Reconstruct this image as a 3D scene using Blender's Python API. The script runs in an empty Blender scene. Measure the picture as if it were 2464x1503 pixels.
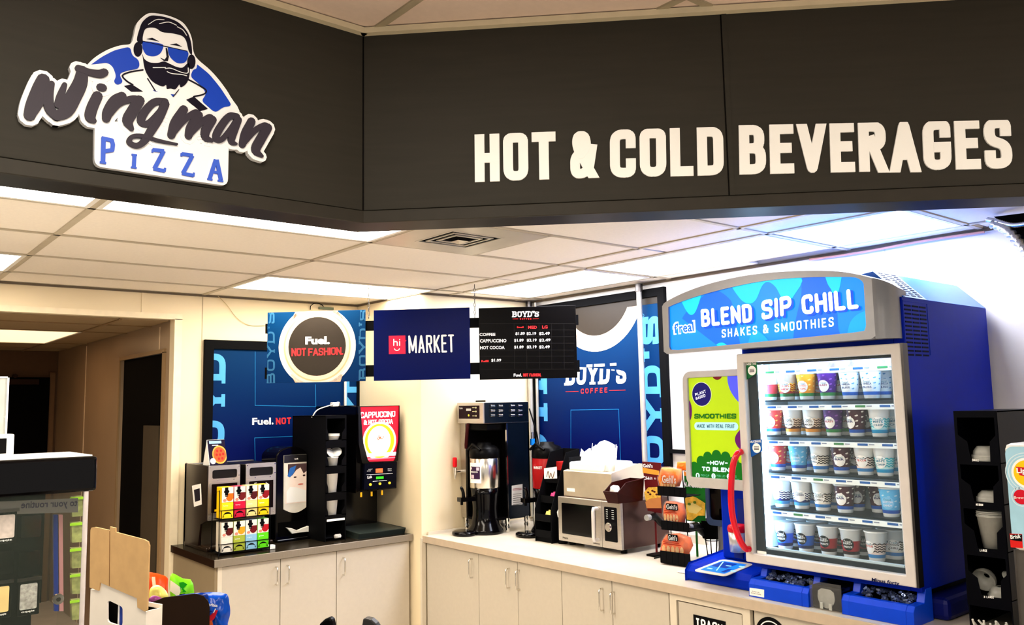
import bpy, math, random
from mathutils import Vector, Matrix, noise
random.seed(7)
C = bpy.context.scene.collection
SC = bpy.context.scene
# ------------------------------------------------------------------ camera
CW, CH = 2464.0, 1503.0
FPX, YAW, PIT, ROL = 2018.845, 0.879749, 0.1083, -0.0191170
CAM = Vector((-0.776, -3.46444, 1.78228))
_f = Vector((math.cos(PIT)*math.cos(YAW), math.cos(PIT)*math.sin(YAW), math.sin(PIT)))
_r = _f.cross(Vector((0, 0, 1))).normalized(); _u = _r.cross(_f)
_c, _s = math.cos(ROL), math.sin(ROL)
RT = _c*_r + _s*_u; UP = -_s*_r + _c*_u
cd = bpy.data.cameras.new('camera'); cam = bpy.data.objects.new('camera', cd); C.objects.link(cam)
cd.sensor_width = 36.0; cd.lens = FPX/CW*36.0; cd.clip_start = 0.05
mw = Matrix((RT, UP, -_f)).transposed().to_4x4(); mw.translation = CAM
cam.matrix_world = mw; SC.camera = cam
# ------------------------------------------------------------------ world, exposure
wd = bpy.data.worlds.new('store_ambience'); SC.world = wd; wd.use_nodes = True
wd.node_tree.nodes['Background'].inputs[0].default_value = (0.9, 0.86, 0.8, 1)
wd.node_tree.nodes['Background'].inputs[1].default_value = 0.38
SC.view_settings.view_transform = 'Standard'; SC.view_settings.look = 'None'
SC.view_settings.gamma = 1; SC.view_settings.use_curve_mapping = False
SC.view_settings.exposure = 0.92
L_PANEL, L_FRONT, L_HALL, L_FRZ, L_SIGN = 11.5, 7.0, 1.0, 20.0, .58

def ray(px, py):
    return (_f + RT*((px-CW/2)/FPX) + UP*((CH/2-py)/FPX))
def at(px, py, ax, v):          # point where the sight line of a photo pixel meets the plane axis=v
    d = ray(px, py); k = (v-CAM[ax])/d[ax]; return CAM + d*k
def X(px, py, v): return at(px, py, 0, v)
def Y(px, py, v): return at(px, py, 1, v)
def Z(px, py, v): return at(px, py, 2, v)

# ------------------------------------------------------------------ materials
def lin(c):
    return tuple(v**1.16 for v in _lin(c))
def _lin(c):
    return tuple(((x/255)/12.92 if x/255 <= .04045 else ((x/255+.055)/1.055)**2.4) for x in c)
MC = {}
def mat(name, col, rough=.5, metal=0., em=0., nz=.06, sc=20., alpha=1., bump=0., coat=0., stretch=None, emcol=None, trans=0.):
    if name in MC: return MC[name]
    m = bpy.data.materials.new(name); m.use_nodes = True; nt = m.node_tree
    b = nt.nodes['Principled BSDF']; c = lin(col)
    tc = nt.nodes.new('ShaderNodeTexCoord'); n = nt.nodes.new('ShaderNodeTexNoise'); n.inputs['Scale'].default_value = sc
    n.inputs['Detail'].default_value = 4
    if stretch:
        mp = nt.nodes.new('ShaderNodeMapping'); mp.inputs['Scale'].default_value = stretch
        nt.links.new(tc.outputs['Object'], mp.inputs[0]); nt.links.new(mp.outputs[0], n.inputs['Vector'])
    else: nt.links.new(tc.outputs['Object'], n.inputs['Vector'])
    r = nt.nodes.new('ShaderNodeMapRange'); r.inputs[1].default_value = .25; r.inputs[2].default_value = .75
    r.inputs[3].default_value = 1-nz; r.inputs[4].default_value = 1+nz
    nt.links.new(n.outputs['Fac'], r.inputs[0])
    mx = nt.nodes.new('ShaderNodeVectorMath'); mx.operation = 'SCALE'
    mx.inputs[0].default_value = c; nt.links.new(r.outputs[0], mx.inputs['Scale'])
    nt.links.new(mx.outputs[0], b.inputs['Base Color'])
    b.inputs['Specular IOR Level'].default_value = .5 if metal > .2 or sum(col) > 560 else (.06 if (sum(col) < 130 and rough > .13) or name.startswith('freezer_') else .2)
    b.inputs['Roughness'].default_value = rough; b.inputs['Metallic'].default_value = metal
    if em:
        b.inputs['Emission Color'].default_value = (*(lin(emcol) if emcol else c), 1); b.inputs['Emission Strength'].default_value = em
    if alpha < 1: b.inputs['Alpha'].default_value = alpha
    if coat: b.inputs['Coat Weight'].default_value = coat
    if trans: b.inputs['Transmission Weight'].default_value = trans; b.inputs['IOR'].default_value = 1.2
    if bump:
        bp = nt.nodes.new('ShaderNodeBump'); bp.inputs['Strength'].default_value = bump; bp.inputs['Distance'].default_value = .01
        nt.links.new(n.outputs['Fac'], bp.inputs['Height']); nt.links.new(bp.outputs[0], b.inputs['Normal'])
    m.diffuse_color = (*c, 1); MC[name] = m; return m
def col(rgb, rough=.45, **k):
    return mat('paint_%d_%d_%d_%d' % (*rgb, int(rough*100)), rgb, rough, nz=.03, **k)

WALL = mat('cream_wall', (234, 219, 188), .55, nz=.03, sc=3)
WALLR = mat('white_plaster', (238, 234, 230), .75, nz=.03, sc=6, bump=.15)
HALL = mat('hall_panel', (168, 146, 120), .35, nz=.05, sc=3)
TILE = mat('ceiling_tile', (238, 230, 218), .9, nz=.03, sc=60, bump=.1)
TEE = mat('tee_bar', (196, 186, 166), .5, nz=.04)
BLK = mat('black_plastic', (14, 13, 14), .32, nz=.1)
BLKM = mat('matte_black', (13, 13, 16), .7, nz=.1)
BLKG = mat('gloss_black', (9, 7, 9), .12, nz=.1)
VOID = mat('unlit_void', (6, 4, 4), .95, nz=.1)
STEEL = mat('brushed_steel', (206, 200, 192), .36, 1, nz=.08, sc=14, stretch=(1, 1, 30))
STEELD = mat('dark_steel', (96, 92, 90), .3, 1, nz=.12, sc=10)
CHROME = mat('chrome', (225, 222, 216), .15, 1, nz=.02)
WHITE = mat('white_plastic', (240, 238, 232), .4, nz=.02)
PAPER = mat('white_paper', (246, 244, 238), .8, nz=.02)
CAB = mat('cabinet_laminate', (196, 187, 172), .5, nz=.025, sc=40)
CABE = mat('cabinet_edge', (214, 204, 186), .5, nz=.03)
SOF = mat('soffit_panel', (57, 54, 47), .62, nz=.10, sc=4, stretch=(1, 1, 14), bump=.05)
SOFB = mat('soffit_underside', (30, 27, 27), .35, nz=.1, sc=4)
BLUE = mat('freezer_blue', (0, 50, 176), .35, nz=.05)
BLUEL = mat('bin_blue', (10, 78, 214), .35, nz=.05)
POSTB = mat('poster_blue', (0, 40, 96), .5, nz=.06, sc=1.5)
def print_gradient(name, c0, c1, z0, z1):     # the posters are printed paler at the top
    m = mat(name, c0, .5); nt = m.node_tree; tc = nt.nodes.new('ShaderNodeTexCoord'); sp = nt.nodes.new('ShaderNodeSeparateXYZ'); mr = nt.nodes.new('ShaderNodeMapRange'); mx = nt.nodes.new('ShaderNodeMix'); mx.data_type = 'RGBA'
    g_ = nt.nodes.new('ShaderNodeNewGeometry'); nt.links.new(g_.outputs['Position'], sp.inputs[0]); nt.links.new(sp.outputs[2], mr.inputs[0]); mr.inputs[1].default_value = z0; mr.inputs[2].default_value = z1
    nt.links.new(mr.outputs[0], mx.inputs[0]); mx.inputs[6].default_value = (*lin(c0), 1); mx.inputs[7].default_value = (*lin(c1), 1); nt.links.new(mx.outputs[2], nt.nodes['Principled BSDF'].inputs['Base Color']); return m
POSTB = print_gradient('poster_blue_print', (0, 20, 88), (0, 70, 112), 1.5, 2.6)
SKYB = mat('poster_light_blue', (92, 172, 226), .4, nz=.03)
RED = mat('red_print', (236, 62, 66), .45, nz=.03)
WT = mat('white_print', (248, 248, 246), .45, nz=.01)
GLASS = mat('clear_pane', (210, 230, 238), .03, alpha=.035, nz=0)
CLEAR = mat('clear_plastic', (225, 228, 228), .12, alpha=.28, nz=.05)
FROST = mat('frosted_plastic', (205, 205, 198), .3, alpha=.62, nz=.12, sc=40)

# ------------------------------------------------------------------ frames: 2-D drawing planes standing in the scene
def clip(pts, r):                            # keep the part of an outline inside a rectangle
    for ax, lim, sg in ((0, r[0], 1), (0, r[2], -1), (1, r[1], 1), (1, r[3], -1)):
        o = []
        for i in range(len(pts)):
            a, b = pts[i-1], pts[i]; ia = (a[ax]-lim)*sg >= 0; ib = (b[ax]-lim)*sg >= 0
            if ia != ib:
                t = (lim-a[ax])/(b[ax]-a[ax]); o.append((a[0]+(b[0]-a[0])*t, a[1]+(b[1]-a[1])*t))
            if ib: o.append(tuple(b))
        pts = o
        if not pts: return []
    return pts
class Fr:
    def __init__(s, o, u, n, v=(0, 0, 1)):
        s.o = Vector(o); s.u = Vector(u).normalized(); s.n = Vector(n).normalized(); s.v = Vector(v).normalized()
    def p(s, a, b, d=0.): return s.o + s.u*a + s.v*b + s.n*d
    def px(s, x, y):
        d = ray(x, y); k = (s.o-CAM).dot(s.n)/d.dot(s.n); q = CAM + d*k - s.o
        return (q.dot(s.u), q.dot(s.v))
    def pxs(s, pts): return [s.px(*q) for q in pts]
    def rect(s, x0, y0, x1, y1):           # rectangle whose corners 0 and 1 are seen at two pixels
        a = s.px(x0, y0); b = s.px(x1, y1)
        return (min(a[0], b[0]), min(a[1], b[1]), max(a[0], b[0]), max(a[1], b[1]))
class Zm:                                   # a frame read in the pixels of an enlarged crop of the photo
    def __init__(s, F, x0, y0, k): s.F, s.x0, s.y0, s.k = F, x0, y0, k
    def __call__(s, pts): return [s.F.px(s.x0+a/s.k, s.y0+b/s.k) for a, b in pts]
class Cone:                                 # drawing surface wrapped round a cup; u = arc length, v = height
    def __init__(s, c, r0, r1, h, a0=math.pi): s.c = Vector(c); s.r0, s.r1, s.h, s.a0 = r0, r1, h, a0
    def p(s, a, b, d=0.):
        r = s.r0+(s.r1-s.r0)*b/s.h + d; t = s.a0 + a/((s.r0+s.r1)/2)
        return s.c + Vector((r*math.cos(t), r*math.sin(t), b))
def FX(x, y=0, z=0): return Fr((x, y, z), (0, -1, 0), (-1, 0, 0))      # faces -X, u runs towards -Y (photo right)
def FY(y, x=0, z=0): return Fr((x, y, z), (1, 0, 0), (0, -1, 0))       # faces -Y, u runs towards +X
def FV(a, b):                               # vertical plane through two points, facing the viewer side
    a = Vector(a); b = Vector(b); u = (b-a); u.z = 0; u.normalize(); n = Vector((u.y, -u.x, 0))
    return Fr(a, u, n)

def rr(x0, y0, x1, y1, r, n=5):
    o = []
    r = min(r, (x1-x0)/2.001, (y1-y0)/2.001)
    for cx, cy, a in ((x1-r, y1-r, 0), (x0+r, y1-r, 90), (x0+r, y0+r, 180), (x1-r, y0+r, 270)):
        for i in range(n+1):
            t = math.radians(a+90*i/n); o.append((cx+r*math.cos(t), cy+r*math.sin(t)))
    return o
def ell(cx, cy, rx, ry, n=24, a0=0, a1=360):
    m = n if a1-a0 >= 360 else n+1
    return [(cx+rx*math.cos(math.radians(a0+(a1-a0)*i/n)), cy+ry*math.sin(math.radians(a0+(a1-a0)*i/n))) for i in range(m)]
def fillet(pts, r, n=5):
    o = [pts[0]]
    for i in range(1, len(pts)-1):
        p, a, b = Vector(pts[i]), Vector(pts[i-1]), Vector(pts[i+1])
        da, db = a-p, b-p; k = min(r, da.length*.5, db.length*.5)
        A = p+da.normalized()*k; B = p+db.normalized()*k
        for j in range(n+1):
            t = j/n; q = A*(1-t)**2 + p*2*t*(1-t) + B*t*t; o.append((q.x, q.y))
    o.append(pts[-1]); return o
def spl(pts, n=5):                          # Catmull-Rom through points of any dimension
    P = [Vector(q) for q in pts]; P = [P[0]*2-P[1]]+P+[P[-1]*2-P[-2]]; o = []
    for i in range(1, len(P)-2):
        for j in range(n):
            t = j/n; a, b, c, d = P[i-1], P[i], P[i+1], P[i+2]
            o.append(tuple(.5*((2*b)+(c-a)*t+(2*a-5*b+4*c-d)*t*t+(3*b-a-3*c+d)*t**3)))
    o.append(tuple(P[-2])); return o

# ------------------------------------------------------------------ stroke alphabet (centre lines on a unit box, width)
GL = {
 'A': (.50, [[(0, 0), (.5, 1), (1, 0)], [(.2, .27), (.8, .27)]], 0), 'B': (.47, [[(0, 0), (0, 1)], [(0, 1), (.92, 1), (.92, .53), (0, .53)], [(0, .53), (1, .53), (1, 0), (0, 0)]], 1),
 'C': (.46, [[(1, .76), (1, 1), (0, 1), (0, 0), (1, 0), (1, .24)]], 1), 'D': (.46, [[(0, 0), (0, 1)], [(0, 1), (1, 1), (1, 0), (0, 0)]], 1),
 'E': (.40, [[(0, 0), (0, 1)], [(0, 1), (1, 1)], [(0, .52), (.85, .52)], [(0, 0), (1, 0)]], 0), 'F': (.40, [[(0, 0), (0, 1)], [(0, 1), (1, 1)], [(0, .5), (.85, .5)]], 0),
 'G': (.47, [[(1, .8), (1, 1), (0, 1), (0, 0), (1, 0), (1, .44)], [(1, .44), (.62, .44)]], 1), 'H': (.47, [[(0, 0), (0, 1)], [(1, 0), (1, 1)], [(0, .5), (1, .5)]], 0),
 'I': (.0, [[(.5, 0), (.5, 1)]], 0), 'K': (.48, [[(0, 0), (0, 1)], [(1, 1), (.1, .42)], [(.3, .56), (1, 0)]], 0), 'L': (.38, [[(0, 1), (0, 0)], [(0, 0), (1, 0)]], 0),
 'M': (.66, [[(0, 0), (0, 1)], [(0, 1), (.5, .12)], [(.5, .12), (1, 1)], [(1, 1), (1, 0)]], 0), 'N': (.48, [[(0, 0), (0, 1)], [(0, 1), (1, 0)], [(1, 0), (1, 1)]], 0),
 'O': (.47, [[(.5, 1), (1, 1), (1, 0), (0, 0), (0, 1), (.5, 1)]], 1), 'P': (.45, [[(0, 0), (0, 1)], [(0, 1), (1, 1), (1, .45), (0, .45)]], 1),
 'R': (.47, [[(0, 0), (0, 1)], [(0, 1), (1, 1), (1, .5), (0, .5)], [(.55, .5), (1, 0)]], 1), 'S': (.45, [[(1, .8), (1, 1), (0, 1), (0, .56), (1, .46), (1, 0), (0, 0), (0, .2)]], 1),
 'T': (.44, [[(0, 1), (1, 1)], [(.5, 1), (.5, 0)]], 0), 'U': (.47, [[(0, 1), (0, 0), (1, 0), (1, 1)]], 1), 'V': (.5, [[(0, 1), (.5, 0), (1, 1)]], 0),
 'W': (.72, [[(0, 1), (.25, 0), (.5, .8)], [(.5, .8), (.75, 0), (1, 1)]], 0), 'X': (.5, [[(0, 0), (1, 1)], [(0, 1), (1, 0)]], 0), 'Y': (.52, [[(0, 1), (.5, .45), (1, 1)], [(.5, .45), (.5, 0)]], 0),
 'Z': (.44, [[(0, 1), (1, 1), (0, 0), (1, 0)]], 0), '&': (.56, [[(1, .5), (.85, .12), (.5, 0), (.1, 0), (0, .1), (0, .45), (.6, .62), (.72, .78), (.62, 1), (.2, 1), (.12, .8), (.25, .6), (1, 0)]], 1),
 '.': (.0, [[(.5, 0), (.5, .02)]], 0), "'": (.0, [[(.5, 1), (.5, .82)]], 0), '-': (.25, [[(0, .48), (1, .48)]], 0), 'h': (.4, [[(0, 0), (0, 1)], [(0, .6), (1, .66), (1, 0)]], 1), 'i': (.0, [[(.5, 0), (.5, .62)], [(.5, .95), (.5, .96)]], 0),
 ' ': (.12, [], 0)}
_bf = {}
def bfont(s, bold=0.):
    k = (s, bold)
    if k in _bf: return _bf[k]
    cu = bpy.data.curves.new('t', 'FONT'); cu.body = s; cu.offset = bold; cu.resolution_u = 2
    ob = bpy.data.objects.new('t', cu); C.objects.link(ob)
    dg = bpy.context.evaluated_depsgraph_get(); me = bpy.data.meshes.new_from_object(ob.evaluated_get(dg))
    V = [(v.co.x, v.co.y) for v in me.vertices]; P = [tuple(p.vertices) for p in me.polygons]
    bpy.data.objects.remove(ob); bpy.data.meshes.remove(me)
    x0 = min(v[0] for v in V); x1 = max(v[0] for v in V); y0 = min(v[1] for v in V); y1 = max(v[1] for v in V)
    _bf[k] = ([((a-x0)/(x1-x0), (b-y0)/(y1-y0)) for a, b in V], P, (x1-x0)/(y1-y0)); return _bf[k]

# ------------------------------------------------------------------ geometry builder (world coordinates)
ROOT = {}
class G:
    def __init__(s): s.V = []; s.F = []; s.M = []; s.S = []; s.m = None; s.T = None; s.k = 0
    def use(s, m): s.m = m; return s
    def add(s, vs, fs, sm=False):
        k = len(s.V)
        s.V += [(s.T @ Vector(v)) if s.T else Vector(v) for v in vs]
        for f in fs: s.F.append([i+k for i in f]); s.M.append(s.m); s.S.append(sm)
        return s
    def box(s, x0, x1, y0, y1, z0, z1):
        v = [(x, y, z) for x in (x0, x1) for y in (y0, y1) for z in (z0, z1)]
        return s.add(v, [(0, 1, 3, 2), (4, 6, 7, 5), (0, 4, 5, 1), (2, 3, 7, 6), (0, 2, 6, 4), (1, 5, 7, 3)])
    def fbox(s, F, r, d0, d1):               # box on a frame: r = (u0, v0, u1, v1), depth d0..d1 along its normal
        u0, v0, u1, v1 = r
        v = [F.p(a, b, d) for a in (u0, u1) for b in (v0, v1) for d in (d0, d1)]
        return s.add(v, [(0, 1, 3, 2), (4, 6, 7, 5), (0, 4, 5, 1), (2, 3, 7, 6), (0, 2, 6, 4), (1, 5, 7, 3)])
    def flat(s, F, pts, d=.0006):
        return s.add([F.p(a, b, d) for a, b in pts], [list(range(len(pts)))])
    def fan(s, F, pts, d=.0006):             # fan about the middle: follows a curved frame
        cx = sum(p[0] for p in pts)/len(pts); cy = sum(p[1] for p in pts)/len(pts); n = len(pts)
        mid = [((a+cx)/2, (b+cy)/2) for a, b in pts]
        v = [F.p(a, b, d) for a, b in pts]+[F.p(a, b, d) for a, b in mid]+[F.p(cx, cy, d)]
        return s.add(v, [(i, (i+1) % n, n+(i+1) % n, n+i) for i in range(n)]+[(n+i, n+(i+1) % n, 2*n) for i in range(n)])
    def prism(s, F, pts, d0, d1, back=True):
        n = len(pts); v = [F.p(a, b, d0) for a, b in pts]+[F.p(a, b, d1) for a, b in pts]
        f = [list(range(n, 2*n))]+([list(range(n))[::-1]] if back else [])+[(i, (i+1) % n, n+(i+1) % n, n+i) for i in range(n)]
        return s.add(v, f)
    def ring(s, F, A, B, d0, d1):            # plate between two outlines of equal count
        n = len(A); v = [F.p(a, b, d) for d in (d0, d1) for L in (A, B) for a, b in L]; f = []
        for i in range(n):
            j = (i+1) % n
            f += [(2*n+i, 2*n+j, 3*n+j, 3*n+i), (i, n+i, n+j, j), (i, j, 2*n+j, 2*n+i), (n+i, 3*n+i, 3*n+j, n+j)]
        return s.add(v, f)
    def rframe(s, F, r, w, d0, d1, rad=.0, rin=None, n=4):
        u0, v0, u1, v1 = r; w = w if isinstance(w, tuple) else (w,)*4
        rad = max(rad, 1e-4); rin = max(rad-w[0], 1e-4) if rin is None else rin
        return s.ring(F, rr(u0, v0, u1, v1, rad, n), rr(u0+w[0], v0+w[1], u1-w[2], v1-w[3], rin, n), d0, d1)
    def cyl(s, a, b, r0, r1=None, n=20, caps=True):
        r1 = r0 if r1 is None else r1; a = Vector(a); b = Vector(b); z = (b-a).normalized()
        x = z.cross(Vector((0, 0, 1)) if abs(z.z) < .9 else Vector((1, 0, 0))).normalized(); y = z.cross(x)
        cs = [x*math.cos(2*math.pi*i/n)+y*math.sin(2*math.pi*i/n) for i in range(n)]
        A = [a+c*r0 for c in cs]; B = [b+c*r1 for c in cs]
        s.add(A+B, [(i, (i+1) % n, n+(i+1) % n, n+i) for i in range(n)], True)
        if caps: s.add(A, [list(range(n))]); s.add(B, [list(range(n))])
        return s
    def lathe(s, c, prof, n=24, sm=True, sx=1, sy=1):
        c = Vector(c); v = [c+Vector((sx*r*math.cos(2*math.pi*i/n), sy*r*math.sin(2*math.pi*i/n), h)) for r, h in prof for i in range(n)]
        f = [(k*n+i, k*n+(i+1) % n, (k+1)*n+(i+1) % n, (k+1)*n+i) for k in range(len(prof)-1) for i in range(n)]
        return s.add(v, f, sm)
    def tube(s, pts, r, n=8, caps=True):
        P = [Vector(p) for p in pts]; rings = []; up = None
        R = r if isinstance(r, (list, tuple)) else [r]*len(P)
        for i, p in enumerate(P):
            t = (P[min(i+1, len(P)-1)]-P[max(i-1, 0)]).normalized()
            if up is None: up = t.cross(Vector((0, 0, 1)) if abs(t.z) < .9 else Vector((1, 0, 0))).normalized()
            x = (up-t*up.dot(t)).normalized(); up = x; y = t.cross(x)
            rings.append([p+(x*math.cos(2*math.pi*j/n)+y*math.sin(2*math.pi*j/n))*R[i] for j in range(n)])
        v = [q for g in rings for q in g]
        f = [(k*n+i, k*n+(i+1) % n, (k+1)*n+(i+1) % n, (k+1)*n+i) for k in range(len(P)-1) for i in range(n)]
        s.add(v, f, True)
        if caps: s.add(rings[0], [list(range(n))]); s.add(rings[-1], [list(range(n))])
        return s
    def stroke(s, F, pts, w, d0=None, d1=.0006, cap='sq', disc=True, band=None):
        P = [Vector(q[:2]) for q in pts]; W = w if isinstance(w, (list, tuple)) else [w]*len(P)
        if len(W) != len(P): W = [W[0]+(W[-1]-W[0])*i/(len(P)-1) for i in range(len(P))]
        def put(pl):
            s.k = (s.k+1) % 160; e = s.k*1.6e-5
            if band:
                o_, ey_, eh_ = band; L = [((Vector(q)-o_).dot(Vector((ey_.y, -ey_.x))), (Vector(q)-o_).dot(ey_)) for q in pl]
                L = clip(L, (-99, 0, 99, eh_))
                if len(L) < 3: return
                pl = [o_+Vector((ey_.y, -ey_.x))*a_+ey_*b_ for a_, b_ in L]
            if d0 is not None: s.prism(F, pl, d0, d1+e, False)
            else: s.flat(F, pl, d1+e)
        for i in range(len(P)-1):
            a, b = P[i], P[i+1]; t = b-a
            if t.length < 1e-7: continue
            t.normalize(); n = Vector((-t.y, t.x))
            if cap == 'sq':
                ke = 1.1 if band and min(abs(t.dot(band[1])), abs(t.dot(Vector((band[1].y, -band[1].x))))) > .15 else .5
                if i == 0: a = a-t*W[0]*ke
                if i == len(P)-2: b = b+t*W[-1]*ke
            put([a-n*W[i]/2, b-n*W[i+1]/2, b+n*W[i+1]/2, a+n*W[i]/2])
        for i in range(len(P)):
            if (0 < i < len(P)-1 and disc) or (cap == 'rd' and i in (0, len(P)-1)):
                put(ell(P[i].x, P[i].y, W[i]/2, W[i]/2, 10))
        return s
    def text(s, F, txt, BL, BR, TL, t=.2, cap='sq', d0=None, d1=.0006, slab=False, gap=.14, one=None):
        BL, BR, TL = Vector(BL), Vector(BR), Vector(TL); ew = (BR-BL).length; eh = (TL-BL).length
        adv = [GL[c][0]+t for c in txt]; tot = sum(adv)+gap*(len(txt)-1); kx = ew/eh/tot if eh else 1
        ex = (BR-BL)/ew; ey = (TL-BL)/eh; x = 0
        for ci, c in enumerate(txt):
            w, L, rd = GL[c]; bw = (w+t)*kx-t
            if one is not None and ci != one: x += (w+t+gap)*kx; continue
            for pl in L:
                q = [((x+t/2+a*max(bw, 0))if w else (x+(w+t)*kx/2), t/2+b*(1-t)) for a, b in pl]
                if rd: q = fillet(q, .34*min(1, (max(bw, .1)+.001)*2))
                q2 = [BL+ex*(a*eh)+ey*(b*eh) for a, b in q]
                s.stroke(F, q2, t*eh, d0, d1, cap, band=(BL, ey, eh) if cap == 'sq' else None)
                if slab:
                    for (a, b), (a2, b2) in ((q[0], q[1]), (q[-1], q[-2])):
                        if (abs(b-t/2) < .02 or abs(b-1+t/2) < .02) and abs(b2-b) > .02:
                            cc = t*.3 if b < .5 else 1-t*.3
                            s.stroke(F, [BL+ex*((a-t*.95)*eh)+ey*(cc*eh), BL+ex*((a+t*.95)*eh)+ey*(cc*eh)], t*.6*eh, d0, d1+.0001, 'bt')
            x += (w+t+gap)*kx
        return s
    def btext(s, F, txt, BL, BR, TL, bold=.0, d=.0006):
        V, P, asp = bfont(txt, bold); BL, BR, TL = Vector(BL), Vector(BR), Vector(TL); ex = BR-BL; ey = TL-BL
        return s.add([F.p(*(BL+ex*a+ey*b), d) for a, b in V], P)
    def bt(s, F, txt, x0, y0, x1, y1, bold=.0, d=.0006): return s.btext(F, txt, (x0, y0), (x1, y0), (x0, y1), bold, d)
    def pillow(s, F, pts, th, d=0., wr=.0, prof=((1, 0), (.93, .25), (.75, .7), (.45, .95), (.2, 1))):
        n = len(pts); cx = sum(p[0] for p in pts)/n; cy = sum(p[1] for p in pts)/n
        for sg in (1, -1):
            v = []
            for k, h in prof:
                for a, b in pts:
                    u, w = cx+(a-cx)*k, cy+(b-cy)*k; z = h*th*(1+wr*noise.noise(Vector((u*45, w*45, sg*3))))
                    v.append(F.p(u, w, d+sg*z+wr*.006*noise.noise(Vector((u*90, w*90, 5)))))
            v.append(F.p(cx, cy, d+sg*th*prof[-1][1]))
            m = len(prof); f = [(k*n+i, k*n+(i+1) % n, (k+1)*n+(i+1) % n, (k+1)*n+i) for k in range(m-1) for i in range(n)]
            f += [((m-1)*n+i, (m-1)*n+(i+1) % n, m*n) for i in range(n)]
            s.add(v, f, True)
        return s
    def build(s, name, parent=None, m=None, bev=0.):
        me = bpy.data.meshes.new(name); M = ROOT.get(parent.name) if parent else None
        V = [(M @ v) for v in s.V] if M else s.V
        me.from_pydata([tuple(v) for v in V], [], s.F)
        ms = []
        for x in s.M:
            x = x or m
            if x not in ms: ms.append(x)
        for x in ms: me.materials.append(x)
        me.polygons.foreach_set('material_index', [ms.index(x or m) for x in s.M])
        me.polygons.foreach_set('use_smooth', s.S); me.update()
        o = bpy.data.objects.new(name, me); C.objects.link(o)
        if parent: o.parent = parent; ROOT[o.name] = M
        if bev:
            b = o.modifiers.new('bevel', 'BEVEL'); b.width = bev; b.segments = 2; b.limit_method = 'ANGLE'; b.angle_limit = .9
        return o
def thing(name, label, cat, loc=(0, 0, 0), group=None):
    o = bpy.data.objects.new(name, None); C.objects.link(o); o.location = loc; o.empty_display_size = .05
    o['label'] = label; o['category'] = cat
    if group: o['group'] = group
    ROOT[o.name] = Matrix.Translation(-Vector(loc)); return o
def tag(o, label, cat, group=None):
    o['label'] = label; o['category'] = cat
    if group: o['group'] = group
    return o
def struct(name, g, m=None, parent=None, bev=0):
    o = g.build(name, parent, m, bev)
    if not parent: o['kind'] = 'structure'
    return o
def letters(parent, F, txt, P, t=.2, m=None, name='letter', tr=None, **k):
    for i, ch in enumerate(txt):
        if ch == ' ': continue
        g = G(); g.text(F, txt, *P, t, one=i, **k)
        if tr: trim(g, F, tr)
        if g.F: g.build(name, parent, m)
def dup(root, loc, label, group=None):
    r = root.copy(); C.objects.link(r); r.location = loc; r['label'] = label
    if group: r['group'] = group
    for ch in list(root.children):
        c = ch.copy(); C.objects.link(c); c.parent = r
        for g in ch.children:
            d = g.copy(); C.objects.link(d); d.parent = c
    return r
def cflat(g, F, pts, r, d):
    q = clip(pts, r)
    if len(q) > 2: g.flat(F, q, d)
# ================================================================== SETTING
ZC, S = 2.56, .6096
XW, YW, XP, YP, XJ = 3.42, 2.25, 2.406, 1.38, 1.037
CT = .915
g = G(); g.box(-4, 4.2, -6.5, 6, -.05, 0); struct('floor', g, mat('floor_vinyl', (214, 204, 190), .35, nz=.12, sc=6))
g = G(); g.box(XJ, XP, YW, YW+.1, 0, 2.7); g.box(-3.2, XJ, YW, YW+.1, 2.387, 2.7); g.box(-3.2, -1.0, YW, YW+.1, 0, 2.387)
wb = struct('wall_back', g, WALL)
g = G(); g.box(1.215, 1.219, YW-.003, YW, .9, 2.56); g.build('panel_seam', wb, mat('seam', (196, 182, 156), .6))
g = G(); g.box(.82, .85, YW-.005, YW, 2.40, 2.56); g.build('joint_cover', wb, WALL)
g = G(); g.box(XP, XW+.1, YP, YW+.1, 0, 2.7); struct('wall_pillar', g, WALL, bev=.004)
g = G(); g.box(XW, XW+.1, -5.5, YP, 0, 2.7); wr = struct('wall_right', g, WALLR)
g = G(); g.box(XW-.003, XW, -1.41, -1.404, 1.9, 2.56); g.build('panel_seam', wr, mat('seam2', (214, 208, 204), .7))
# trim round the hallway opening and below the wall cap
g = G(); g.box(XJ-.004, XJ+.045, YW-.006, YW, 0, 2.387); g.box(-1.0, XJ+.045, YW-.006, YW, 2.383, 2.42); struct('trim_1', g, mat('trim_cream', (240, 226, 198), .5))
g = G(); g.box(XP-.012, XP+.02, YP-.02, YP+.0, 0, .9); struct('trim_2', g, CABE)
g = G(); g.box(-1.0, 4.0, YW-.008, YW, 2.548, 2.56); g.box(XP-.008, XP, YP, YW, 2.548, 2.56); g.box(XP-.008, XW, YP-.008, YP, 2.548, 2.56); g.box(XW-.01, XW, -4, YP, 2.545, 2.56)
struct('trim_3', g, mat('wall_angle', (120, 108, 92), .6))
# hallway
g = G(); g.box(XJ, XJ+.1, YW+.1, 2.465, 0, 2.7); g.box(XJ, XJ+.1, 3.513, 6, 0, 2.7); g.box(XJ, XJ+.1, 2.465, 3.513, 2.178, 2.7)
hr = struct('wall_hall_right', g, HALL)
for y in (2.56, 4.62): 
    g = G(); g.box(XJ-.004, XJ, y, y+.014, 2.2 if y < 3 else 0, 2.36); g.build('panel_seam', hr, mat('seam3', (220, 200, 170), .5))
g = G(); g.box(-1.1, 1.1, 5.75, 5.85, 0, 2.7); struct('wall_hall_end', g, mat('hall_end', (104, 78, 54), .6, nz=.05))
g = G(); g.box(-1.1, -1.0, YW+.1, 5.8, 0, 2.7); struct('wall_hall_left', g, HALL)
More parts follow.
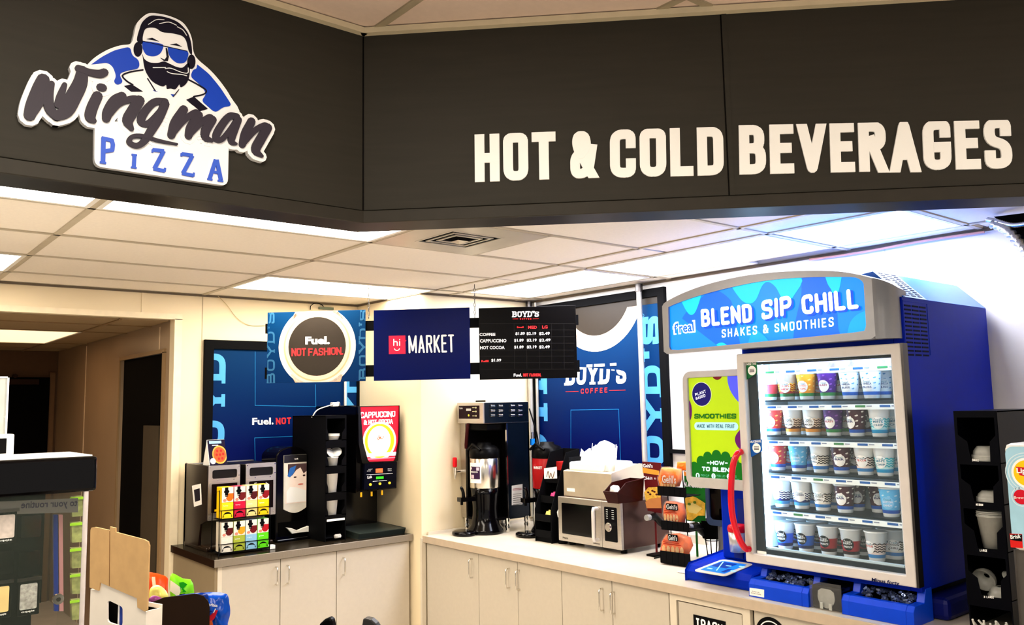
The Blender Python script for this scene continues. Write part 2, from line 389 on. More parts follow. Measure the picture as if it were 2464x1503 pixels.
# black slab in the hall doorway stands in for the unlit closet behind
g = G(); g.box(XJ+.02, XJ+.06, 2.47, 3.508, 0, 2.173); d1 = struct('doorway_dark', g, mat('door_and_opening_black', (5, 3, 3), .85))
g = G(); yy = X(345, 1100, XJ)[1]; y2 = X(382, 1100, XJ)[1]; g.box(XJ-.006, XJ+.02, y2, yy, 0, X(345, 1023, XJ)[2]); g.build('grey_panel', d1, mat('grey_door_panel', (84, 74, 60), .6))
g = G(); 
for (a, b, c, d) in ((2.42, 2.47, 0, 2.178), (3.51, 3.53, 0, 2.178), (2.42, 3.53, 2.173, 2.2)): g.box(XJ-.012, XJ, a, b, c, d)
g.build('door_casing', d1, mat('casing_tan', (160, 134, 100), .5))
p = Y(118, 908, 5.75)
g = G(); g.box(-.5, p.x, 5.70, 5.75, 0, p.z); d2 = struct('door_2', g, mat('door_and_opening_black', (5, 3, 3), .85))
g = G(); g.box(p.x-.45, p.x-.1, 5.66, 5.70, p.z-.07, p.z-.02); g.cyl((p.x-.3, 5.66, p.z+.01), (p.x-.3, 5.70, p.z+.01), .02); g.build('door_closer', d2, mat('closer', (52, 34, 22), .5))
g = G(); g.box(p.x, p.x+.05, 5.72, 5.75, 0, p.z+.05); g.build('door_casing', d2, mat('casing_dark', (120, 92, 62), .5))

# ---- suspended ceilings: every tile and bar is a piece
TILEM = {}
def tile_piece(parent, x0, x1, y0, y1, z, m=TILE, name='tile'):
    w, h = round(x1-x0, 3), round(y1-y0, 3); k = (w, h, m.name)
    if k not in TILEM:
        g = G(); g.box(-w/2, w/2, -h/2, h/2, 0, .012); o = g.build(name, parent, m); TILEM[k] = o.data
    else:
        o = bpy.data.objects.new(name, TILEM[k]); C.objects.link(o); o.parent = parent
    o.location = ((x0+x1)/2, (y0+y1)/2, z); return o
g = G(); P_ = [(-3.2, -1.17), (.5, -1.17), (3.52, -4.19), (3.52, 2.35), (-3.2, 2.35)]; g.add([(a, b, 2.70) for a, b in P_]+[(a, b, 2.74) for a, b in P_], [(0, 1, 2, 3, 4), (5, 6, 7, 8, 9)]+[(i, (i+1) % 5, 5+(i+1) % 5, 5+i) for i in range(5)]); ceil = struct('ceiling', g, VOID)
ROOT[ceil.name] = Matrix.Identity(4)
def soff_side(x, y): return y > -1.15 if x < .5 else (x-.55)+(y+1.15) > .0     # inside the dropped ceiling
xs = [-2*S*2, -S*2, 0, 2*S, 4*S]
lights = {(-1, -1), (0, -1), (-1, 2), (1, 2)}
LAMPS = []
for i in range(-2, 2):
    for j in range(-2, 4):
        x0, x1, y0, y1 = i*2*S+.012, (i+1)*2*S-.012, j*S+.012, min((j+1)*S, YW)-.012
        if (i, j) in lights: LAMPS.append((x0, x1, y0, y1, 0)); continue
        if (i, j) in ((1, -1), (1, -2)):                       # vent half-cell and its neighbour
            if j == -1: tile_piece(ceil, x0+S, x1, y0, y1, ZC+.004)
            else: tile_piece(ceil, x0, x1, y0, y1, ZC+.004)
            continue
        tile_piece(ceil, x0, x1, y0, y1, ZC+.004)
tile_piece(ceil, 2*S+.012, 4*S-.012, -3*S+.012, -2*S-.012, ZC+.004)
for j in range(-3, 2):                                          # narrow strip tiles
    tile_piece(ceil, 4*S+.012, 2.648, j*2*S/2*1+.012, (j+1)*S-.012, ZC+.004) if j < 2 else None
LAMPS += [(2.672, 3.25, .03, 2*S-.025, 1), (2.672, 3.25, -2*S+.02, -.03, 1), (2.672, 3.25, -1.86, -2*S-.03, 1)]
for y0, y1 in ((.012, 2*S-.012), (-.66, -.012), (-3.1*S, -2*S-.012), (-2.6, -3.13*S)):
    tile_piece(ceil, 3.275, XW-.012, y0, y1, ZC+.004)
tile_piece(ceil, 2.672, 3.25, -2.6, -1.89, ZC+.004)
tile_piece(ceil, 2.672, 3.40, -3.4, -2.63, ZC+.004)
# border of the ceiling at the pillar
tile_piece(ceil, 2.672, XW-.01, 2*S+.012, YP-.005, ZC+.004); tile_piece(ceil, 2.47, 2.648, 2*S+.012, YP-.005, ZC+.004)
def bar(x0, x1, y0, y1, z=ZC, parent=None, m=TEE):
    g = G(); g.box(x0, x1, y0, y1, z-.002, z+.006); g.box(x0+.35*(x1-x0) if x1-x0 < .1 else x0, x1-.35*(x1-x0) if x1-x0 < .1 else x1, y0+.35*(y1-y0) if y1-y0 < .1 else y0, y1-.35*(y1-y0) if y1-y0 < .1 else y1, z+.006, z+.04)
    return g.build('tee_bar', parent or ceil, m)
for x in (-2*S, 0, 2*S): bar(x-.014, x+.014, -1.12, YW)
bar(4*S-.012, 4*S+.012, -2.6, YP); bar(2.648, 2.672, -2.9, YP); bar(3.25, 3.275, -3.0, YP)
for j in range(-1, 4): bar(-2.4, 4*S, j*S-.011, j*S+.011)
bar(1.25, 4*S, -2*S-.011, -2*S+.011); bar(1.9, 4*S, -3*S-.011, -3*S+.011)
bar(3*S-.011, 3*S+.011, -S, 0)
for y in (2*S, 0, -2*S, -1.875, -2.615): bar(4*S, XW, y-.012, y+.012)
# hall ceiling
g = G(); g.box(-1.0, XJ, YW+.1, 5.75, 2.6, 2.64); hc = struct('ceiling_hall', g, VOID); ROOT[hc.name] = Matrix.Identity(4)
HT = mat('hall_tile', (168, 146, 114), .9, nz=.04, sc=30)
hl = [Z(*q, 2.375) for q in ((188, 798), (120, 826))]; hy0, hy1 = hl[0].y, hl[1].y; hx1 = (hl[0].x+hl[1].x)/2
yy = YW+.1; k = 0
cuts = [YW+.1, hy0-.61, hy0, hy1, hy1+.61, 5.75]
for a, b in zip(cuts, cuts[1:]):
    if b-a < .05: continue
    for x0, x1 in ((-.95, hx1-.0), (hx1, XJ)):
        if a == hy0 and x0 < 0: continue
        tile_piece(hc, x0+.008, x1-.008, a+.008, b-.008, 2.38, HT)
for a in cuts[1:-1]: bar(-1, XJ, a-.01, a+.01, 2.375, hc, mat('hall_tee', (150, 124, 88), .6))
bar(hx1-.01, hx1+.01, YW+.1, 5.75, 2.375, hc, mat('hall_tee', (150, 124, 88), .6))

def lamp(x0, x1, y0, y1, z, label, em, ec, group='ceiling light panels'):
    t = thing('ceiling_light', label, 'light', ((x0+x1)/2, (y0+y1)/2, z), group)
    F = Fr((0, 0, z), (1, 0, 0), (0, 0, -1), (0, 1, 0))
    g = G(); g.ring(F, rr(x0, y0, x1, y1, .001, 1), rr(x0+.02, y0+.02, x1-.02, y1-.02, .001, 1), -.03, .003); g.build('frame', t, WHITE)
    g = G(); g.box(x0+.02, x1-.02, y0+.02, y1-.02, z+.002, z+.008)
    g.build('diffuser', t, mat('panel_glow_%d' % ec, (255, 250, 244), .6, em=em, nz=.01, emcol=((255, 245, 228), (248, 249, 255), (255, 214, 166))[ec]))
LL = ['long light panel beside the soffit at far left edge', None]
labs = {(-1, -1): 'long light panel behind the dark soffit, at the left edge of the picture', (0, -1): 'long light panel behind the dark soffit, left of the air vent',
        (-1, 2): 'light panel cut off by the left edge, above the hallway opening', (1, 2): 'light panel above the three hanging boards, near the back wall'}
order = [(i, j) for i in range(-2, 2) for j in range(-2, 4) if (i, j) in lights]
for L, k in zip(LAMPS[:4], order): lamp(L[0], L[1], L[2], L[3], ZC, labs[k], L_PANEL, 0)
for L, lb in zip(LAMPS[4:], ('light panel along the right wall, nearest the pillar corner', 'light panel along the right wall, above the blue freezer sign', 'short light panel along the right wall, nearest the dark soffit')):
    lamp(L[0], L[1], L[2], L[3], ZC, lb, L_PANEL, 1)
lamp(hx1-1.22, hx1, hy0, hy1, 2.375, 'warm light panel in the ceiling of the hallway', L_HALL, 2)
# ---- air vent
t = thing('ceiling_vent', 'square metal air vent in the ceiling beside the soffit', 'vent', (3*S/1-.3, -.3, ZC))
F = Fr((0, 0, ZC-.001), (1, 0, 0), (0, 0, -1), (0, 1, 0)); cx, cy = 2.5*S, -.5*S
SV = mat('vent_metal', (214, 206, 190), .35, .5, nz=.08, sc=5)
g = G(); g.ring(F, rr(cx-.295, cy-.295, cx+.295, cy+.295, .001, 1), rr(cx-.15, cy-.15, cx+.15, cy+.15, .001, 1), 0, .003); g.build('panel', t, SV)
g = G(); g.box(cx-.16, cx+.16, cy-.16, cy+.16, ZC+.009, ZC+.012); g.build('duct_dark', t, VOID)  # black plate close above the louvers stands in for the duct's darkness
for r, w_, z in ((.152, .012, -.001), (.116, .012, -.006), (.080, .014, -.010)):
    g = G(); g.ring(F, rr(cx-r, cy-r, cx+r, cy+r, .001, 1), rr(cx-r+w_, cy-r+w_, cx+r-w_, cy+r-w_, .001, 1), .000, .004); g.build('louver', t, SV)
g = G(); g.add([F.p(cx+a*.032, cy+b*.032, .012) for a, b in ((-1, -1), (1, -1), (1, 1), (-1, 1))]+[F.p(cx, cy, .026)], [(0, 1, 4), (1, 2, 4), (2, 3, 4), (3, 0, 4)]); g.build('cone', t, SV)

# ---- dark soffit with a 45 degree corner
ZS, ZF = 2.342, 2.95
S0 = Vector((.4825, -1.2365, 0)); q2 = Vector((1, -1, 0)).normalized(); TH = .14; Ls = 3.4
FL = FY(S0.y, S0.x); FR = Fr(S0, q2, Vector((-1, -1, 0)).normalized())
back = Vector((S0.x+TH*.414, S0.y+TH, 0))
def soff(pts, z0, z1, m, name, parent=None):
    n = len(pts); g = G(); g.add([(p[0], p[1], z0) for p in pts]+[(p[0], p[1], z1) for p in pts], [list(range(n)), list(range(n, 2*n))]+[(i, (i+1) % n, n+(i+1) % n, n+i) for i in range(n)])
    return g.build(name, parent, m)
e2 = S0+q2*Ls; b2 = back+q2*Ls
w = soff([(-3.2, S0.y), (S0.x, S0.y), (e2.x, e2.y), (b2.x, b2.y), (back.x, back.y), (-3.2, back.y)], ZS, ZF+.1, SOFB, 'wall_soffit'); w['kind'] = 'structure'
zt = ZS+.035
g = G(); g.fbox(FL, (-3.6, zt, -.004, ZF), 0, .006); g.build('face_panel', w, SOF, .002)
jt = FR.px(1746, 300)[0]
g = G(); g.fbox(FR, (.004, zt, jt-.0015, ZF), 0, .006); g.build('face_panel', w, SOF, .002)
g = G(); g.fbox(FR, (jt+.0015, zt, Ls, ZF), 0, .006); g.build('face_panel', w, SOF, .002)
g = G(); g.fbox(FR, (jt+.002, zt+.0, jt+.016, ZF), .006, .009); g.build('joint_strip', w, SOF)
TR = mat('soffit_trim', (58, 54, 47), .55, nz=.08)
g = G(); g.fbox(FL, (-3.6, ZS-.004, 0, zt-.002), 0, .011); g.build('bottom_trim', w, TR, .002)
g = G(); g.fbox(FR, (0, ZS-.004, Ls, zt-.002), 0, .011); g.build('bottom_trim', w, TR, .002)
# front (higher) ceiling
g = G(); g.box(-3.2, XW, -6.4, -1.2, 3.1, 3.14); fc = struct('ceiling_front', g, VOID); ROOT[fc.name] = Matrix.Identity(4)
FT = mat('front_tile', (228, 208, 192), .9, nz=.03, sc=50)
def fclip(x0, x1, y0, y1, z, m, name, h=.012):
    P = [(x0, y0), (x1, y0), (x1, y1), (x0, y1)]
    P = clip(P, (-9, -9, 9, S0.y))                 # in front of the left face
    c = (S0.x+S0.y)                                 # x+y <= c for x > S0.x
    out = []
    for i in range(len(P)):
        a, b = P[i-1], P[i]; fa = (a[0]+a[1] <= c) ; fb = (b[0]+b[1] <= c)
        if fa != fb: t = (c-a[0]-a[1])/((b[0]+b[1])-(a[0]+a[1])); out.append((a[0]+(b[0]-a[0])*t, a[1]+(b[1]-a[1])*t))
        if fb: out.append(b)
    if len(out) > 2: return soff(out, z, z+h, m, name, fc)
gx = [-1.93, -1.32, -.71, -.10, .505, 1.115, 1.725, 2.335, 2.945]; gy = [-5.66, -4.44, -3.22, -2.005, -.79]
FL_CELLS = {(0, 1), (3, 0), (6, 0), (2, 2)}
for i in range(len(gx)-1):
    for j in range(len(gy)-1):
        if (i, j) in FL_CELLS: continue
        fclip(gx[i]+.012, gx[i+1]-.012, gy[j]+.012, gy[j+1]-.012, ZF+.004, FT, 'tile')
FTEE = mat('front_tee', (176, 164, 140), .6)
for x in gx: fclip(x-.012, x+.012, -6, -1, ZF-.002, FTEE, 'tee_bar', .01)
for y in gy: fclip(-2, 3, y-.012, y+.012, ZF-.002, FTEE, 'tee_bar', .01)
g = G(); WA = mat('wall_angle_cream', (216, 204, 176), .5)
g.fbox(FL, (-3.6, ZF-.018, 0, ZF), .006, .03); g.fbox(FR, (0, ZF-.018, Ls, ZF), .006, .03); g.build('wall_angle', fc, WA)
for n, (i, j) in enumerate(sorted(FL_CELLS)):
    lamp(gx[i]+.012, gx[i+1]-.012, gy[j]+.012, gy[j+1]-.012, ZF, ['added unseen light panel behind the viewer, far left', 'added unseen light panel overhead, above the viewer', 'added unseen light panel behind the viewer, middle', 'added unseen light panel behind the viewer, right'][n], L_FRONT, 0, 'added front light panels')  # panels out of view, added to light the soffit and its letters

def trim(g, F, r):
    V, FF, MM, SS = [], [], [], []
    for f, m in zip(g.F, g.M):
        pts = [((g.V[i]-F.o).dot(F.u), (g.V[i]-F.o).dot(F.v)) for i in f]; d = (g.V[f[0]]-F.o).dot(F.n)
        q = clip(pts, r)
        if len(q) > 2:
            k = len(V); V += [F.p(a, b, d) for a, b in q]; FF.append(list(range(k, k+len(q)))); MM.append(m); SS.append(False)
    g.V, g.F, g.M, g.S = V, FF, MM, SS
# ---- conduits on the right wall (things)
for (px_, y0_, lb) in ((1541, 688, 'grey metal conduit pipe crossing the right blue coffee poster'), (1274, 728, 'pair of thin grey pipes beside the pillar')):
    p = X(px_, 800, 3.36); t = thing('conduit_pipe', lb, 'pipe', (p.x, p.y, 1.0), 'wall conduits')
    g = G(); g.cyl((p.x, p.y, .95), (p.x, p.y, 2.54), .018, n=14); g.build('pipe', t, mat('conduit_metal', (205, 200, 190), .35, .6))
    if px_ < 1400: g = G(); g.cyl((p.x+.02, p.y-.05, .95), (p.x+.02, p.y-.05, 2.54), .011, n=10); g.build('thin_pipe', t, mat('conduit_metal', (205, 200, 190), .35, .6))
    g = G(); g.cyl((p.x, p.y, 2.5), (p.x, p.y, 2.55), .026, n=12); g.build('clamp', t, STEELD)
# ---- flexible conduit and foil at the top right
t = thing('flexible_conduit', 'ribbed metal flexible conduit at the top right corner', 'conduit', tuple(X(2385, 536, 3.2)))
F = FV(X(2300, 500, 3.15), X(2600, 500, 3.0))
P = spl([F.p(*F.px(*q)) for q in ((2375, 528), (2400, 533), (2432, 541), (2460, 540), (2500, 530))], 14)
g = G(); g.tube(P, [(.012 if i % 2 else .0085) for i in range(len(P))], 10); g.build('conduit', t, CHROME)
g = G(); Q = spl([F.p(*F.px(*q)) for q in ((2385, 536), (2425, 556), (2462, 596), (2500, 660))], 8)
g.tube(Q, [.01+.014*abs(math.sin(i*1.7)) for i in range(len(Q))], 8)
tag(g.build('foil_sleeve', None, mat('foil', (190, 188, 184), .3, .8, nz=.3, sc=60, bump=.5)), 'crumpled silver foil sleeve hanging at the top right corner', 'insulation')
g = G(); q = [F.px(2380, 520), F.px(2500, 505), F.px(2500, 640), F.px(2460, 585), F.px(2415, 548)]; g.prism(F, q, -.05, -.03)
tag(g.build('insulation_scrap', None, VOID), 'black insulation scrap behind the ribbed conduit at top right', 'insulation')
g = G(); P = spl([(XW-.03, -1.0, 2.538), (XW-.03, -1.3, 2.533), (XW-.035, -1.6, 2.54), (XW-.03, -1.9, 2.538)], 6); g.tube(P, .006, 6)
tag(g.build('pink_wire', None, mat('pink_wire', (210, 160, 150), .6)), 'thin pinkish wire running along the top of the right wall', 'wire')
F = FY(YW-.006); g = G(); P = spl([F.p(*F.px(*q), .004) for q in ((524, 712), (545, 733), (570, 765), (600, 782), (640, 783))], 6); g.tube(P, .0022, 6)
tag(g.build('loose_wire', None, mat('cream_wire', (206, 188, 150), .6)), 'thin cream wire drooping on the back wall left of the boards', 'wire')

# ================================================================== POSTERS
def poster(F, rect, fw, lab, name='framed_poster'):
    u0, v0, u1, v1 = rect
    t = thing(name, lab, 'poster', tuple(F.p((u0+u1)/2, v0, .02)))
    g = G(); g.rframe(F, rect, fw, .0, .03, .001, n=1); g.build('frame', t, BLKM, .002)
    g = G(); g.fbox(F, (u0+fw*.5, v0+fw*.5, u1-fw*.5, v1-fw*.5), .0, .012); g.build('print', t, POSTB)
    return t, (u0+fw, v0+fw, u1-fw, v1-fw)
def lines(g, F, pts, w, d): 
    for a, b in zip(pts, pts[1:]): g.stroke(F, [a, b], w, d1=d, cap='sq')
FB = FY(YW-.002)
a = FB.px(490, 817); b = FB.px(873, 918)
t, r = poster(FB, (a[0], 1.22, b[0], a[1]), .062, 'black framed blue coffee poster on the back wall behind the napkin dispenser')
D = .0135
lx = FB.px(541, 900)[0]; rx = FB.px(826, 960)[0]
letters(t, FB, "BOYD'S", [(lx, 1.30), (lx, 2.48), (lx-.17, 1.30)], .26, SKYB, tr=r, d1=D, slab=True)
letters(t, FB, "BOYD'S", [(rx+.17, 1.2), (rx+.17, 2.40), (rx, 1.2)], .26, SKYB, tr=r, d1=D, slab=True)
LN = mat('line_blue', (34, 128, 190), .4)
g = G().use(LN); lines(g, FB, FB.pxs([(612, 846), (612, 975), (758, 978), (757, 925)]), .004, D); lines(g, FB, FB.pxs([(612, 1110), (611, 1053), (727, 1048)]), .004, D)
g.use(WT); g.btext(FB, 'Fuel', *FB.pxs([(605, 1022), (650, 1021), (605, 1005)]), .03, D); g.btext(FB, '.', *FB.pxs([(652, 1021), (656, 1021), (652, 1016)]), 0, D)
g.use(RED); g.text(FB, 'NOT FASHION.', *FB.pxs([(662, 1021), (790, 1015), (662, 1005)]), .21, 'sq', d1=D); g.build('slogan', t)

FW = FX(XW-.002)
a = FW.px(1284, 740); b = FW.px(1603, 688)
t, r = poster(FW, (a[0], 1.22, b[0], (a[1]+b[1])/2), .055, 'black framed blue coffee poster on the right wall with a cup at its top')
g = G(); c = FW.px(1436, 690); R = c[1]-FW.px(1436, 846)[1]
ub = FW.px(1538, 800)[0]; rc = (FW.px(1322, 900)[0], r[1], ub, r[3]-.05)
BRN = mat('coffee_print', (58, 50, 42), .45); g.use(BRN); g.flat(FW, [(r[0], r[3]-.045), (r[2], r[3]-.045), (r[2], r[3]), (r[0], r[3])], D)
rc = (r[0], r[1], ub, r[3]-.045)
for rad, m, dd in ((R, mat('cup_white', (250, 240, 226), .4), .0005), (R*.93, mat('cup_cream', (246, 226, 196), .4), .001), (R*.87, mat('cup_tan', (228, 178, 140), .4), .0015), (R*.845, mat('cup_tan2', (238, 208, 178), .4), .002), (R*.755, BRN, .0025)):
    g.use(m); cflat(g, FW, ell(c[0], c[1], rad, rad, 64), rc, D+dd)
g.build('cup_picture', t)
Tq = (r[0], r[1], r[2], r[3]-.045)
letters(t, FW, "BOYD'S", FW.pxs([(1608, 1206), (1592, 759), (1558, 1200)]), .27, SKYB, tr=Tq, d1=D, slab=True)
letters(t, FW, "BOYD'S", FW.pxs([(1325, 1210), (1316, 740), (1270, 1200)]), .27, SKYB, tr=Tq, d1=D, slab=True)
g = G().use(WT); g.text(FW, "BOYD'S", *FW.pxs([(1364, 927), (1510, 922), (1366, 880)]), .22, d1=D, slab=True, gap=.10)
g.use(RED); g.text(FW, 'COFFEE', *FW.pxs([(1401, 947), (1465, 944), (1401, 935)]), .2, 'rd', d1=D, gap=.4)
lines(g, FW, FW.pxs([(1365, 942), (1395, 941)]), .004, D); lines(g, FW, FW.pxs([(1470, 939), (1508, 938)]), .004, D)
g.use(LN); lines(g, FW, FW.pxs([(1377, 1110), (1377, 986), (1492, 984), (1497, 1110)]), .004, D)
g.use(SKYB); g.ring(FW, ell(*FW.px(1550, 759), .012, .012, 16), ell(*FW.px(1550, 759), .009, .009, 16), D, D+.0004)
g.build('logo_lettering', t)

# ================================================================== SOFFIT SIGNS
DL = .006
t = thing('soffit_lettering', 'white letters HOT & COLD BEVERAGES on the dark soffit', 'sign', tuple(FR.p(*FR.px(1780, 420), .01)))
LET = mat('letter_white', (250, 250, 248), .45, em=.0, nz=.01)
for wd_, q in (('HOT', [(1144, 440), (1339, 434), (1143, 326)]), ('&', [(1373, 432), (1435, 430), (1371, 319)]), ('COLD', [(1468, 430), (1741, 423), (1467, 315)]), ('BEVERAGES', [(1778, 422), (2433, 407), (1776, 304)])):
    P = FR.pxs(q)
    for i, ch in enumerate(wd_):
        g = G(); g.text(FR, wd_, *P, .2, 'sq', d0=DL, d1=DL+.005, one=i, gap=.10)
        g.build('letter', t, LET)

def rnd(L, n=4): q = ZW(spl(list(L)+[L[0]], n)); return q[:-1]
# ---- pizza sign with the bearded pilot emblem
t = thing('pizza_sign', 'white cut-out pizza sign with script lettering and a bearded pilot emblem', 'sign', tuple(FL.p(*FL.px(345, 300), .02)))
ZW = Zm(FL, 0, 0, 2.6844)
PX = (FL.px(400, 250)[0]-FL.px(300, 250)[0])/100/2.6844      # metres per zoomed pixel
NAVY = mat('emblem_navy', (36, 32, 48), .45, nz=.04); INK = mat('script_grey', (66, 60, 72), .5, nz=.04); EB = mat('emblem_blue', (22, 78, 196), .45, nz=.03); PB = mat('pizza_blue', (72, 108, 214), .45, nz=.03)
scr = [([(265, 535), (235, 600), (195, 700), (178, 765)], [72, 76, 74, 66]), ([(185, 775), (235, 700), (285, 610), (318, 560)], [40, 42, 38, 30]), ([(318, 562), (300, 640), (305, 720), (350, 775)], [34, 52, 60, 52]),
       ([(350, 775), (410, 735), (455, 650), (500, 560), (515, 480)], [52, 84, 92, 84, 64]), ([(355, 700), (375, 640), (400, 570)], [40, 44, 30]), ([(490, 465), (560, 490), (625, 500), (655, 490)], [44, 44, 52, 50]),
       ([(632, 585), (645, 587)], [52, 52]), ([(612, 640), (578, 715), (565, 775), (590, 800)], [62, 66, 62, 30]),
       ([(770, 640), (720, 670), (680, 740), (668, 785)], [55, 62, 64, 50]), ([(680, 770), (750, 690), (830, 660), (880, 668)], [36, 40, 46, 60]), ([(880, 668), (835, 740), (805, 800), (830, 850)], [66, 72, 66, 30]),
       ([(1045, 675), (975, 680), (915, 740), (890, 800), (925, 820), (975, 780), (1040, 705)], [46, 50, 52, 52, 42, 40, 40]), ([(1045, 690), (1005, 780), (950, 870), (905, 935), (860, 958), (815, 935), (835, 900), (900, 897), (1000, 925), (1120, 948)], [56, 58, 54, 44, 36, 34, 28, 28, 24, 14]),
       ([(1165, 725), (1110, 810), (1085, 890)], [58, 62, 52]), ([(1095, 880), (1160, 800), (1235, 745), (1262, 760)], [36, 42, 42, 50]), ([(1262, 760), (1210, 840), (1195, 895)], [54, 60, 50]), ([(1200, 890), (1265, 820), (1325, 775), (1350, 790)], [36, 42, 42, 50]), ([(1350, 790), (1305, 860), (1305, 905), (1345, 925)], [54, 62, 50, 24]),
       ([(1505, 770), (1455, 770), (1395, 845), (1370, 905), (1405, 918), (1455, 865), (1500, 800)], [48, 50, 54, 50, 38, 38, 40]), ([(1515, 790), (1480, 880), (1470, 930), (1500, 945)], [50, 54, 44, 20]),
       ([(1600, 800), (1560, 880), (1540, 950)], [58, 62, 50]), ([(1550, 940), (1620, 860), (1680, 828), (1705, 840)], [36, 42, 46, 58]), ([(1705, 840), (1655, 920), (1625, 985), (1665, 1022)], [62, 70, 64, 26])]
g = G()
def sspl(p, w, n=4):
    q = spl([(a, b, c) for (a, b), c in zip(p, w)], n); return ZW([(a, b) for a, b, c in q]), [c*PX for a, b, c in q]
sc2 = [sspl(p, w) for p, w in scr]
SW = mat('sign_white', (246, 247, 250), .4, nz=.01)
for P, W in sc2: g.stroke(FL, P, [w_+58*PX for w_ in W], .006, .022, 'rd')
g.prism(FL, fillet(ZW([(597, 800), (594, 1085), (1452, 1212), (1458, 930), (1100, 800), (597, 800)]), .02), .006, .0225)
g.prism(FL, rnd([(540, 445), (600, 388), (680, 340), (760, 312), (828, 300), (850, 240), (868, 170), (920, 118), (965, 104), (1060, 118), (1150, 155), (1195, 205), (1222, 270), (1232, 350), (1260, 400), (1340, 470), (1410, 550), (1470, 640), (1520, 760), (1300, 860), (900, 800), (640, 700), (560, 560)]), .006, .0222)
g.build('backing', t, SW)
g = G()
for P in ([(575, 435), (640, 388), (720, 346), (825, 320), (835, 380), (880, 405), (885, 460), (800, 475), (750, 495), (780, 550), (740, 568), (718, 545), (735, 510), (715, 450), (680, 422), (620, 430)],
          [(1255, 435), (1330, 495), (1400, 580), (1450, 655), (1478, 700), (1420, 705), (1372, 745), (1280, 665), (1315, 625), (1290, 580), (1210, 510), (1228, 468), (1250, 462)]): g.prism(FL, ZW(fillet(P+[P[0]], 30, 4)[:-1]), .0215, .0245); g.build('blue_arc', t, EB); g = G()
g = G().use(NAVY); d0, d1 = .0215, .0245
g.prism(FL, rnd([(905, 300), (888, 300), (868, 275), (885, 205), (905, 160), (950, 125), (1000, 124), (1060, 135), (1120, 158), (1160, 190), (1195, 235), (1215, 300), (1220, 370), (1200, 345), (1185, 285), (1160, 252), (1100, 235), (1030, 226), (985, 200), (925, 205), (905, 255)]), d0, d1)
g.prism(FL, rnd([(903, 370), (915, 400), (950, 422), (1000, 425), (1040, 416), (1080, 432), (1120, 450), (1160, 455), (1200, 425), (1205, 500), (1185, 555), (1150, 580), (1140, 562), (1115, 592), (1085, 588), (1060, 590), (1055, 565), (1030, 575), (970, 545), (935, 500), (915, 450)]), d0, d1)
g.prism(FL, ZW(ell(874, 338, 28, 47)), d0, d1); g.prism(FL, ZW(ell(1217, 417, 26, 46)), d0, d1)
for P in ([(930, 272), (965, 264), (1008, 287), (965, 277)], [(1082, 307), (1120, 300), (1155, 320), (1118, 312)], [(1018, 392), (1042, 412), (1066, 412), (1072, 385), (1060, 330), (1052, 330), (1058, 385), (1045, 404)],
          [(785, 572), (835, 563), (905, 608), (832, 610)], [(1185, 660), (1232, 640), (1322, 718), (1272, 735)]): g.prism(FL, ZW(P), d0, d1)
def zs(P, w): g.stroke(FL, ZW(P), w*PX, d0, d1, 'rd')
zs(spl([(895, 300), (882, 240), (900, 180)], 4), 10); zs([(902, 286), (1190, 350)], 5); zs(spl([(905, 470), (830, 482), (775, 505), (800, 540), (840, 565)], 4), 9)
zs(spl([(1195, 530), (1260, 565), (1310, 600), (1295, 625), (1232, 640)], 4), 9); zs([(935, 525), (985, 605)], 5); zs([(1135, 597), (1100, 640)], 5)
g.build('portrait', t)
g = G(); g.prism(FL, rnd([(900, 286), (965, 292), (1030, 306), (1034, 330), (1015, 365), (975, 382), (930, 372), (906, 335)]), d0, d1); g.build('lens', t, EB); g = G(); g.prism(FL, rnd([(1066, 325), (1130, 336), (1190, 352), (1195, 382), (1176, 420), (1130, 425), (1090, 397), (1070, 360)]), d0, d1)
g.build('lens', t, EB); g = G(); g.prism(FL, ZW([(970, 600), (985, 607), (1000, 608)]), d0, d1); g.prism(FL, ZW([(1085, 625), (1115, 628), (1100, 642)]), d0, d1); g.build('shirt_print', t, EB)
g = G(); g.use(SW); 
for P, w_ in (([(970, 456), (1050, 455)], 5), ([(1048, 462), (1085, 460), (1150, 485), (1192, 490), (1195, 458)], 5), ([(1060, 482), (1090, 494), (1150, 500), (1185, 508)], 5), ([(940, 180), (990, 150), (1040, 150)], 4), ([(1010, 175), (1070, 165), (1120, 185)], 4), ([(1125, 195), (1160, 215), (1185, 250)], 4)): g.stroke(FL, ZW(spl(P, 4)), w_*PX, d1-.001, d1+.0006, 'rd')
g.build('white_lines', t)
grp = [sc2[0:6], sc2[6:8], sc2[8:11], sc2[11:13], sc2[13:18], sc2[18:20], sc2[20:23]]
for L in grp:
    g = G()
    for P, W in L: g.stroke(FL, P, W, .021, .029, 'rd')
    g.build('script_letter', t, INK)
for L in ([([(652, 905), (648, 1062)], 27), ([(640, 908), (705, 922), (712, 950), (708, 985), (655, 992)], 25), ([(628, 1062), (668, 1068)], 14)], [([(850, 1018), (846, 1092)], 24), ([(832, 1013), (866, 1018)], 11), ([(828, 1094), (864, 1099)], 11)],
          [([(968, 982), (1040, 990)], 24), ([(1038, 990), (978, 1102)], 26), ([(972, 1103), (1045, 1118)], 24), ([(967, 980), (965, 1000)], 12), ([(1047, 1098), (1045, 1122)], 12)],
          [([(1155, 1008), (1225, 1018)], 24), ([(1222, 1020), (1162, 1130)], 26), ([(1155, 1132), (1228, 1147)], 24), ([(1152, 1004), (1151, 1024)], 12), ([(1232, 1128), (1229, 1152)], 12)],
          [([(1333, 1165), (1372, 1045)], 26), ([(1378, 1045), (1405, 1175)], 28), ([(1350, 1122), (1398, 1130)], 18), ([(1318, 1168), (1350, 1174)], 12), ([(1385, 1178), (1420, 1184)], 12)]):
    g = G()
    for P, w_ in L: g.stroke(FL, ZW(P), w_*PX, .0215, .027, 'bt')
    g.build('block_letter', t, PB)
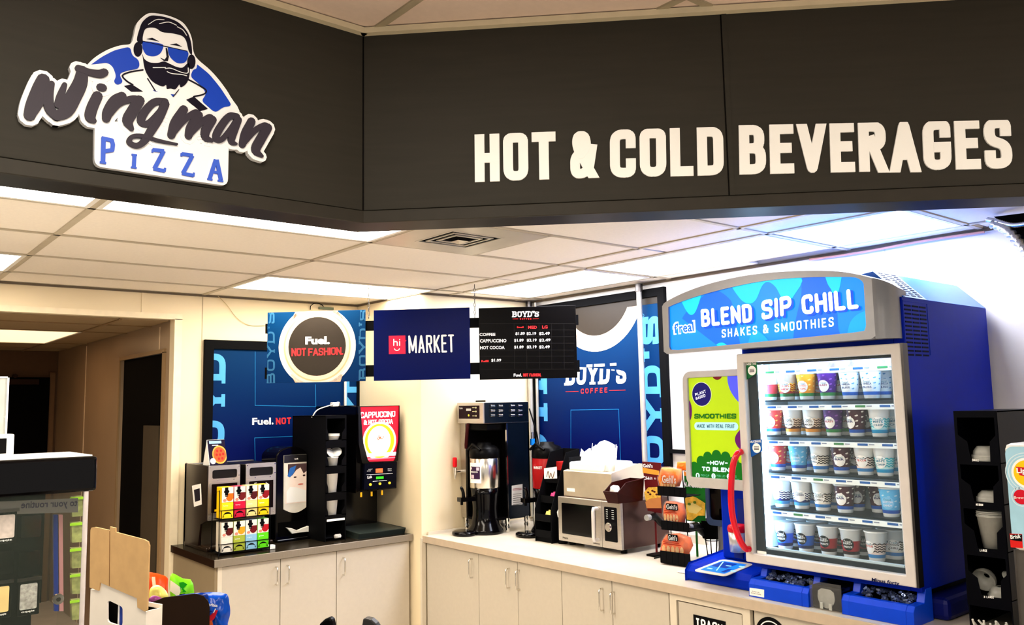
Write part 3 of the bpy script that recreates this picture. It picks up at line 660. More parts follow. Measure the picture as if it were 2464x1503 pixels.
# ================================================================== HANGING BOARDS
HC = Vector((2.476, .829, 0))
FH = Fr(HC, q2, Vector((-1, -1, 0)).normalized())
t = thing('sign_hanger', 'pair of black rails on chains that carry the three hanging boards', 'sign hanger', tuple(FH.p(0, 2.05, 0)))
ua = FH.px(638, 780)[0]; ub = FH.px(1392, 780)[0]
for y0, y1 in ((764, 788), (872, 900)):
    v0, v1 = FH.px(1141, y1)[1], FH.px(1141, y0)[1]
    g = G(); g.fbox(FH, (ua, v0, ub, v1), -.018, -.004); g.build('rail', t, BLKM)
for (px_, py_) in ((1143, 760), (888, 762)):
    u, v = FH.px(px_, py_); g = G(); n = 0; z = v
    while z < ZC-.0:
        P = [FH.p(u+(.006*math.cos(a) if n % 2 else 0), z+.014*math.sin(a), .006+(0 if n % 2 else .006*math.cos(a))) for a in [i*math.pi/4 for i in range(9)]]
        g.tube(P, .0018, 4, False); z += .024; n += 1
    c = g.build('chain', t, STEELD); c['kind'] = 'stuff'
    g = G(); g.cyl(FH.p(u, v, -.004), FH.p(u, v, .004), .006, n=10); g.build('hook', t, CHROME)
def board(q, lab, m, nm):
    A, B, D_, E_ = FH.pxs(q); r = (A[0], (D_[1]+E_[1])/2, B[0], (A[1]+B[1])/2)
    t = thing(nm, lab, 'hanging board', tuple(FH.p((r[0]+r[2])/2, r[1], .005)))
    g = G(); g.fbox(FH, r, 0, .008); g.build('panel', t, m, .001); return t, r
DB = .0088
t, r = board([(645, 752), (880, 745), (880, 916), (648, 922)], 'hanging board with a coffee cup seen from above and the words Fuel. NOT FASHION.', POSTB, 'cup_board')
g = G(); c = FH.px(764, 833); R = FH.px(857, 833)[0]-c[0]
cflat(g.use(mat('cup_shadow', (214, 178, 150), .5)), FH, FH.pxs([(712, 750), (700, 772), (828, 768), (812, 746)]), r, DB)
cflat(g, FH, FH.pxs([(700, 900), (712, 921), (820, 918), (826, 900)]), r, DB)
for k, m in ((1, mat('cup_white', (250, 240, 226), .4)), (.93, mat('cup_cream', (246, 226, 196), .4)), (.87, mat('cup_tan', (228, 178, 140), .4)), (.83, mat('cup_tan2', (238, 208, 178), .4)), (.745, mat('coffee_print', (58, 50, 42), .45))):
    cflat(g.use(m), FH, ell(c[0], c[1], R*k, R*k*(1. if k < .76 else 1.02), 56), r, DB+.002-.002*k)
g.build('cup_picture', t)
SK2 = mat('faded_blue', (52, 110, 150), .45)
letters(t, FH, "BOYD'S", FH.pxs([(663, 925), (662, 752), (643, 925)]), .22, SK2, tr=r, d1=DB, slab=True)
letters(t, FH, "BOYD'S", FH.pxs([(886, 912), (886, 746), (864, 912)]), .22, SK2, tr=r, d1=DB, slab=True)
D2 = DB+.0025
g = G().use(WT); g.btext(FH, 'Fuel.', *FH.pxs([(736, 829), (795, 828), (736, 810)]), .05, D2); g.build('word', t)
letters(t, FH, 'NOT', FH.pxs([(703, 857), (738, 856), (703, 838)]), .18, RED, cap='sq', d1=D2, gap=.05)
letters(t, FH, 'FASHION.', FH.pxs([(743, 856), (827, 853), (743, 838)]), .18, RED, cap='sq', d1=D2, gap=.05)
t, r = board([(900, 745), (1130, 741), (1132, 910), (902, 917)], 'plain dark blue hanging board with a red square and the word MARKET', mat('board_navy', (0, 20, 88), .3, nz=.03), 'market_board')
g = G(); g.flat(FH, FH.pxs([(936, 808), (976, 807), (976.7, 851), (936.5, 852)]), DB); g.flat(FH, FH.pxs([(976, 817), (979, 819.5), (976, 822)]), DB); g.build('red_square', t, mat('hi_red', (226, 40, 84), .4))
letters(t, FH, 'hi', FH.pxs([(947, 832), (964, 832), (947, 815)]), .16, WT, cap='rd', d1=DB+.001)
g = G(); g.stroke(FH, FH.pxs(ell(956, 838, 6, 5, 8, 10, 170)), .006, d1=DB+.001, cap='rd'); g.build('smile', t, WT)
letters(t, FH, 'MARKET', FH.pxs([(984, 850), (1094, 847.5), (983, 807)]), .105, WT, cap='rd', d1=DB, gap=.12)
t, r = board([(1152, 738), (1385, 738), (1383, 908), (1154, 914)], 'black hanging menu board with coffee prices', mat('menu_black', (16, 14, 15), .35), 'menu_board')
ZM = Zm(FH, 600, 680, 3.005)
g = G().use(mat('grid_grey', (52, 50, 50), .5))
for y in (295, 343, 391, 438, 487, 532, 578, 625): g.stroke(FH, ZM([(1915 if 295 < y < 440 else 1665, y), (2348, y-1)]), .0012, d1=DB, cap='bt')
for x in (1915, 2005, 2095, 2185, 2275): g.stroke(FH, ZM([(x, 298), (x+3, 625)]), .0012, d1=DB, cap='bt')
o = g.build('price_grid', t); o['kind'] = 'stuff'
letters(t, FH, "BOYD'S", ZM([(1903, 250), (2094, 247), (1904, 208)]), .22, WT, d1=DB, slab=True, gap=.08)
g = G().use(RED); g.text(FH, 'COFFEE', *ZM([(1957, 268), (2040, 267), (1957, 257)]), .2, d1=DB, gap=.5)
g.stroke(FH, ZM([(1905, 263), (1945, 262)]), .002, d1=DB, cap='bt'); g.stroke(FH, ZM([(2050, 262), (2093, 261)]), .002, d1=DB, cap='bt')
def bl(s_, x0, y0, x1, y1, h, b=.03): g.btext(FH, s_, *ZM([(x0, y0), (x1, y1), (x0, y0-h)]), b, DB)
bl('Small', 1935, 329, 1984, 328, 13); bl('MED', 2016, 333, 2080, 333, 21); bl('LG', 2118, 332, 2157, 331, 22)
bl('Refill', 1679, 575, 1731, 574, 15)
o = g.build('red_wording', t); o['kind'] = 'stuff'
g = G().use(WT)
for s_, a in (('COFFEE', (1665, 386, 1780, 385, 22)), ('CAPPUCCINO', (1668, 433, 1860, 431, 24)), ('HOT COCOA', (1670, 482, 1847, 480, 24)), ('$1.89', (1925, 381, 1993, 380, 23)), ('$2.19', (2005, 381, 2075, 380, 23)), ('$2.49', (2095, 381, 2173, 379, 23)),
              ('$1.89', (1915, 430, 1984, 429, 24)), ('$2.19', (2007, 429, 2078, 428, 24)), ('$2.49', (2095, 429, 2178, 427, 24)), ('$1.89', (1915, 479, 1984, 478, 24)), ('$2.19', (2007, 478, 2078, 477, 24)), ('$2.49', (2095, 478, 2173, 477, 24)), ('$1.09', (1750, 574, 1822, 573, 24)), ('Fuel.', (1912, 679, 1972, 678, 22))): bl(s_, *a)
o = g.build('price_wording', t); o['kind'] = 'stuff'
letters(t, FH, 'NOT FASHION.', ZM([(1981, 678), (2110, 677), (1981, 656)]), .19, RED, cap='sq', d1=DB, gap=.05)
# wire loop above the first board
g = G(); P = [FB.p(*FB.px(*q), .01) for q in ((745, 745), (747, 735), (760, 729), (775, 735), (776, 745))]; g.tube(spl([tuple(p) for p in P], 5), .003, 6)
tag(g.build('wire_loop', None, BLKM), 'small black wire loop on the back wall above the cup board', 'wire')
g = G(); a = FB.px(766, 738); b = FB.px(800, 746); g.fbox(FB, (a[0], b[1], b[0], a[1]), 0, .02); tag(g.build('wall_clip', None, mat('clip_grey', (120, 130, 112), .5)), 'small greenish clip on the back wall behind the cup board', 'clip')

# ================================================================== LEFT COUNTER
yF, xL, xR_ = 1.476, 1.045, 2.400
TOPD = mat('dark_worktop', (44, 38, 30), .22, nz=.15, sc=30)
g = G(); g.box(xL, xR_, yF+.012, YW-.01, .875, CT); o = g.build('worktop', None, TOPD, .002)
tag(o, 'dark brown worktop along the back wall under the drink machines', 'worktop')
g = G(); g.box(xL, xR_, yF, yF+.012, .873, CT+.001); ROOT[o.name] = Matrix.Identity(4); g.build('edge_band', o, mat('band_metal', (150, 140, 126), .35, .3, stretch=(20, 1, 1)), .002)
g = G(); g.box(xL-.004, xL, yF, YW-.01, .873, CT+.001); g.build('edge_band', o, mat('band_brown', (46, 30, 20), .4))
t = thing('base_cabinet', 'beige base cabinet with three doors under the dark worktop', 'cabinet', (1.7, 1.86, 0))
g = G(); g.box(xL+.03, xR_-.005, yF+.05, YW-.01, .10, .873); g.box(xL+.06, xR_, yF+.1, YW-.02, .0, .10); g.build('body', t, CAB)
g = G(); g.box(xL+.014, xL+.03, yF+.03, YW-.01, 0, .873); g.build('side_panel', t, mat('side_olive', (150, 134, 108), .5, nz=.03))
g = G(); g.box(xL+.03, xL+.055, yF+.024, yF+.05, .0, .873); g.build('stile', t, CABE)
def D_x(px_): return Y(px_, 1400, yF+.03).x
def handle(g, a, b, out):
    a, b, o_ = Vector(a), Vector(b), Vector(out); d = (b-a).normalized()*.012
    g.tube([a, a+o_*.6, a+o_+d*.6, a+o_+d*2, b+o_-d*2, b+o_-d*.6, b+o_*.6, b], .0045, 8)
edges = [527, 674, 809, 995]
for i, hx in enumerate((663, 691, 825)):
    x0, x1 = D_x(edges[i])+.002, min(D_x(edges[i+1])-.002, 2.385)
    g = G(); g.box(x0, x1, yF+.026, yF+.046, .11, .868); dd = g.build('door', t, CAB, .002)
    h0 = Y(hx, (1363, 1360, 1341)[i], yF+.026); h1 = Y(hx, (1405, 1402, 1382)[i], yF+.026)
    g = G(); handle(g, (h0.x, yF+.026, h0.z), (h0.x, yF+.026, h1.z), (0, -.03, 0)); g.build('handle', dd, CHROME)

def Fy(y): return FY(y)
# ---- twin stainless tea dispenser
t = thing('twin_beverage_dispenser', 'stainless twin dispenser with brown sides at the left end of the dark worktop', 'dispenser', (1.33, 2.0, CT))
yf, yb = 1.80, 2.19
FD = Fy(yf)
a = FD.px(501, 1121); b = FD.px(577, 1116); c = FD.px(497, 1253); e = FD.px(591, 1114); f_ = FD.px(663, 1111); h_ = FD.px(659, 1238)
SB = mat('side_brown', (40, 24, 16), .3, .3, nz=.1)
x0, x1 = a[0]-.005, f_[0]+.01; zt_ = a[1]; zm = c[1]
g = G(); g.add([(x0, yf+.004, zm), (x0, yf+.004, zt_), (x0, yb, zt_), (x0, yb, CT+.02), (x0, yf+.14, CT+.02), (x0, yf+.10, zm-.03)]+[(x0+.012, yf+.004, zm), (x0+.012, yf+.004, zt_), (x0+.012, yb, zt_), (x0+.012, yb, CT+.02), (x0+.012, yf+.14, CT+.02), (x0+.012, yf+.10, zm-.03)], [(0, 1, 2, 3, 4, 5), (6, 7, 8, 9, 10, 11)]+[(i, (i+1) % 6, 6+(i+1) % 6, 6+i) for i in range(6)]); g.build('side_panel', t, SB)
g = G(); g.box(x0, x0+.01, yb, yb+.02, CT, zt_+.005); g.box(x0, x1, yb-.01, yb+.02, CT, zt_); g.build('back_panel', t, STEEL)
g = G(); g.box(x0+.02, x1-.02, yf+.14, yb, CT+.02, zm); g.build('lower_body', t, mat('steel_shade', (120, 108, 92), .35, .8, nz=.1))
xm0, xm1 = b[0], e[0]
for (u0, u1, zz_) in ((a[0], b[0], a[1]), (e[0], f_[0], f_[1])):
    g = G(); g.box(u0, u1, yf+.006, yb-.02, zm+.01, zz_-.004); hp = g.build('hopper', t, mat('hopper_dark', (30, 24, 22), .3, .4), .003)
    g = G(); F = FD; H_ = zz_-zm; W_ = u1-u0
    g.ring(F, rr(u0, zm, u1, zz_, .006), rr(u0+W_*.12, zz_-H_*.24, u1-W_*.1, zz_-H_*.08, .012), -.004, .008)
    g.build('front_plate', hp, STEEL)
    g = G(); g.rframe(F, (u0+W_*.04, zm+H_*.1, u1-W_*.03, zz_-H_*.3), .012, .008, .011, .01, n=3); g.build('window_rim', hp, STEEL)
    g = G(); g.flat(F, rr(u0+W_*.1, zm+H_*.13, u1-W_*.08, zz_-H_*.33, .01), .0095); g.build('graphic', hp, mat('graphic_dark', (26, 12, 12), .3))
    g = G().use(WT)
    if u0 < 1.3: g.bt(F, 'Cold', u0+W_*.3, zm+H_*.36, u0+W_*.62, zm+H_*.46, .0, .0105); g.bt(F, 'brew', u0+W_*.3, zm+H_*.26, u0+W_*.62, zm+H_*.34, .0, .0105)
    else: g.bt(F, 'Fresh', u0+W_*.28, zm+H_*.56, u0+W_*.74, zm+H_*.63, .0, .0105)
    if u0 < 1.3: g.use(mat('yellow_print', (250, 212, 20), .5)); g.flat(F, rr(u0+W_*.2, zm+H_*.16, u0+W_*.36, zm+H_*.2, .001, 1), .0105)
    g.build('wording', hp)
    g = G()
    for (fx, fz) in ((.04, .03), (.96, .03), (.14, .97), (.3, .27), (.8, .27), (.93, .94), (.05, .94), (.96, .2)): g.cyl(F.p(u0+W_*fx, zz_-H_*(1-fz if 0 else fz), .008), F.p(u0+W_*fx, zz_-H_*fz, .012), .004, n=8)
    o = g.build('rivets', hp, CHROME); o['kind'] = 'stuff'
tb = Z(483, 1332, CT); g = G(); g.box(x0+.0, x1-.02, tb.y+.03, yb, CT, CT+.025); g.box(x0+.01, x1-.03, tb.y+.01, yf+.12, CT+.012, CT+.03); g.build('drip_base', t, mat('base_brown', (60, 44, 32), .3, .5), .006)
g = G(); g.box(x0+.03, x0+.14, tb.y+.02, tb.y+.035, CT+.028, CT+.034); g.box(x0+.16, x1-.05, yf, yf+.1, CT+.03, CT+.034); g.build('tray_grille', t, STEEL)
for z_ in (.0, .06, .14): pass
g = G(); g.lathe((x0+.12, yf+.04, CT+.03), [(0.001, .012), (.035, .012), (.04, 0)], 16); g.build('cup_rest', t, BLK)
# price sticker on the brown side
Fs = Fr((x0-.001, 0, 0), (0, -1, 0), (-1, 0, 0)); q = Fs.pxs([(462, 1168), (484, 1163), (486, 1213), (467, 1219)])
g = G().use(PAPER); g.flat(Fs, q, .0008); g.use(NAVY); q2_ = Fs.pxs([(467, 1178), (481, 1174), (482, 1203), (470, 1207)]); g.flat(Fs, q2_, .0014); g.build('paper_label', t)
# ---- pizza tent card on top
F = Fy(yf+.06); q = F.pxs([(501, 1119), (543, 1119), (532, 1057), (495, 1060)])
t = thing('tent_card', 'folded pizza tent card standing on top of the twin dispenser', 'card', tuple(F.p((q[0][0]+q[1][0])/2, q[0][1])))
g = G(); z0 = zt_+.001; z1 = q[2][1]; ux0, ux1 = q[0][0], q[1][0]; dx = -.012
FT_ = Fr((ux0, yf+.03, z0), (1, 0, 0), (0, -1, .38), (0, .38, 1)); hgt = (z1-z0)*1.07; wid = ux1-ux0
g.fbox(FT_, (0, 0, wid, hgt), -.001, 0); g.build('front_leaf', t, mat('card_navy', (34, 26, 54), .4))
g = G(); FT2 = Fr((ux0, yf+.03+2*.38*(z1-z0), z0), (1, 0, 0), (0, 1, .38), (0, -.38, 1)); g.fbox(FT2, (0, 0, wid, hgt), -.001, 0); g.build('back_leaf', t, PAPER)
g = G(); P = [(ux0-.0, yf+.03+.38*2*(z1-z0)*k_, z0+(z1-z0)*(1-abs(2*k_-1))) for k_ in (0, .5, 1)]; g.add(P+[(p[0]-.0015, p[1], p[2]) for p in P], [(0, 1, 2), (3, 4, 5), (0, 1, 4, 3), (1, 2, 5, 4)]); g.build('side_leaf', t, PAPER)
g = G().use(mat('pizza_crust', (240, 170, 80), .5)); g.flat(FT_, clip(ell(wid*.62, hgt*.4, wid*.42, hgt*.36, 20), (0, 0, wid, hgt)), .0006)
g.use(mat('pizza_sauce', (226, 92, 40), .5)); g.flat(FT_, clip(ell(wid*.62, hgt*.4, wid*.36, hgt*.3, 20), (0, 0, wid, hgt)), .0009); g.use(mat('pepperoni', (178, 32, 24), .5))
for a_, b_ in ((.5, .55), (.72, .55), (.45, .4), (.64, .4), (.82, .42), (.55, .24), (.75, .25)): g.flat(FT_, ell(wid*a_, hgt*b_, wid*.07, hgt*.055, 8), .0012)
g.use(mat('card_sky', (150, 190, 230), .5)); g.flat(FT_, [(wid*.1, hgt*.84), (wid*.8, hgt*.84), (wid*.8, hgt*.95), (wid*.1, hgt*.95)], .0006); g.use(WT); g.flat(FT_, ell(wid*.2, hgt*.16, wid*.16, hgt*.12, 10), .0009); g.use(WT); g.flat(FT_, [(wid*.25, hgt*.76), (wid*.6, hgt*.76), (wid*.6, hgt*.79), (wid*.25, hgt*.79)], .0006)
g.build('pizza_picture', t)

# ---- tea rack: 2 tiers x 4 boxes
yr = 1.60; FR_ = Fy(yr)
a = FR_.px(525, 1172); b = FR_.px(647, 1166); c = FR_.px(533, 1325); xa, xb = FR_.px(531, 1300)[0], b[0]+.004
t = thing('wire_tea_rack', 'black wire rack holding eight tea boxes at the front of the dark worktop', 'rack', ((xa+xb)/2, yr+.05, CT))
zt1 = a[1]; z1b = FR_.px(590, 1242)[1]; z2t = FR_.px(590, 1250)[1]; z2b = FR_.px(590, 1322)[1]
g = G()
for x in (xa-.012, xb+.004): g.tube([(x, yr+.0, CT+.002), (x, yr-.006, CT+.03), (x, yr, zt1-.02), (x, yr+.11, zt1-.05), (x, yr+.12, CT+.005)], .0028, 6)
g.build('side_wire', t, BLKM)
for zz_ in (z1b-.004, z2b-.004):
    g = G()
    for k in range(5):
        x = xa+(xb-xa)*k/4; g.tube([(x, yr+.1, zz_), (x, yr-.008, zz_), (x, yr-.008, zz_+.052)], .002, 6)
    g.tube([(xa-.012, yr-.008, zz_+.052), (xb+.004, yr-.008, zz_+.052)], .0025, 6); g.tube([(xa-.012, yr-.008, zz_), (xb+.004, yr-.008, zz_)], .0022, 6); g.box(xa-.01, xb, yr, yr+.1, zz_-.002, zz_)
    g.build('tier', t, BLKM)
g = G(); g.tube([(xa-.03, yr-.05, CT+.003), (xa-.012, yr-.02, CT+.04), (xa-.012, yr, CT+.07)], .003, 6); g.build('foot_wire', t, BLKM)
cols = [((246, 206, 14), (250, 224, 40), (226, 120, 30)), ((196, 30, 84), (210, 24, 70), (120, 26, 30)), ((230, 206, 140), (238, 220, 150), (90, 20, 28)), ((246, 206, 14), (250, 214, 20), (150, 16, 30)),
        ((216, 206, 188), (236, 230, 214), (96, 20, 20)), ((160, 176, 60), (176, 188, 70), (236, 170, 40)), ((190, 220, 238), (150, 200, 226), (120, 14, 24)), ((104, 210, 40), (110, 224, 30), (190, 24, 40))]
nmz = ['bright yellow tea box, far left of the upper tier', 'magenta tea box, second on the upper tier', 'pale sand tea box, third on the upper tier', 'yellow tea box with a red cup, right end of the upper tier', 'cream white tea box, left end of the lower tier', 'olive green tea box, second on the lower tier', 'pale blue tea box, third on the lower tier', 'bright green tea box, right end of the lower tier']
bw = (xb-xa)/4
for i in range(8):
    x = xa+bw*(i % 4)+.0025; zb = z1b if i < 4 else z2b; ztp = zt1-.004 if i < 4 else z2t-.004; w_ = bw-.005; H_ = ztp-zb
    tb_ = thing('tea_box', nmz[i], 'box', (x+w_/2, yr+.04, zb), 'tea boxes on the wire rack'); F = FY(yr, x, zb)
    c1, c2, c3 = cols[i]
    g = G(); g.box(x, x+w_, yr, yr+.085, zb, zb+H_); g.build('carton', tb_, col(c1), .001)
    g = G().use(col((246, 236, 222))); g.flat(F, [(0, H_*.52), (w_, H_*.52), (w_, H_), (0, H_)], .0006)
    g.use(col(c3)); g.flat(F, ell(w_*.68, H_*.66, w_*.3, H_*.12, 12), .0010); g.flat(F, [(w_*.35, H_*.62), (w_, H_*.62), (w_, H_*.8), (w_*.5, H_*.8)], .0012)
    g.use(col((236, 150, 130))); g.flat(F, ell(w_*.25, H_*.58, w_*.16, H_*.05, 8), .0014)
    g.use(BLKM); g.flat(F, rr(w_*.26, H_*.74, w_*.54, H_, .001, 1), .0016); g.flat(F, ell(w_*.4, H_*.86, w_*.24, H_*.06, 12), .0018); g.flat(F, rr(w_*.28, H_*.7, w_*.52, H_*.73, .001, 1), .0016)
    g.use(col(c2)); g.flat(F, [(0, 0), (w_, 0), (w_, H_*.5), (0, H_*.5)], .0006)
    g.use(WT); g.bt(F, ('honey', 'berry', 'classic', 'lemon', 'earl', 'mint', 'night', 'green')[i], w_*.14, H_*.38, w_*.55, H_*.43, 0, .0010)
    g.build('front_print', tb_)
    g = G().use(BLKM); g.flat(F, ell(w_/2, .006, w_*.42, H_*.17, 14, 0, 180), .0016)
    for k in range(3): g.use(col(c2)); g.flat(F, ell(w_/2, .006+k*.006, w_*.36, H_*.045, 10, 0, 180), .0022+.0004*k)
    g.build('opening', tb_)

# ---- napkin dispenser
yn = 1.86; F = Fy(yn)
x0 = F.px(663, 1200)[0]; x1 = F.px(740, 1200)[0]; ztp = F.px(700, 1074)[1]
t = thing('napkin_dispenser', 'tall black napkin dispenser with a rounded top and a child picture on its front', 'dispenser', ((x0+x1)/2, yn+.12, CT))
g = G(); W_ = x1-x0; prof = [(x0, CT), (x1, CT), (x1, ztp-.07)]+[(x1-W_/2+W_/2*math.cos(math.radians(a_)), ztp-.07+.07*math.sin(math.radians(a_))) for a_ in range(15, 166, 15)]+[(x0, ztp-.07)]
P = [(a_, b_) for a_, b_ in prof]; g.prism(F, P, -.24, 0); g.build('housing', t, BLKG, .008)
g = G(); pts = F.pxs([(681, 1245-20), (682, 1095), (737, 1093), (738, 1225)]); u0, v0, u1, v1 = pts[0][0], pts[0][1], pts[2][0], pts[1][1]
B_ = [(u0, v1), (u0, v0)]+[(u0+(u1-u0)*k/8, v0-.03*math.sin(math.pi*k/8)-.0) for k in range(1, 8)]+[(u1, v0), (u1, v1)]
g.prism(F, B_, 0, .008); g.build('face_plate', t, mat('plate_warm', (232, 226, 216), .35, .0, nz=.05), .002)
pr_ = (u0+.012, v0+.035, u1-.002, v1-.06)
g = G().use(mat('photo_skin', (252, 234, 224), .5)); g.flat(F, [(pr_[0], pr_[1]), (pr_[2], pr_[1]), (pr_[2], pr_[3]), (pr_[0], pr_[3])], .0092)
w_, h_ = pr_[2]-pr_[0], pr_[3]-pr_[1]; U = lambda a_, b_: (pr_[0]+w_*a_, pr_[1]+h_*b_)
g.use(mat('photo_hair', (92, 70, 72), .5)); g.flat(F, [U(.1, 1), U(1, 1), U(1, .8), U(.86, .74), U(.7, .9), U(.5, .84), U(.3, .7), U(.1, .72)], .0098)
g.use(mat('photo_blue', (60, 120, 196), .5)); g.flat(F, [U(.08, .7), U(.2, .9), U(.5, .96), U(.4, .78), U(.2, .66)], .0102)
g.use(mat('photo_dark', (70, 44, 44), .5)); g.flat(F, ell(*U(.45, .66), w_*.08, h_*.02, 8), .0102); g.flat(F, ell(*U(.88, .69), w_*.07, h_*.025, 8), .0102); g.use(mat('photo_lip', (214, 120, 110), .5)); g.flat(F, ell(*U(.72, .47), w_*.14, h_*.02, 8), .0102)
g.use(WT); g.flat(F, [U(.05, .02), U(.98, .02), U(.98, .3), U(.5, .4), U(.2, .42), U(.05, .3)], .0104); g.build('picture', t)
g = G(); g.fbox(F, (u0, v1-.05, u1, v1), .008, .0095); g.use(None); o = g.build('badge_band', t, STEELD); g = G().use(WT); g.bt(F, 'tork', u0+(u1-u0)*.45, v1-.032, u0+(u1-u0)*.62, v1-.022, .03, .0102); g.build('logo', t)
g = G(); g.fbox(F, (x0+.02, CT+.03, x1-.01, CT+.12), .0, .004); g.build('recess', t, VOID)
g = G(); q = F.pxs([(686, 1268), (700, 1283), (718, 1280), (742, 1278), (744, 1263), (728, 1268), (712, 1275), (700, 1270)]); g.prism(F, q, -.02, .022); g.build('napkin', t, PAPER, .003)
g = G(); g.box(x0-.008, x1, yn-.05, yn+.02, CT, CT+.018); g.build('foot', t, BLKG, .005)
# ---- cup tower with 4 bays
yt = 1.60; F = Fy(yt)
x0, x1 = F.px(783, 1200)[0], F.px(833, 1200)[0]; ztp = F.px(806, 999)[1]
t = thing('cup_tower', 'tall black dispenser tower with white cups beside the cappuccino machine', 'dispenser', ((x0+x1)/2, yt+.25, CT))
g = G(); g.box(x0, x0+.006, yt+.004, yt+.5, CT, ztp); g.box(x1-.006, x1, yt+.004, yt+.5, CT, ztp); g.box(x0, x1, yt+.49, yt+.5, CT, ztp); g.box(x0, x1, yt+.004, yt+.5, ztp-.006, ztp)
bays = [F.px(806, y)[1] for y in (1062, 1124, 1188, 1242, 1292)]
for z_ in bays: g.box(x0+.002, x1-.002, yt+.02, yt+.5, z_-.006, z_)
g.build('shell', t, BLKM, .001)
W_ = x1-x0; tops = [ztp-.02]+[z_-.04 for z_ in bays[:3]]
g = G(); prev = ztp
for i in range(4):
    z1_ = tops[i]; z0_ = bays[i]-.0; m_ = (z0_+z1_)/2
    A = [(x0, prev), (x0, z0_-.02 if i < 3 else z0_-.04), (x1, z0_-.02 if i < 3 else z0_-.04), (x1, prev)]
    hole = [(x0+W_*.06, z1_), (x0+W_*.06, m_+.01), (x0+W_*.12, m_-.02), (x0+W_*.14, z0_+.006), (x1-W_*.24, z0_+.006), (x1-W_*.22, m_-.02), (x1-W_*.08, m_+.01), (x1-W_*.08, z1_)]
    B4 = [(x0, z1_), (x0, m_+.01), (x0, m_-.02), (x0, z0_+.006), (x1, z0_+.006), (x1, m_-.02), (x1, m_+.01), (x1, z1_)]
    for k in range(7):
        if k == 3: continue
        g.flat(F, [B4[k], B4[k+1], hole[k+1], hole[k]], .002)
    g.flat(F, [(x0, z1_), (x1, z1_), (x1, prev), (x0, prev)], .002); prev = z0_+.012
g.flat(F, [(x0, bays[3]+.012), (x1, bays[3]+.012), (x1, bays[3]-.01), (x0, bays[3]-.01)], .002)
g.build('front_plate', t, BLK)
g = G(); g.fbox(F, (x0+.01, bays[3]-.028, x1-.012, bays[3]-.014), .0, .004); g.build('label_strip', t, WHITE)
xc = (x0+x1)/2
def cup(name, lab, c, r0, r1, h, m=WHITE, n_=1, group=None, tilt=None, cat='cup'):
    tt = thing(name, lab, cat, c, group); g = G()
    if tilt: g.T = Matrix.Translation(Vector(c)) @ Matrix.Rotation(tilt, 4, 'X') @ Matrix.Translation(-Vector(c))
    g.lathe(c, [(.001, 0), (r0, 0), (r1, h), (r1+.003, h), (r1+.003, h+.005), (r1-.001, h+.005), (r0-.002, .004), (.001, .004)], 20); g.build('body', tt, m)
    if n_ > 1:
        g = G(); 
        if tilt: g.T = Matrix.Translation(Vector(c)) @ Matrix.Rotation(tilt, 4, 'X') @ Matrix.Translation(-Vector(c))
        for k in range(n_): g.lathe(c, [(r1, h+.004+k*.006), (r1+.003, h+.006+k*.006), (r1, h+.009+k*.006)], 20)
        g.build('stacked_rims', tt, m)
    return tt
cup('paper_cup', 'short white cup in the top bay of the black cup tower', (xc, yt+.05, bays[0]+.001), .036, .046, .035, n_=2, group='cups in the black tower')
cup('paper_cup', 'tall white cup in the third bay of the black cup tower', (xc-.012, yt+.05, bays[2]+.001), .036, .048, .135, n_=2, group='cups in the black tower')
cup('paper_cup', 'tall white cup in the lowest bay of the black cup tower', (xc-.012, yt+.05, bays[3]+.001), .036, .049, .135, n_=2, group='cups in the black tower')
cup('paper_cup', 'white cup leaning among lids in the second bay of the black cup tower', (xc, yt+.055, bays[1]+.001), .032, .04, .06, group='cups in the black tower')
for k in range(2):
    g = G(); c = Vector((xc+(-.02, .022)[k], yt+.045, bays[1]+.095)); g.T = Matrix.Translation(c) @ Matrix.Rotation((.9, .7)[k], 4, 'X') @ Matrix.Rotation((.4, -.5)[k], 4, 'Y'); g.lathe((0, 0, 0), [(.001, .006), (.03, .006), (.034, 0), (.04, 0), (.04, .004)], 18)
    tag(g.build('cup_cover', None, WHITE), ('white lid leaning left in the second bay of the cup tower', 'white lid leaning right in the second bay of the cup tower')[k], 'lid', 'lids in the black tower')
g = G(); g.pillow(Fy(yt+.02), rr(xc-.002, CT+.012, xc+.05, CT+.04, .01), .02, wr=.6); tag(g.build('creamer_packet', None, mat('packet_grey', (200, 196, 188), .4, nz=.3, sc=120)), 'small pale packet lying at the foot of the cup tower', 'packet')
# ---- cappuccino machine
yc = 1.60; F = Fy(yc)
x0, x1 = F.px(862, 1050)[0], F.px(958, 1050)[0]; ztp = F.px(910, 976)[1]; W_ = x1-x0
t = thing('cappuccino_machine', 'black cappuccino and hot cocoa machine with a glowing red front', 'coffee machine', ((x0+x1)/2, yc+.3, CT))
zc0 = F.px(900, 1108)[1]; zn = F.px(905, 1180)[1]
g = G(); g.add([(x0-.01, yc+.02, zn), (x0-.01, yc+.02, ztp), (x0-.01, yc+.6, ztp+.0), (x0-.01, yc+.6, zn)]+[(x1, yc+.02, zn), (x1, yc+.02, ztp), (x1, yc+.6, ztp), (x1, yc+.6, zn)], [(0, 1, 2, 3), (4, 5, 6, 7), (0, 1, 5, 4), (1, 2, 6, 5), (2, 3, 7, 6), (3, 0, 4, 7)]); g.box(x0+.0, x1-.02, yc+.25, yc+.6, CT, zn); g.build('housing', t, BLKG, .006)
pq = F.pxs([(865, 979), (959, 976), (957, 1060), (949, 1104), (946, 1108), (887, 1110), (883, 1106), (872, 1066)])
g = G(); out = [(x0-.008, ztp), (x1+.004, ztp), (x1+.004, pq[2][1]), (x1-.01, zc0-.006), (x1-.02, zc0-.014), (x0+.03, zc0-.014), (x0+.022, zc0-.008), (x0-.004, pq[7][1])]
g.ring(F, out, [(a_+(x0+x1)/2*0, b_) for a_, b_ in pq], -.02, .014); g.build('bezel', t, BLKG)
ES = L_SIGN
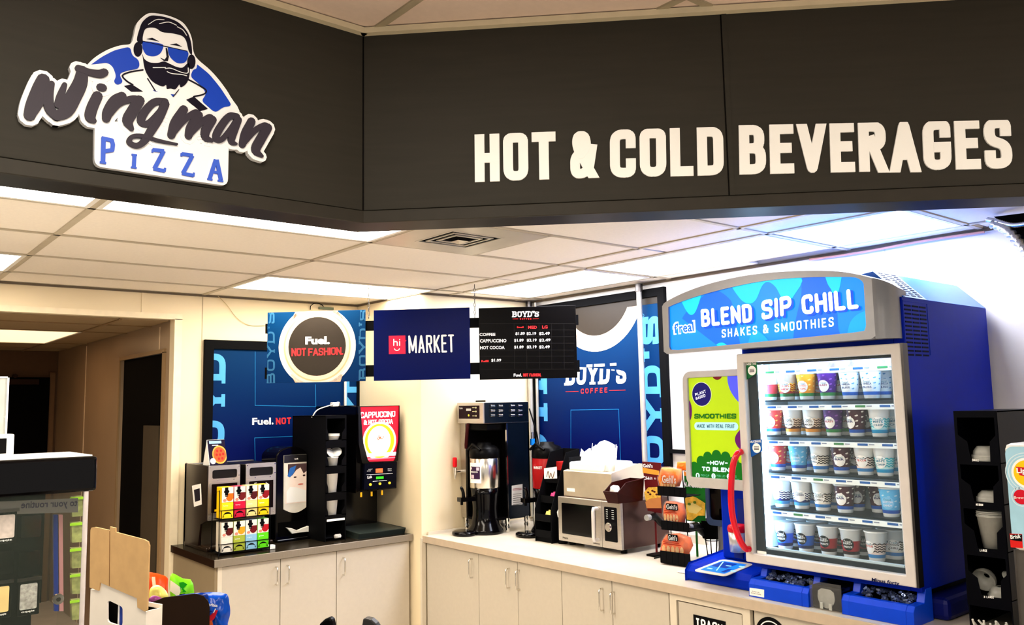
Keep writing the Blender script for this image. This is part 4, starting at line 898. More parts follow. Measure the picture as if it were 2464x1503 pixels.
def emi(nm, c, k=1.): return mat(nm, c, .4, em=ES*k, nz=.0)
g = G().use(emi('capp_red', (238, 36, 62), .9)); g.flat(F, pq, .002)
ce = F.px(913, 1060); rw = W_*.41
r_ = (pq[0][0]+.004, F.px(900, 1090)[1], pq[1][0]-.002, pq[0][1])
g.use(emi('capp_pale', (255, 236, 200))); cflat(g, F, ell(ce[0], ce[1], rw*1.02, rw*1.02, 36), (r_[0]+.006, pq[4][1]+.02, r_[2]-.003, r_[3]), .003)
g.use(emi('capp_yellow', (252, 206, 40))); g.flat(F, ell(ce[0], ce[1], rw*.9, rw*.9, 36), .0036); g.use(emi('capp_white', (255, 252, 248), 1.2)); g.flat(F, ell(ce[0]-.004, ce[1], rw*.7, rw*.78, 36), .0042)
g.use(emi('capp_bean', (190, 110, 50), .6))
for k in range(9): g.flat(F, ell(ce[0]+.03*math.cos(k*2.4)*(k/9+.1), ce[1]+.02+.016*math.sin(k*2.4)*(k/9+.1), .007, .004, 6), .0048)
g.use(emi('capp_white', (255, 252, 248), 1.2)); vb = F.px(914, 1093)[1]; g.flat(F, [(x0+.03, vb-.012), (x1-.016, vb-.012), (x1-.01, vb+.012), (x0+.024, vb+.012)], .0046)
g.use(emi('capp_pink', (255, 130, 150), .8)); g.flat(F, [(x0+.036, vb-.03), (x1-.022, vb-.03), (x1-.02, vb-.022), (x0+.034, vb-.022)], .0046)
o = g.build('glowing_panel', t)
letters(t, F, 'CAPPUCCINO', F.pxs([(866, 1006), (950, 1002), (866, 991)]), .17, emi('capp_white', (255, 252, 248), 1.2), d1=.006, gap=.06)
letters(t, F, '& HOT COCOA', F.pxs([(874, 1022), (944, 1018), (874, 1010)]), .2, emi('capp_white', (255, 252, 248), 1.2), d1=.006, gap=.05)
g = G(); q = F.pxs([(876, 1113), (954, 1111), (951, 1172), (874, 1178)]); g.prism(F, q, -.02, .01); g.build('control_panel', t, mat('panel_blueblack', (10, 12, 28), .3), .003)
g = G().use(emi('lcd_green', (60, 190, 40), .8)); g.flat(F, F.pxs([(903, 1146), (921, 1145), (921, 1151), (903, 1152)]), .0112); g.use(emi('tag_orange', (255, 110, 60), .9)); g.flat(F, F.pxs([(902, 1127), (919, 1126), (919, 1136), (902, 1137)]), .0112)
g.use(mat('amber_button', (230, 196, 60), .4, em=.4, nz=0))
for q in ((889, 1165), (912, 1163), (935, 1161)): u, v = F.px(*q); g.prism(F, ell(u, v, .0095, .0085, 14), .01, .015)
g.use(WT); g.btext(F, 'Curtis', *F.pxs([(882, 1152), (893, 1149), (881, 1145)]), .02, .0112)
for s_, q in (('HOT', (885, 1130)), ('CHOCOLATE', (881, 1134)), ('FRENCH', (931, 1129)), ('VANILLA', (931, 1133))): u, v = F.px(*q); g.bt(F, s_, u, v, u+.03, v+.007, 0, .0112)
g.flat(F, F.pxs([(880, 1141), (943, 1138), (943, 1138.8), (880, 1141.8)]), .0112); g.flat(F, F.pxs([(895, 1157), (907, 1156), (907, 1157), (895, 1158)]), .0112); g.flat(F, F.pxs([(909, 1156), (929, 1154.6), (929, 1155.6), (909, 1157)]), .0112)
g.build('control_print', t)
for q in ((869, 1190), (894, 1188), (919, 1185)):
    u, v = F.px(*q); g = G(); g.cyl(F.p(u, v+.016, -.0), F.p(u, v-.014, 0), .007, n=12); g.build('nozzle', t, mat('amber_nozzle', (226, 176, 40), .3))
g = G(); pt = Z(858, 1290, CT+.03); y_ = yc-.07; g.add([(x0-.03, y_+.02, CT+.0), (x1+.012, y_+.02, CT), (x1+.012, y_+.0, CT+.038), (x0-.03, y_+.0, CT+.038), (x0-.03, yc+.3, CT), (x1+.012, yc+.3, CT), (x1+.0, yc+.3, CT+.05), (x0-.02, yc+.3, CT+.05)], [(0, 1, 2, 3), (4, 5, 6, 7), (0, 1, 5, 4), (3, 2, 6, 7), (0, 3, 7, 4), (1, 2, 6, 5)]); g.build('drip_tray', t, mat('tray_grey', (58, 66, 62), .3, .2), .004)
g = G(); g.tube(spl([(x0+.02, yc+.3, ztp+.004), (x0-.0, yc+.28, ztp+.03), (x0-.08, yc+.25, ztp+.01), (x0-.2, yc+.2, ztp-.02), (x0-.24, yc+.2, ztp-.07)], 6), .004, 6); tag(g.build('white_cable', None, WHITE), 'white cable lying over the tops of the cappuccino machine and cup tower', 'cable')
g = G(); g.box(x0-.055, x0-.005, yc+.26, yc+.30, ztp+.001, ztp+.03); tag(g.build('power_plug', None, WHITE, .004), 'white plug lying on top of the cappuccino machine', 'plug')
g = G(); g.box(x0-.13, x0-.09, yc+.24, yc+.27, ztp-.004, ztp+.02); 
# white trunking strip on the back poster
FBp = FY(YW-.04); u = FBp.px(831, 940)[0]; g = G(); g.box(u-.007, u+.007, YW-.045, YW-.032, 1.5, 2.45); tag(g.build('cable_trunking', None, WHITE), 'thin white cable strip running down the right side of the back poster', 'trunking')
# ---- small things on the dark worktop
g = G(); g.box(1.43, 1.47, 1.60, 1.64, CT+.001, CT+.025); tag(g.build('packet_stack', None, PAPER, .002), 'small white packets standing right of the tea rack', 'packet')
# ================================================================== RIGHT COUNTER
xF = 2.406
g = G(); g.box(xF+.010, XW-.005, -3.0, YP-.012, .877, CT); o = g.build('worktop', None, mat('white_worktop', (216, 207, 190), .22, nz=.06, sc=5), .002)
tag(o, 'long pale worktop along the right wall under microwave and freezer', 'worktop'); ROOT[o.name] = Matrix.Identity(4)
g = G(); g.box(xF, xF+.010, -3.0, YP-.010, .872, CT+.001); g.build('edge_band', o, mat('edge_taupe', (192, 176, 156), .45), .002)
g = G(); g.box(XW-.02, XW-.005, -.2, YP-.012, CT, CT+.05); g.box(2.45, XW-.02, YP-.02, YP-.006, CT, CT+.02); struct('trim_4', g, CABE)
ex = [1.355, .783, .407, .03, -.351, -.728]
def cabinet(y1, y0, lab, doors, hs):
    t = thing('base_cabinet', lab, 'cabinet', (2.9, (y0+y1)/2, 0), 'base cabinets under the pale worktop')
    g = G(); g.box(xF+.045, XW-.01, y0+.001, y1-.001, .1, .875); g.box(xF+.09, XW-.02, y0+.001, y1-.001, 0, .1); g.build('body', t, CAB)
    for (a, b), h in zip(doors, hs):
        g = G(); g.box(xF+.024, xF+.044, b+.002, a-.002, .11, .868); d = g.build('door', t, CAB, .002)
        if h:
            p = X(h[0], h[1], xF+.024); r_ = X(h[0], h[2], xF+.024); g = G(); handle(g, (xF+.024, p.y, p.z), (xF+.024, p.y, r_.z), (-.03, 0, 0)); g.build('handle', d, CHROME)
cabinet(ex[0], ex[1], 'beige single-door cabinet nearest the pillar under the pale worktop', [(ex[0], ex[1])], [(1137, 1344, 1388)])
cabinet(ex[1], ex[3], 'beige two-door cabinet under the coffee brewer and condiment rack', [(ex[1], ex[2]), (ex[2], ex[3])], [(1226, 1367, 1413), (1250, 1371, 1417)])
cabinet(ex[3], ex[5], 'beige two-door cabinet under the microwave and snack rack', [(ex[3], ex[4]), (ex[4], ex[5])], [(1451, 1415, 1467), (1478, 1423, 1475)])
t = thing('trash_cabinet', 'beige trash cabinet with an inset flap and black TRASH sign', 'cabinet', (2.9, -.97, 0), 'base cabinets under the pale worktop')
g = G(); g.box(xF+.045, XW-.01, -1.19, -.735, 0, .875); g.build('body', t, VOID)
g = G(); F = FX(xF+.03); g.rframe(F, (.735, .0, 1.187, .87), (.04, .3, .04, .028), -.015, .01, .001, .004, n=1); g.build('face_frame', t, CABE, .002)
g = G(); g.fbox(F, (.782, .31, 1.140, .836), -.012, .004); fl = g.build('flap', t, CAB, .002)
q = [F.px(*p) for p in ((1670, 1479), (1743, 1491))]; g = G(); g.fbox(F, (q[0][0], .66, q[1][0]+.01, (q[0][1]+q[1][1])/2), .004, .006); g.build('sign_plate', fl, BLKM)
g = G().use(WT); u0 = q[0][0]+.012; v1 = (q[0][1]+q[1][1])/2-.012; g.text(F, 'TRASH', (u0, v1-.05), (u0+.155, v1-.05), (u0, v1), .17, 'bt', d1=.0066, gap=.1); g.build('sign_lettering', fl)
t = thing('drawer_cabinet', 'beige cabinet with a round black sign, right of the trash cabinet', 'cabinet', (2.9, -1.6, 0), 'base cabinets under the pale worktop')
g = G(); g.box(xF+.045, XW-.01, -3.0, -1.2, 0, .875); g.build('body', t, CAB)
g = G(); g.box(xF+.024, xF+.044, -1.75, -1.205, .11, .868); dd = g.build('door', t, CAB, .002); g = G(); g.box(xF+.024, xF+.044, -2.4, -1.754, .11, .868); g.build('door', t, CAB, .002)
c = F.px(1858, 1528); g = G(); R = c[1]-F.px(1858, 1484)[1]; R = abs(R); g.prism(F, ell(c[0], c[1], R, R, 36), .005, .008); g.build('round_sign', dd, BLKM)
g = G(); g.ring(F, ell(c[0], c[1], R*.80, R*.80, 30), ell(c[0], c[1], R*.74, R*.74, 30), .008, .0086); 
for k in range(8):
    a0 = math.radians(150-k*15); a1 = math.radians(150-k*15-10); pass
g.use(None); g.build('ring_print', dd, WT)

# ---- coffee brewer
t = thing('coffee_brewer', 'tall steel coffee brewer with buttons and a red tap on the right worktop', 'coffee machine', (2.9, 1.2, CT))
bx0, bx1, by0, by1, bz0, bz1 = 2.70, 3.10, 1.06, 1.365, 1.652, 1.797
g = G(); g.box(bx0, bx1, by0, by1, bz0, bz1); g.build('head', t, STEEL, .005)
SD = mat('brewer_side', (16, 30, 44), .25, .6, nz=.15, sc=6)
g = G(); g.box(bx0+.008, bx1-.004, by0-.003, by0, bz0+.004, bz1-.004); g.build('side_cover', t, SD)
F = FX(bx0); q = F.pxs([(1104.5, 976), (1153, 976), (1152, 1007), (1105, 1007)]); r = (q[0][0], q[2][1], q[1][0], q[0][1]); g = G(); g.fbox(F, r, 0, .003); g.build('control_panel', t, mat('panel_plum', (40, 16, 26), .3), .001)
g = G().use(WT); w_, h_ = r[2]-r[0], r[3]-r[1]; g.bt(F, 'Curtis', r[0]+.01*1, r[3]-h_*.26, r[0]+w_*.2, r[3]-h_*.1, 0, .0036); g.use(mat('lcd_pale', (200, 196, 190), .5)); g.flat(F, [(r[0]+w_*.38, r[1]+h_*.6), (r[0]+w_*.62, r[1]+h_*.6), (r[0]+w_*.62, r[1]+h_*.78), (r[0]+w_*.38, r[1]+h_*.78)], .0036)
g.use(mat('amber_button', (230, 196, 60), .4, em=.4, nz=0)); g.flat(F, ell(r[0]+w_*.5, r[1]+h_*.26, .009, .008, 10), .0036)
g.use(mat('cream_button', (220, 214, 170), .4))
for k in (.22, .55, .84): g.flat(F, ell(r[0]+w_*.86, r[1]+h_*k, .007, .006, 8), .0036); g.flat(F, [(r[0]+w_*.68, r[1]+h_*k-.002), (r[0]+w_*.8, r[1]+h_*k-.002), (r[0]+w_*.8, r[1]+h_*k+.002), (r[0]+w_*.68, r[1]+h_*k+.002)], .0036)
g.build('panel_print', t)
F = FY(by0-.003)
for yy_, row in ((976, (1184, 1203, 1232, 1250)), (987.5, (1184, 1203, 1232, 1250)), (998.5, (1184, 1203, 1232, 1250))):
    for x_ in row:
        u, v = F.px(x_, yy_); g = G(); g.cyl(F.p(u-.016, v, .001), F.p(u+.02, v, .001), .0085, n=10); g.cyl(F.p(u-.019, v, .003), F.p(u-.008, v, .003), .0105, n=10); g.build('louvre_knob', t, CHROME)
g = G(); g.box(bx0+.04, bx1, by1-.006, by1, CT+.09, bz0); g.box(bx0+.03, bx0+.045, by1-.055, by1, CT+.09, bz0); g.build('left_panel', t, STEEL)
g = G(); g.box(bx0+.05, bx1, by1-.012, by1-.0065, CT+.1, bz0); g.box(bx1-.01, bx1, by0, by1, CT+.09, bz0); g.build('back_panel', t, mat('brewer_cavity_dark', (30, 22, 18), .4, .5))  # dark sheet added inside the left panel puts in the cavity's shade
g = G(); g.box(bx0+.20, bx1, by0, by0+.006, CT+.09, bz0); g.build('side_panel', t, SD)
g = G(); g.box(bx0+.195, bx0+.203, by0-.003, by0+.012, CT+.06, bz0-.004); g.build('chrome_edge', t, CHROME)
g = G(); g.box(bx0+.04, bx1, by0+.01, by1, CT+.085, CT+.1); g.build('base_plate', t, BLK)
for (fx, fy) in ((bx0+.05, by1-.03), (bx0+.2, by0+.01), (bx1-.03, by0+.01), (bx1-.03, by1-.03)):
    g = G(); g.lathe((fx, fy, CT), [(.001, 0), (.016, 0), (.013, .02), (.019, .04), (.013, .052), (.017, .06), (.017, .095)], 14); g.build('leg', t, CHROME)
F = FX(bx0+.03); p = X(1090, 1140, bx0-.02)
g = G(); fy_ = by1-.015; g.tube([(bx0+.03, fy_, p.z+.02), (bx0-.03, fy_, p.z+.02)], .011, 10); g.tube([(bx0-.035, fy_, p.z+.045), (bx0-.035, fy_, p.z-.03)], [.016, .006], 10); tp = g.build('tap', t, CHROME)
g = G(); g.box(bx0-.048, bx0-.022, fy_-.014, fy_+.014, p.z+.05, p.z+.118); g.build('tap_handle', tp, mat('tap_red', (226, 24, 40), .35), .008)
g = G(); g.tube(spl([(bx0-.0, by1-.13, bz0-.0), (bx0-.01, by1-.13, bz0-.05), (bx0-.016, by1-.12, bz0-.17)], 5), [.012]*10+[.009], 8); g.build('funnel_handle', t, mat('handle_maroon', (70, 26, 26), .4))
g = G(); g.box(bx0+.06, bx0+.26, by0+.04, by1-.05, bz0-.05, bz0); g.build('brew_basket', t, BLK, .01)
F = FY(by0-.0035); q = F.pxs([(1231, 1168), (1257, 1164), (1257, 1213), (1231, 1215)]); g = G().use(mat('notice_grey', (206, 204, 200), .5)); g.flat(F, q, .001)
g.use(mat('notice_red', (150, 40, 44), .5))
for k in range(2): a, b = q[0]; g.flat(F, [(a+.008, b-.025-k*.008), (q[1][0]-.008, b-.025-k*.008), (q[1][0]-.008, b-.022-k*.008), (a+.008, b-.022-k*.008)], .0016)
g.use(BLKM)
for k in range(6): g.flat(F, [(a+.008, b-.06-k*.014), (q[1][0]-.012, b-.06-k*.014), (q[1][0]-.012, b-.0575-k*.014), (a+.008, b-.0575-k*.014)], .0016)
g.build('notice_label', t)
g = G(); g.tube([(bx0+.1, by1-.09, bz1+.008), (bx0+.12, by1-.17, bz1+.008)], .006, 8); tag(g.build('marker_pen', None, BLK), 'black marker pen lying on top of the coffee brewer', 'pen')
g = G(); g.tube(spl([(bx1-.01, by0-.02, bz1-.05), (bx1+.0, by0-.05, bz0), (bx1+.02, by0-.07, bz0-.12), (bx1+.02, by0-.07, bz0-.25)], 6), .005, 6); tag(g.build('black_cable', None, BLK), 'black cord hanging behind the right side of the coffee brewer', 'cord')
g = G(); c = X(1281, 1060, bx1+.05); g.cyl((c.x, c.y, c.z-.03), (c.x, c.y, c.z+.015), .018, n=12); g.use(CHROME); g.cyl((c.x, c.y, c.z+.015), (c.x, c.y, c.z+.06), .009, n=10); g.cyl((c.x, c.y, CT+.001), (c.x, c.y, c.z-.03), .007, n=8); tag(g.build('blue_valve', None, mat('valve_blue', (20, 130, 210), .4)), 'small blue water valve beside the coffee brewer', 'valve')

# ---- thermal coffee servers
def server(c, lab, band, bl_lab):
    t = thing('coffee_server', lab, 'coffee server', c, 'thermal coffee servers'); cx, cy, cz = c
    g = G(); g.lathe(c, [(.001, 0), (.12, 0), (.125, .01), (.12, .03), (.1, .06), (.088, .12), (.086, .17), (.094, .26), (.1, .305), (.001, .305)], 30); g.build('pedestal', t, BLKG)
    g = G(); g.lathe((cx, cy, cz+.305), [(.1, 0), (.102, .003), (.102, .195), (.1, .198)], 32); b = g.build('drum', t, band)
    g = G(); g.lathe((cx, cy, cz+.503), [(.103, 0), (.106, .01), (.104, .05), (.09, .075), (.05, .09), (.045, .105), (.001, .105)], 28); g.tube([(cx-.09, cy+.07, cz+.56), (cx-.10, cy-.0, cz+.6), (cx-.09, cy-.07, cz+.56)], .009, 8); g.build('lid', t, BLK)
    sp = Vector((-.94, -.05, 0)).normalized() if False else Vector((-1, .15, 0)).normalized(); s_ = Vector((-sp.y, sp.x, 0))
    g = G(); a = Vector(c)+Vector((0, 0, .235)); pts = [a+sp*.08, a+sp*.20]; g.T = None
    g.add([tuple(pts[k]+s_*.028*sg+Vector((0, 0, hh))) for k in (0, 1) for sg in (1, -1) for hh in (-.014, .014)], [(0, 1, 3, 2), (4, 6, 7, 5), (0, 4, 5, 1), (2, 3, 7, 6), (0, 2, 6, 4), (1, 5, 7, 3)])
    g.tube(spl([tuple(a+sp*.165+Vector((0, 0, .01))), tuple(a+sp*.17+Vector((0, 0, .05))), tuple(a+sp*.185+Vector((0, 0, .085)))], 4), [.011]*8+[.005], 8); g.build('faucet', t, BLKG)
    g = G(); g.tube([tuple(a+sp*.18+Vector((0, 0, -.01))), tuple(a+sp*.18+Vector((0, 0, -.035)))], .009, 8); g.build('spout', t, BLK)
    g = G(); e = Vector(c)+sp*.165; g.lathe((e.x, e.y, cz), [(.001, 0), (.072, 0), (.078, .008), (.076, .024), (.062, .03), (.001, .026)], 24, sx=1.0, sy=1.15); g.build('drip_tray', t, BLKG)
    return t, b
c1 = Z(1168, 1282, CT); c1.x += .03
t, b = server((c1.x-.02, c1.y+.01, CT), 'steel and black thermal coffee server standing under the coffee brewer', mat('drum_steel', (226, 220, 210), .22, 1, nz=.04), 0)
K = Cone((c1.x-.02, c1.y+.01, CT+.305), .103, .103, .198, math.pi+.15)
g = G().use(PAPER); 
def crect(g, K, u0, v0, u1, v1, d, n=6):
    g.add([K.p(u0+(u1-u0)*i/n, v, d) for v in (v0, v1) for i in range(n+1)], [(i, i+1, n+2+i, n+1+i) for i in range(n)], True)
crect(g, K, -.05, .035, .055, .17, .001); g.use(mat('label_plum', (60, 30, 70), .5)); crect(g, K, -.036, .062, .046, .145, .002); g.use(mat('label_pink', (220, 200, 214), .5)); crect(g, K, -.03, .066, .0, .09, .0028); crect(g, K, .02, .12, .04, .14, .0028); crect(g, K, -.034, .125, -.02, .14, .0028)
g.use(WT); g.bt(K, 'FRENCH N', -.034, .104, .03, .115, .02, .0034); g.build('paper_label', t)
c2 = (3.035, .80, CT)
t, b = server(c2, 'red and black thermal coffee server half hidden by the condiment rack', mat('drum_red', (168, 14, 22), .35), 0)
K = Cone((c2[0], c2[1], CT+.305), .103, .103, .198, math.pi+.15); g = G().use(WT); g.bt(K, 'MARKET', -.04, .13, .035, .147, .03, .0015); g.build('wording', t)
# ---- condiment rack
t = thing('condiment_rack', 'black tiered condiment rack between the red coffee server and the microwave', 'rack', (2.95, .60, CT))
ry0, ry1, rx0, rx1 = .505, .655, 2.79, 3.05
g = G()
zt_ = X(1340, 1092, 2.80).z
for y_ in (ry0-.003, ry1-.003): g.add([(rx0, y_, CT), (rx1, y_, CT), (rx1, y_, zt_+.02), (rx0+.14, y_, zt_), (rx0, y_, CT+.2)]+[(rx0, y_+.006, CT), (rx1, y_+.006, CT), (rx1, y_+.006, zt_+.02), (rx0+.14, y_+.006, zt_), (rx0, y_+.006, CT+.2)], [(0, 1, 2, 3, 4), (5, 6, 7, 8, 9)]+[(i, (i+1) % 5, 5+(i+1) % 5, 5+i) for i in range(5)])
g.build('side_panel', t, BLKM)
lev = [(CT+.06, 'y'), (X(1310, 1242, 2.8).z, 'yellow'), (X(1310, 1196, 2.85).z, 'pink'), (X(1320, 1148, 2.9).z, 'white')]
for i, (z_, c_) in enumerate(lev):
    dx = .045*max(0, i-1)
    g = G(); g.add([(rx0+dx, ry0, z_-.03), (rx1, ry0, z_), (rx1, ry1, z_), (rx0+dx, ry1, z_-.03), (rx0+dx, ry0, z_+.015), (rx0+dx, ry1, z_+.015)], [(0, 1, 2, 3), (0, 3, 5, 4)]); g.build('shelf', t, BLKM)
g = G(); g.box(rx1-.005, rx1, ry0, ry1, CT, zt_+.02); g.box(rx0+.01, rx1, ry0, ry1, CT, CT+.05); g.build('back', t, BLKM)
for i, (cc, nm_) in enumerate((((226, 206, 120), 'yellow sweetener packets in the lower tier of the condiment rack'), ((222, 70, 130), 'pink sweetener packets in the middle tier of the condiment rack'))):
    z_ = lev[i+1][0]
    for k in range(7):
        g = G(); F = Fr((rx0+.02+.045*max(0, i)+k*.006, ry0+.02, z_-.02), (0, 1, .1*math.sin(k*3)), (-1, 0, .5), (.5, 0, 1)); g.pillow(F, rr(0+.002*k, 0, .07, .055+.006*math.sin(k*5), .003), .004, wr=.5)
        tag(g.build('sweetener_packet', None, col(cc)), ('yellow', 'pink')[i]+' sweetener packet in the '+('lower', 'middle')[i]+' tier of the condiment rack', 'packet', nm_)
F = FX(rx0+.06); q = F.pxs([(1290, 1125), (1323, 1121), (1323, 1149), (1290, 1150)]); g = G(); ymx = q[0][0]; q = [(-.625, q[0][1]), (-.505, q[1][1]), (-.505, q[2][1]), (-.625, q[3][1])]; g.prism(F, q, 0, .002); g.build('paper_sign', t, PAPER)
g = G(); P = spl([(-.60, q[3][1]+.015), (-.585, q[3][1]+.05), (-.575, q[3][1]+.01), (-.56, q[3][1]+.04), (-.545, q[3][1]+.01), (-.525, q[3][1]+.05)], 4); g.stroke(F, P, .006, d1=.0028, cap='rd'); g.build('scribble', t, mat('scribble_brown', (120, 90, 70), .6))
g = G(); g.lathe((rx0+.06, ry0-.04, CT+.15), [(.001, 0), (.03, .01), (.034, .04), (.02, .07), (.001, .085)], 14); g.T = None
bt_ = thing('condiment_bottle', 'black bottle with a white rounded cap peeking out left of the microwave', 'bottle', (rx0+.06, ry0-.04, CT))
g.build('cap', bt_, WHITE); g = G(); g.cyl((rx0+.06, ry0-.04, CT), (rx0+.06, ry0-.04, CT+.15), .03, n=16); g.build('body', bt_, BLK)
a = X(1323, 1108, 3.0); b = X(1357, 1131, 3.0); g = G(); g.box(2.98, 3.06, b.y, a.y-.0, b.z, a.z); bb = g.build('red_box', None, mat('box_red', (214, 50, 48), .45), .003)
tag(bb, 'small red carton on top of the condiment rack behind the white napkins', 'box'); 
g = G(); g.box(2.97, 3.07, b.y-.02, ry0-.006, CT, b.z-.001); tag(g.build('black_caddy', None, BLKM, .003), 'black caddy standing behind the left end of the microwave', 'caddy')
# ---- microwave
t = thing('microwave', 'stainless steel microwave on the pale worktop with a white handle', 'microwave', (3.0, .19, CT))
mx0, mx1, my0, my1, mz0, mz1 = 2.80, 3.22, -.08, .449, .942, 1.207
g = G(); g.box(mx0+.02, mx1, my0, my1, mz0, mz1); g.build('case', t, mat('micro_case', (92, 70, 64), .3, .8, nz=.08, sc=8), .004)
F = FX(mx0+.02); g = G(); g.fbox(F, (-my1, mz0, -my0-.155, mz1), 0, .02); dd = g.build('door', t, STEEL, .003)
g = G(); g.fbox(F, (-my0-.153, mz0, -my0, mz1), 0, .02); cp = g.build('control_side', t, STEEL, .003)
ww = F.pxs([(1353, 1207), (1430, 1222)]); 
g = G(); g.prism(F, rr(-my1+.035, mz0+.045, -my0-.205, mz1-.035, .006), .019, .0215); g.build('window', dd, BLKG)
g = G(); u = -my0-.185; g.tube([F.p(u, mz1-.045, .02), F.p(u, mz1-.045, .055), F.p(u, mz1-.06, .058), F.p(u, mz0+.055, .058), F.p(u, mz0+.04, .055), F.p(u, mz0+.04, .02)], .011, 10); g.build('handle', dd, mat('handle_pale', (216, 210, 204), .35, .2))
g = G(); g.prism(F, rr(-my0-.13, mz0+.04, -my0-.03, mz1-.03, .006), .02, .0215); g.build('panel', cp, mat('micro_panel', (18, 18, 22), .3))
u = -my0-.08; v = X(1471, 1267, mx0).z; g = G(); g.cyl(F.p(u, v, .02), F.p(u, v, .042), .026, n=24); g.cyl(F.p(u, v, .042), F.p(u, v, .05), .022, .02, n=24); g.build('dial', cp, CHROME)
g = G().use(WT)
for k in range(5): g.flat(F, [(-my0-.115, v+.045+k*.012), (-my0-.10, v+.045+k*.012), (-my0-.10, v+.048+k*.012), (-my0-.115, v+.048+k*.012)], .0222); g.flat(F, [(-my0-.07, v+.045+k*.012), (-my0-.052, v+.045+k*.012), (-my0-.052, v+.048+k*.012), (-my0-.07, v+.048+k*.012)], .0222)
g.build('dial_print', cp)
g = G().use(BLKM); g.bt(F, 'Amana', -my1+.035, mz0+.014, -my1+.085, mz0+.028, .0, .0208); g.bt(F, 'commercial', -my0-.23, mz0+.012, -my0-.175, mz0+.022, .0, .0208); g.build('wording', dd)
g = G()
for x_ in (mx0+.06, mx1-.05):
    for y_ in (my0+.04, my1-.06): g.cyl((x_, y_, CT), (x_, y_, mz0), .02, n=12)
g.build('foot', t, BLK)
# ---- steel box with napkins on the microwave
t = thing('steel_napkin_box', 'stainless steel box with a sloping top standing on the microwave', 'dispenser', (3.0, .26, mz1))
sx0, sx1, sy0, sy1 = 2.85, 3.19, .03, .447; z0, z1 = mz1+.0, mz1+.155
P = [(sx0, z0), (sx1, z0), (sx1, z1+.03), (sx1-.10, z1+.045), (sx0, z1)]
g = G(); g.add([(a_, sy0, b_) for a_, b_ in P]+[(a_, sy1, b_) for a_, b_ in P], [(0, 1, 2, 3, 4), (5, 6, 7, 8, 9)]+[(i, (i+1) % 5, 5+(i+1) % 5, 5+i) for i in range(5)]); g.build('body', t, mat('satin_steel', (226, 216, 196), .42, .85, nz=.12, sc=6), .003)
g = G(); F = FX(sx0); g.fbox(F, (-sy1+.03, z0+.03, -sy1+.1, z0+.05), 0, .001); g.build('paper_label', t, PAPER)
g = G(); g.box(sx0+.02, sx0+.3, sy0+.1, sy1-.03, z1+.0, z1+.055); nap = g.build('napkin_stack', None, PAPER, .012)
tag(nap, 'loose heap of white napkins on top of the steel box', 'napkins'); nap['kind'] = 'stuff'
me = nap.data
g = G(); F2 = FX(sx0+.06)
for k in range(16):
    y_ = sy0+.08+.33*k/16+.03*math.sin(k*7); h_ = .06+.05*abs(math.sin(k*2.1+.5)) + (.05 if 5 < k < 11 else 0); xx = sx0+.05+.13*abs(math.sin(k*3.3))
    n = 7; vs = []
    for r_ in range(3):
        for i in range(n): vs.append((xx+.02*math.sin(i*1.7+k)+.01*r_, y_-.06+.12*i/(n-1), z1+.01+h_*r_/2*(1+.12*math.sin(i*2.3+k*1.3))))
    g.add(vs, [(r_*n+i, r_*n+i+1, (r_+1)*n+i+1, (r_+1)*n+i) for r_ in range(2) for i in range(n-1)], True)
o = g.build('napkin_sheets', nap, PAPER); o.modifiers.new('thick', 'SOLIDIFY').thickness = .003; o['kind'] = 'stuff'
g = G(); F3 = FX(sx0+.04); q = F3.pxs([(1357, 1098), (1362, 1128), (1372, 1130), (1364, 1096)]); g.box(sx0+.03, sx0+.2, sy1-.022, sy1-.016, z1+.0, z1+.08); tag(g.build('black_divider', None, BLKM), 'black plastic flap at the left end of the white napkins', 'flap')
# ---- brown bin
t = thing('brown_bin', 'dark brown open-front bin on top of the microwave', 'bin', (2.87, .0, mz1)); MAR = mat('bin_maroon', (56, 18, 14), .3, nz=.1)
bx0_, bx1_, by0_, by1_ = 2.755, 2.97, -.12, .02+.0; bz = mz1+.002; by1_ = X(1456, 1195, 2.755).y; by0_ = my0-.03
g = G(); g.add([(bx0_+.01, by0_+.015, bz), (bx1_, by0_+.015, bz), (bx1_, by1_-.012, bz), (bx0_+.01, by1_-.012, bz), (bx0_-.01, by0_, bz+.06), (bx0_+.06, by0_, bz+.11), (bx1_, by0_, bz+.125), (bx1_, by1_, bz+.125), (bx0_+.06, by1_, bz+.11), (bx0_-.01, by1_, bz+.06)],
  [(0, 1, 2, 3), (0, 4, 5, 6, 1), (3, 2, 7, 8, 9), (0, 3, 9, 4), (1, 6, 7, 2)]); o = g.build('shell', t, MAR); m_ = o.modifiers.new('s', 'SOLIDIFY'); m_.thickness = .006; m_.offset = 0
g = G(); g.tube([(bx0_-.01, by0_, bz+.06), (bx0_-.01, by1_, bz+.06)], .006, 8); g.tube([(bx0_+.06, by0_, bz+.11), (bx1_, by0_, bz+.125)], .005, 8); g.build('rim', t, MAR)
g = G(); g.pillow(Fr((bx0_+.05, (by0_+by1_)/2+.02, bz+.06), (0, -1, 0), (-1, 0, .3), (.3, 0, 1)), rr(-.04, -.035, .03, .035, .02), .02, wr=.3); tag(g.build('white_item', None, WHITE), 'rounded white item inside the dark brown bin', 'packet')

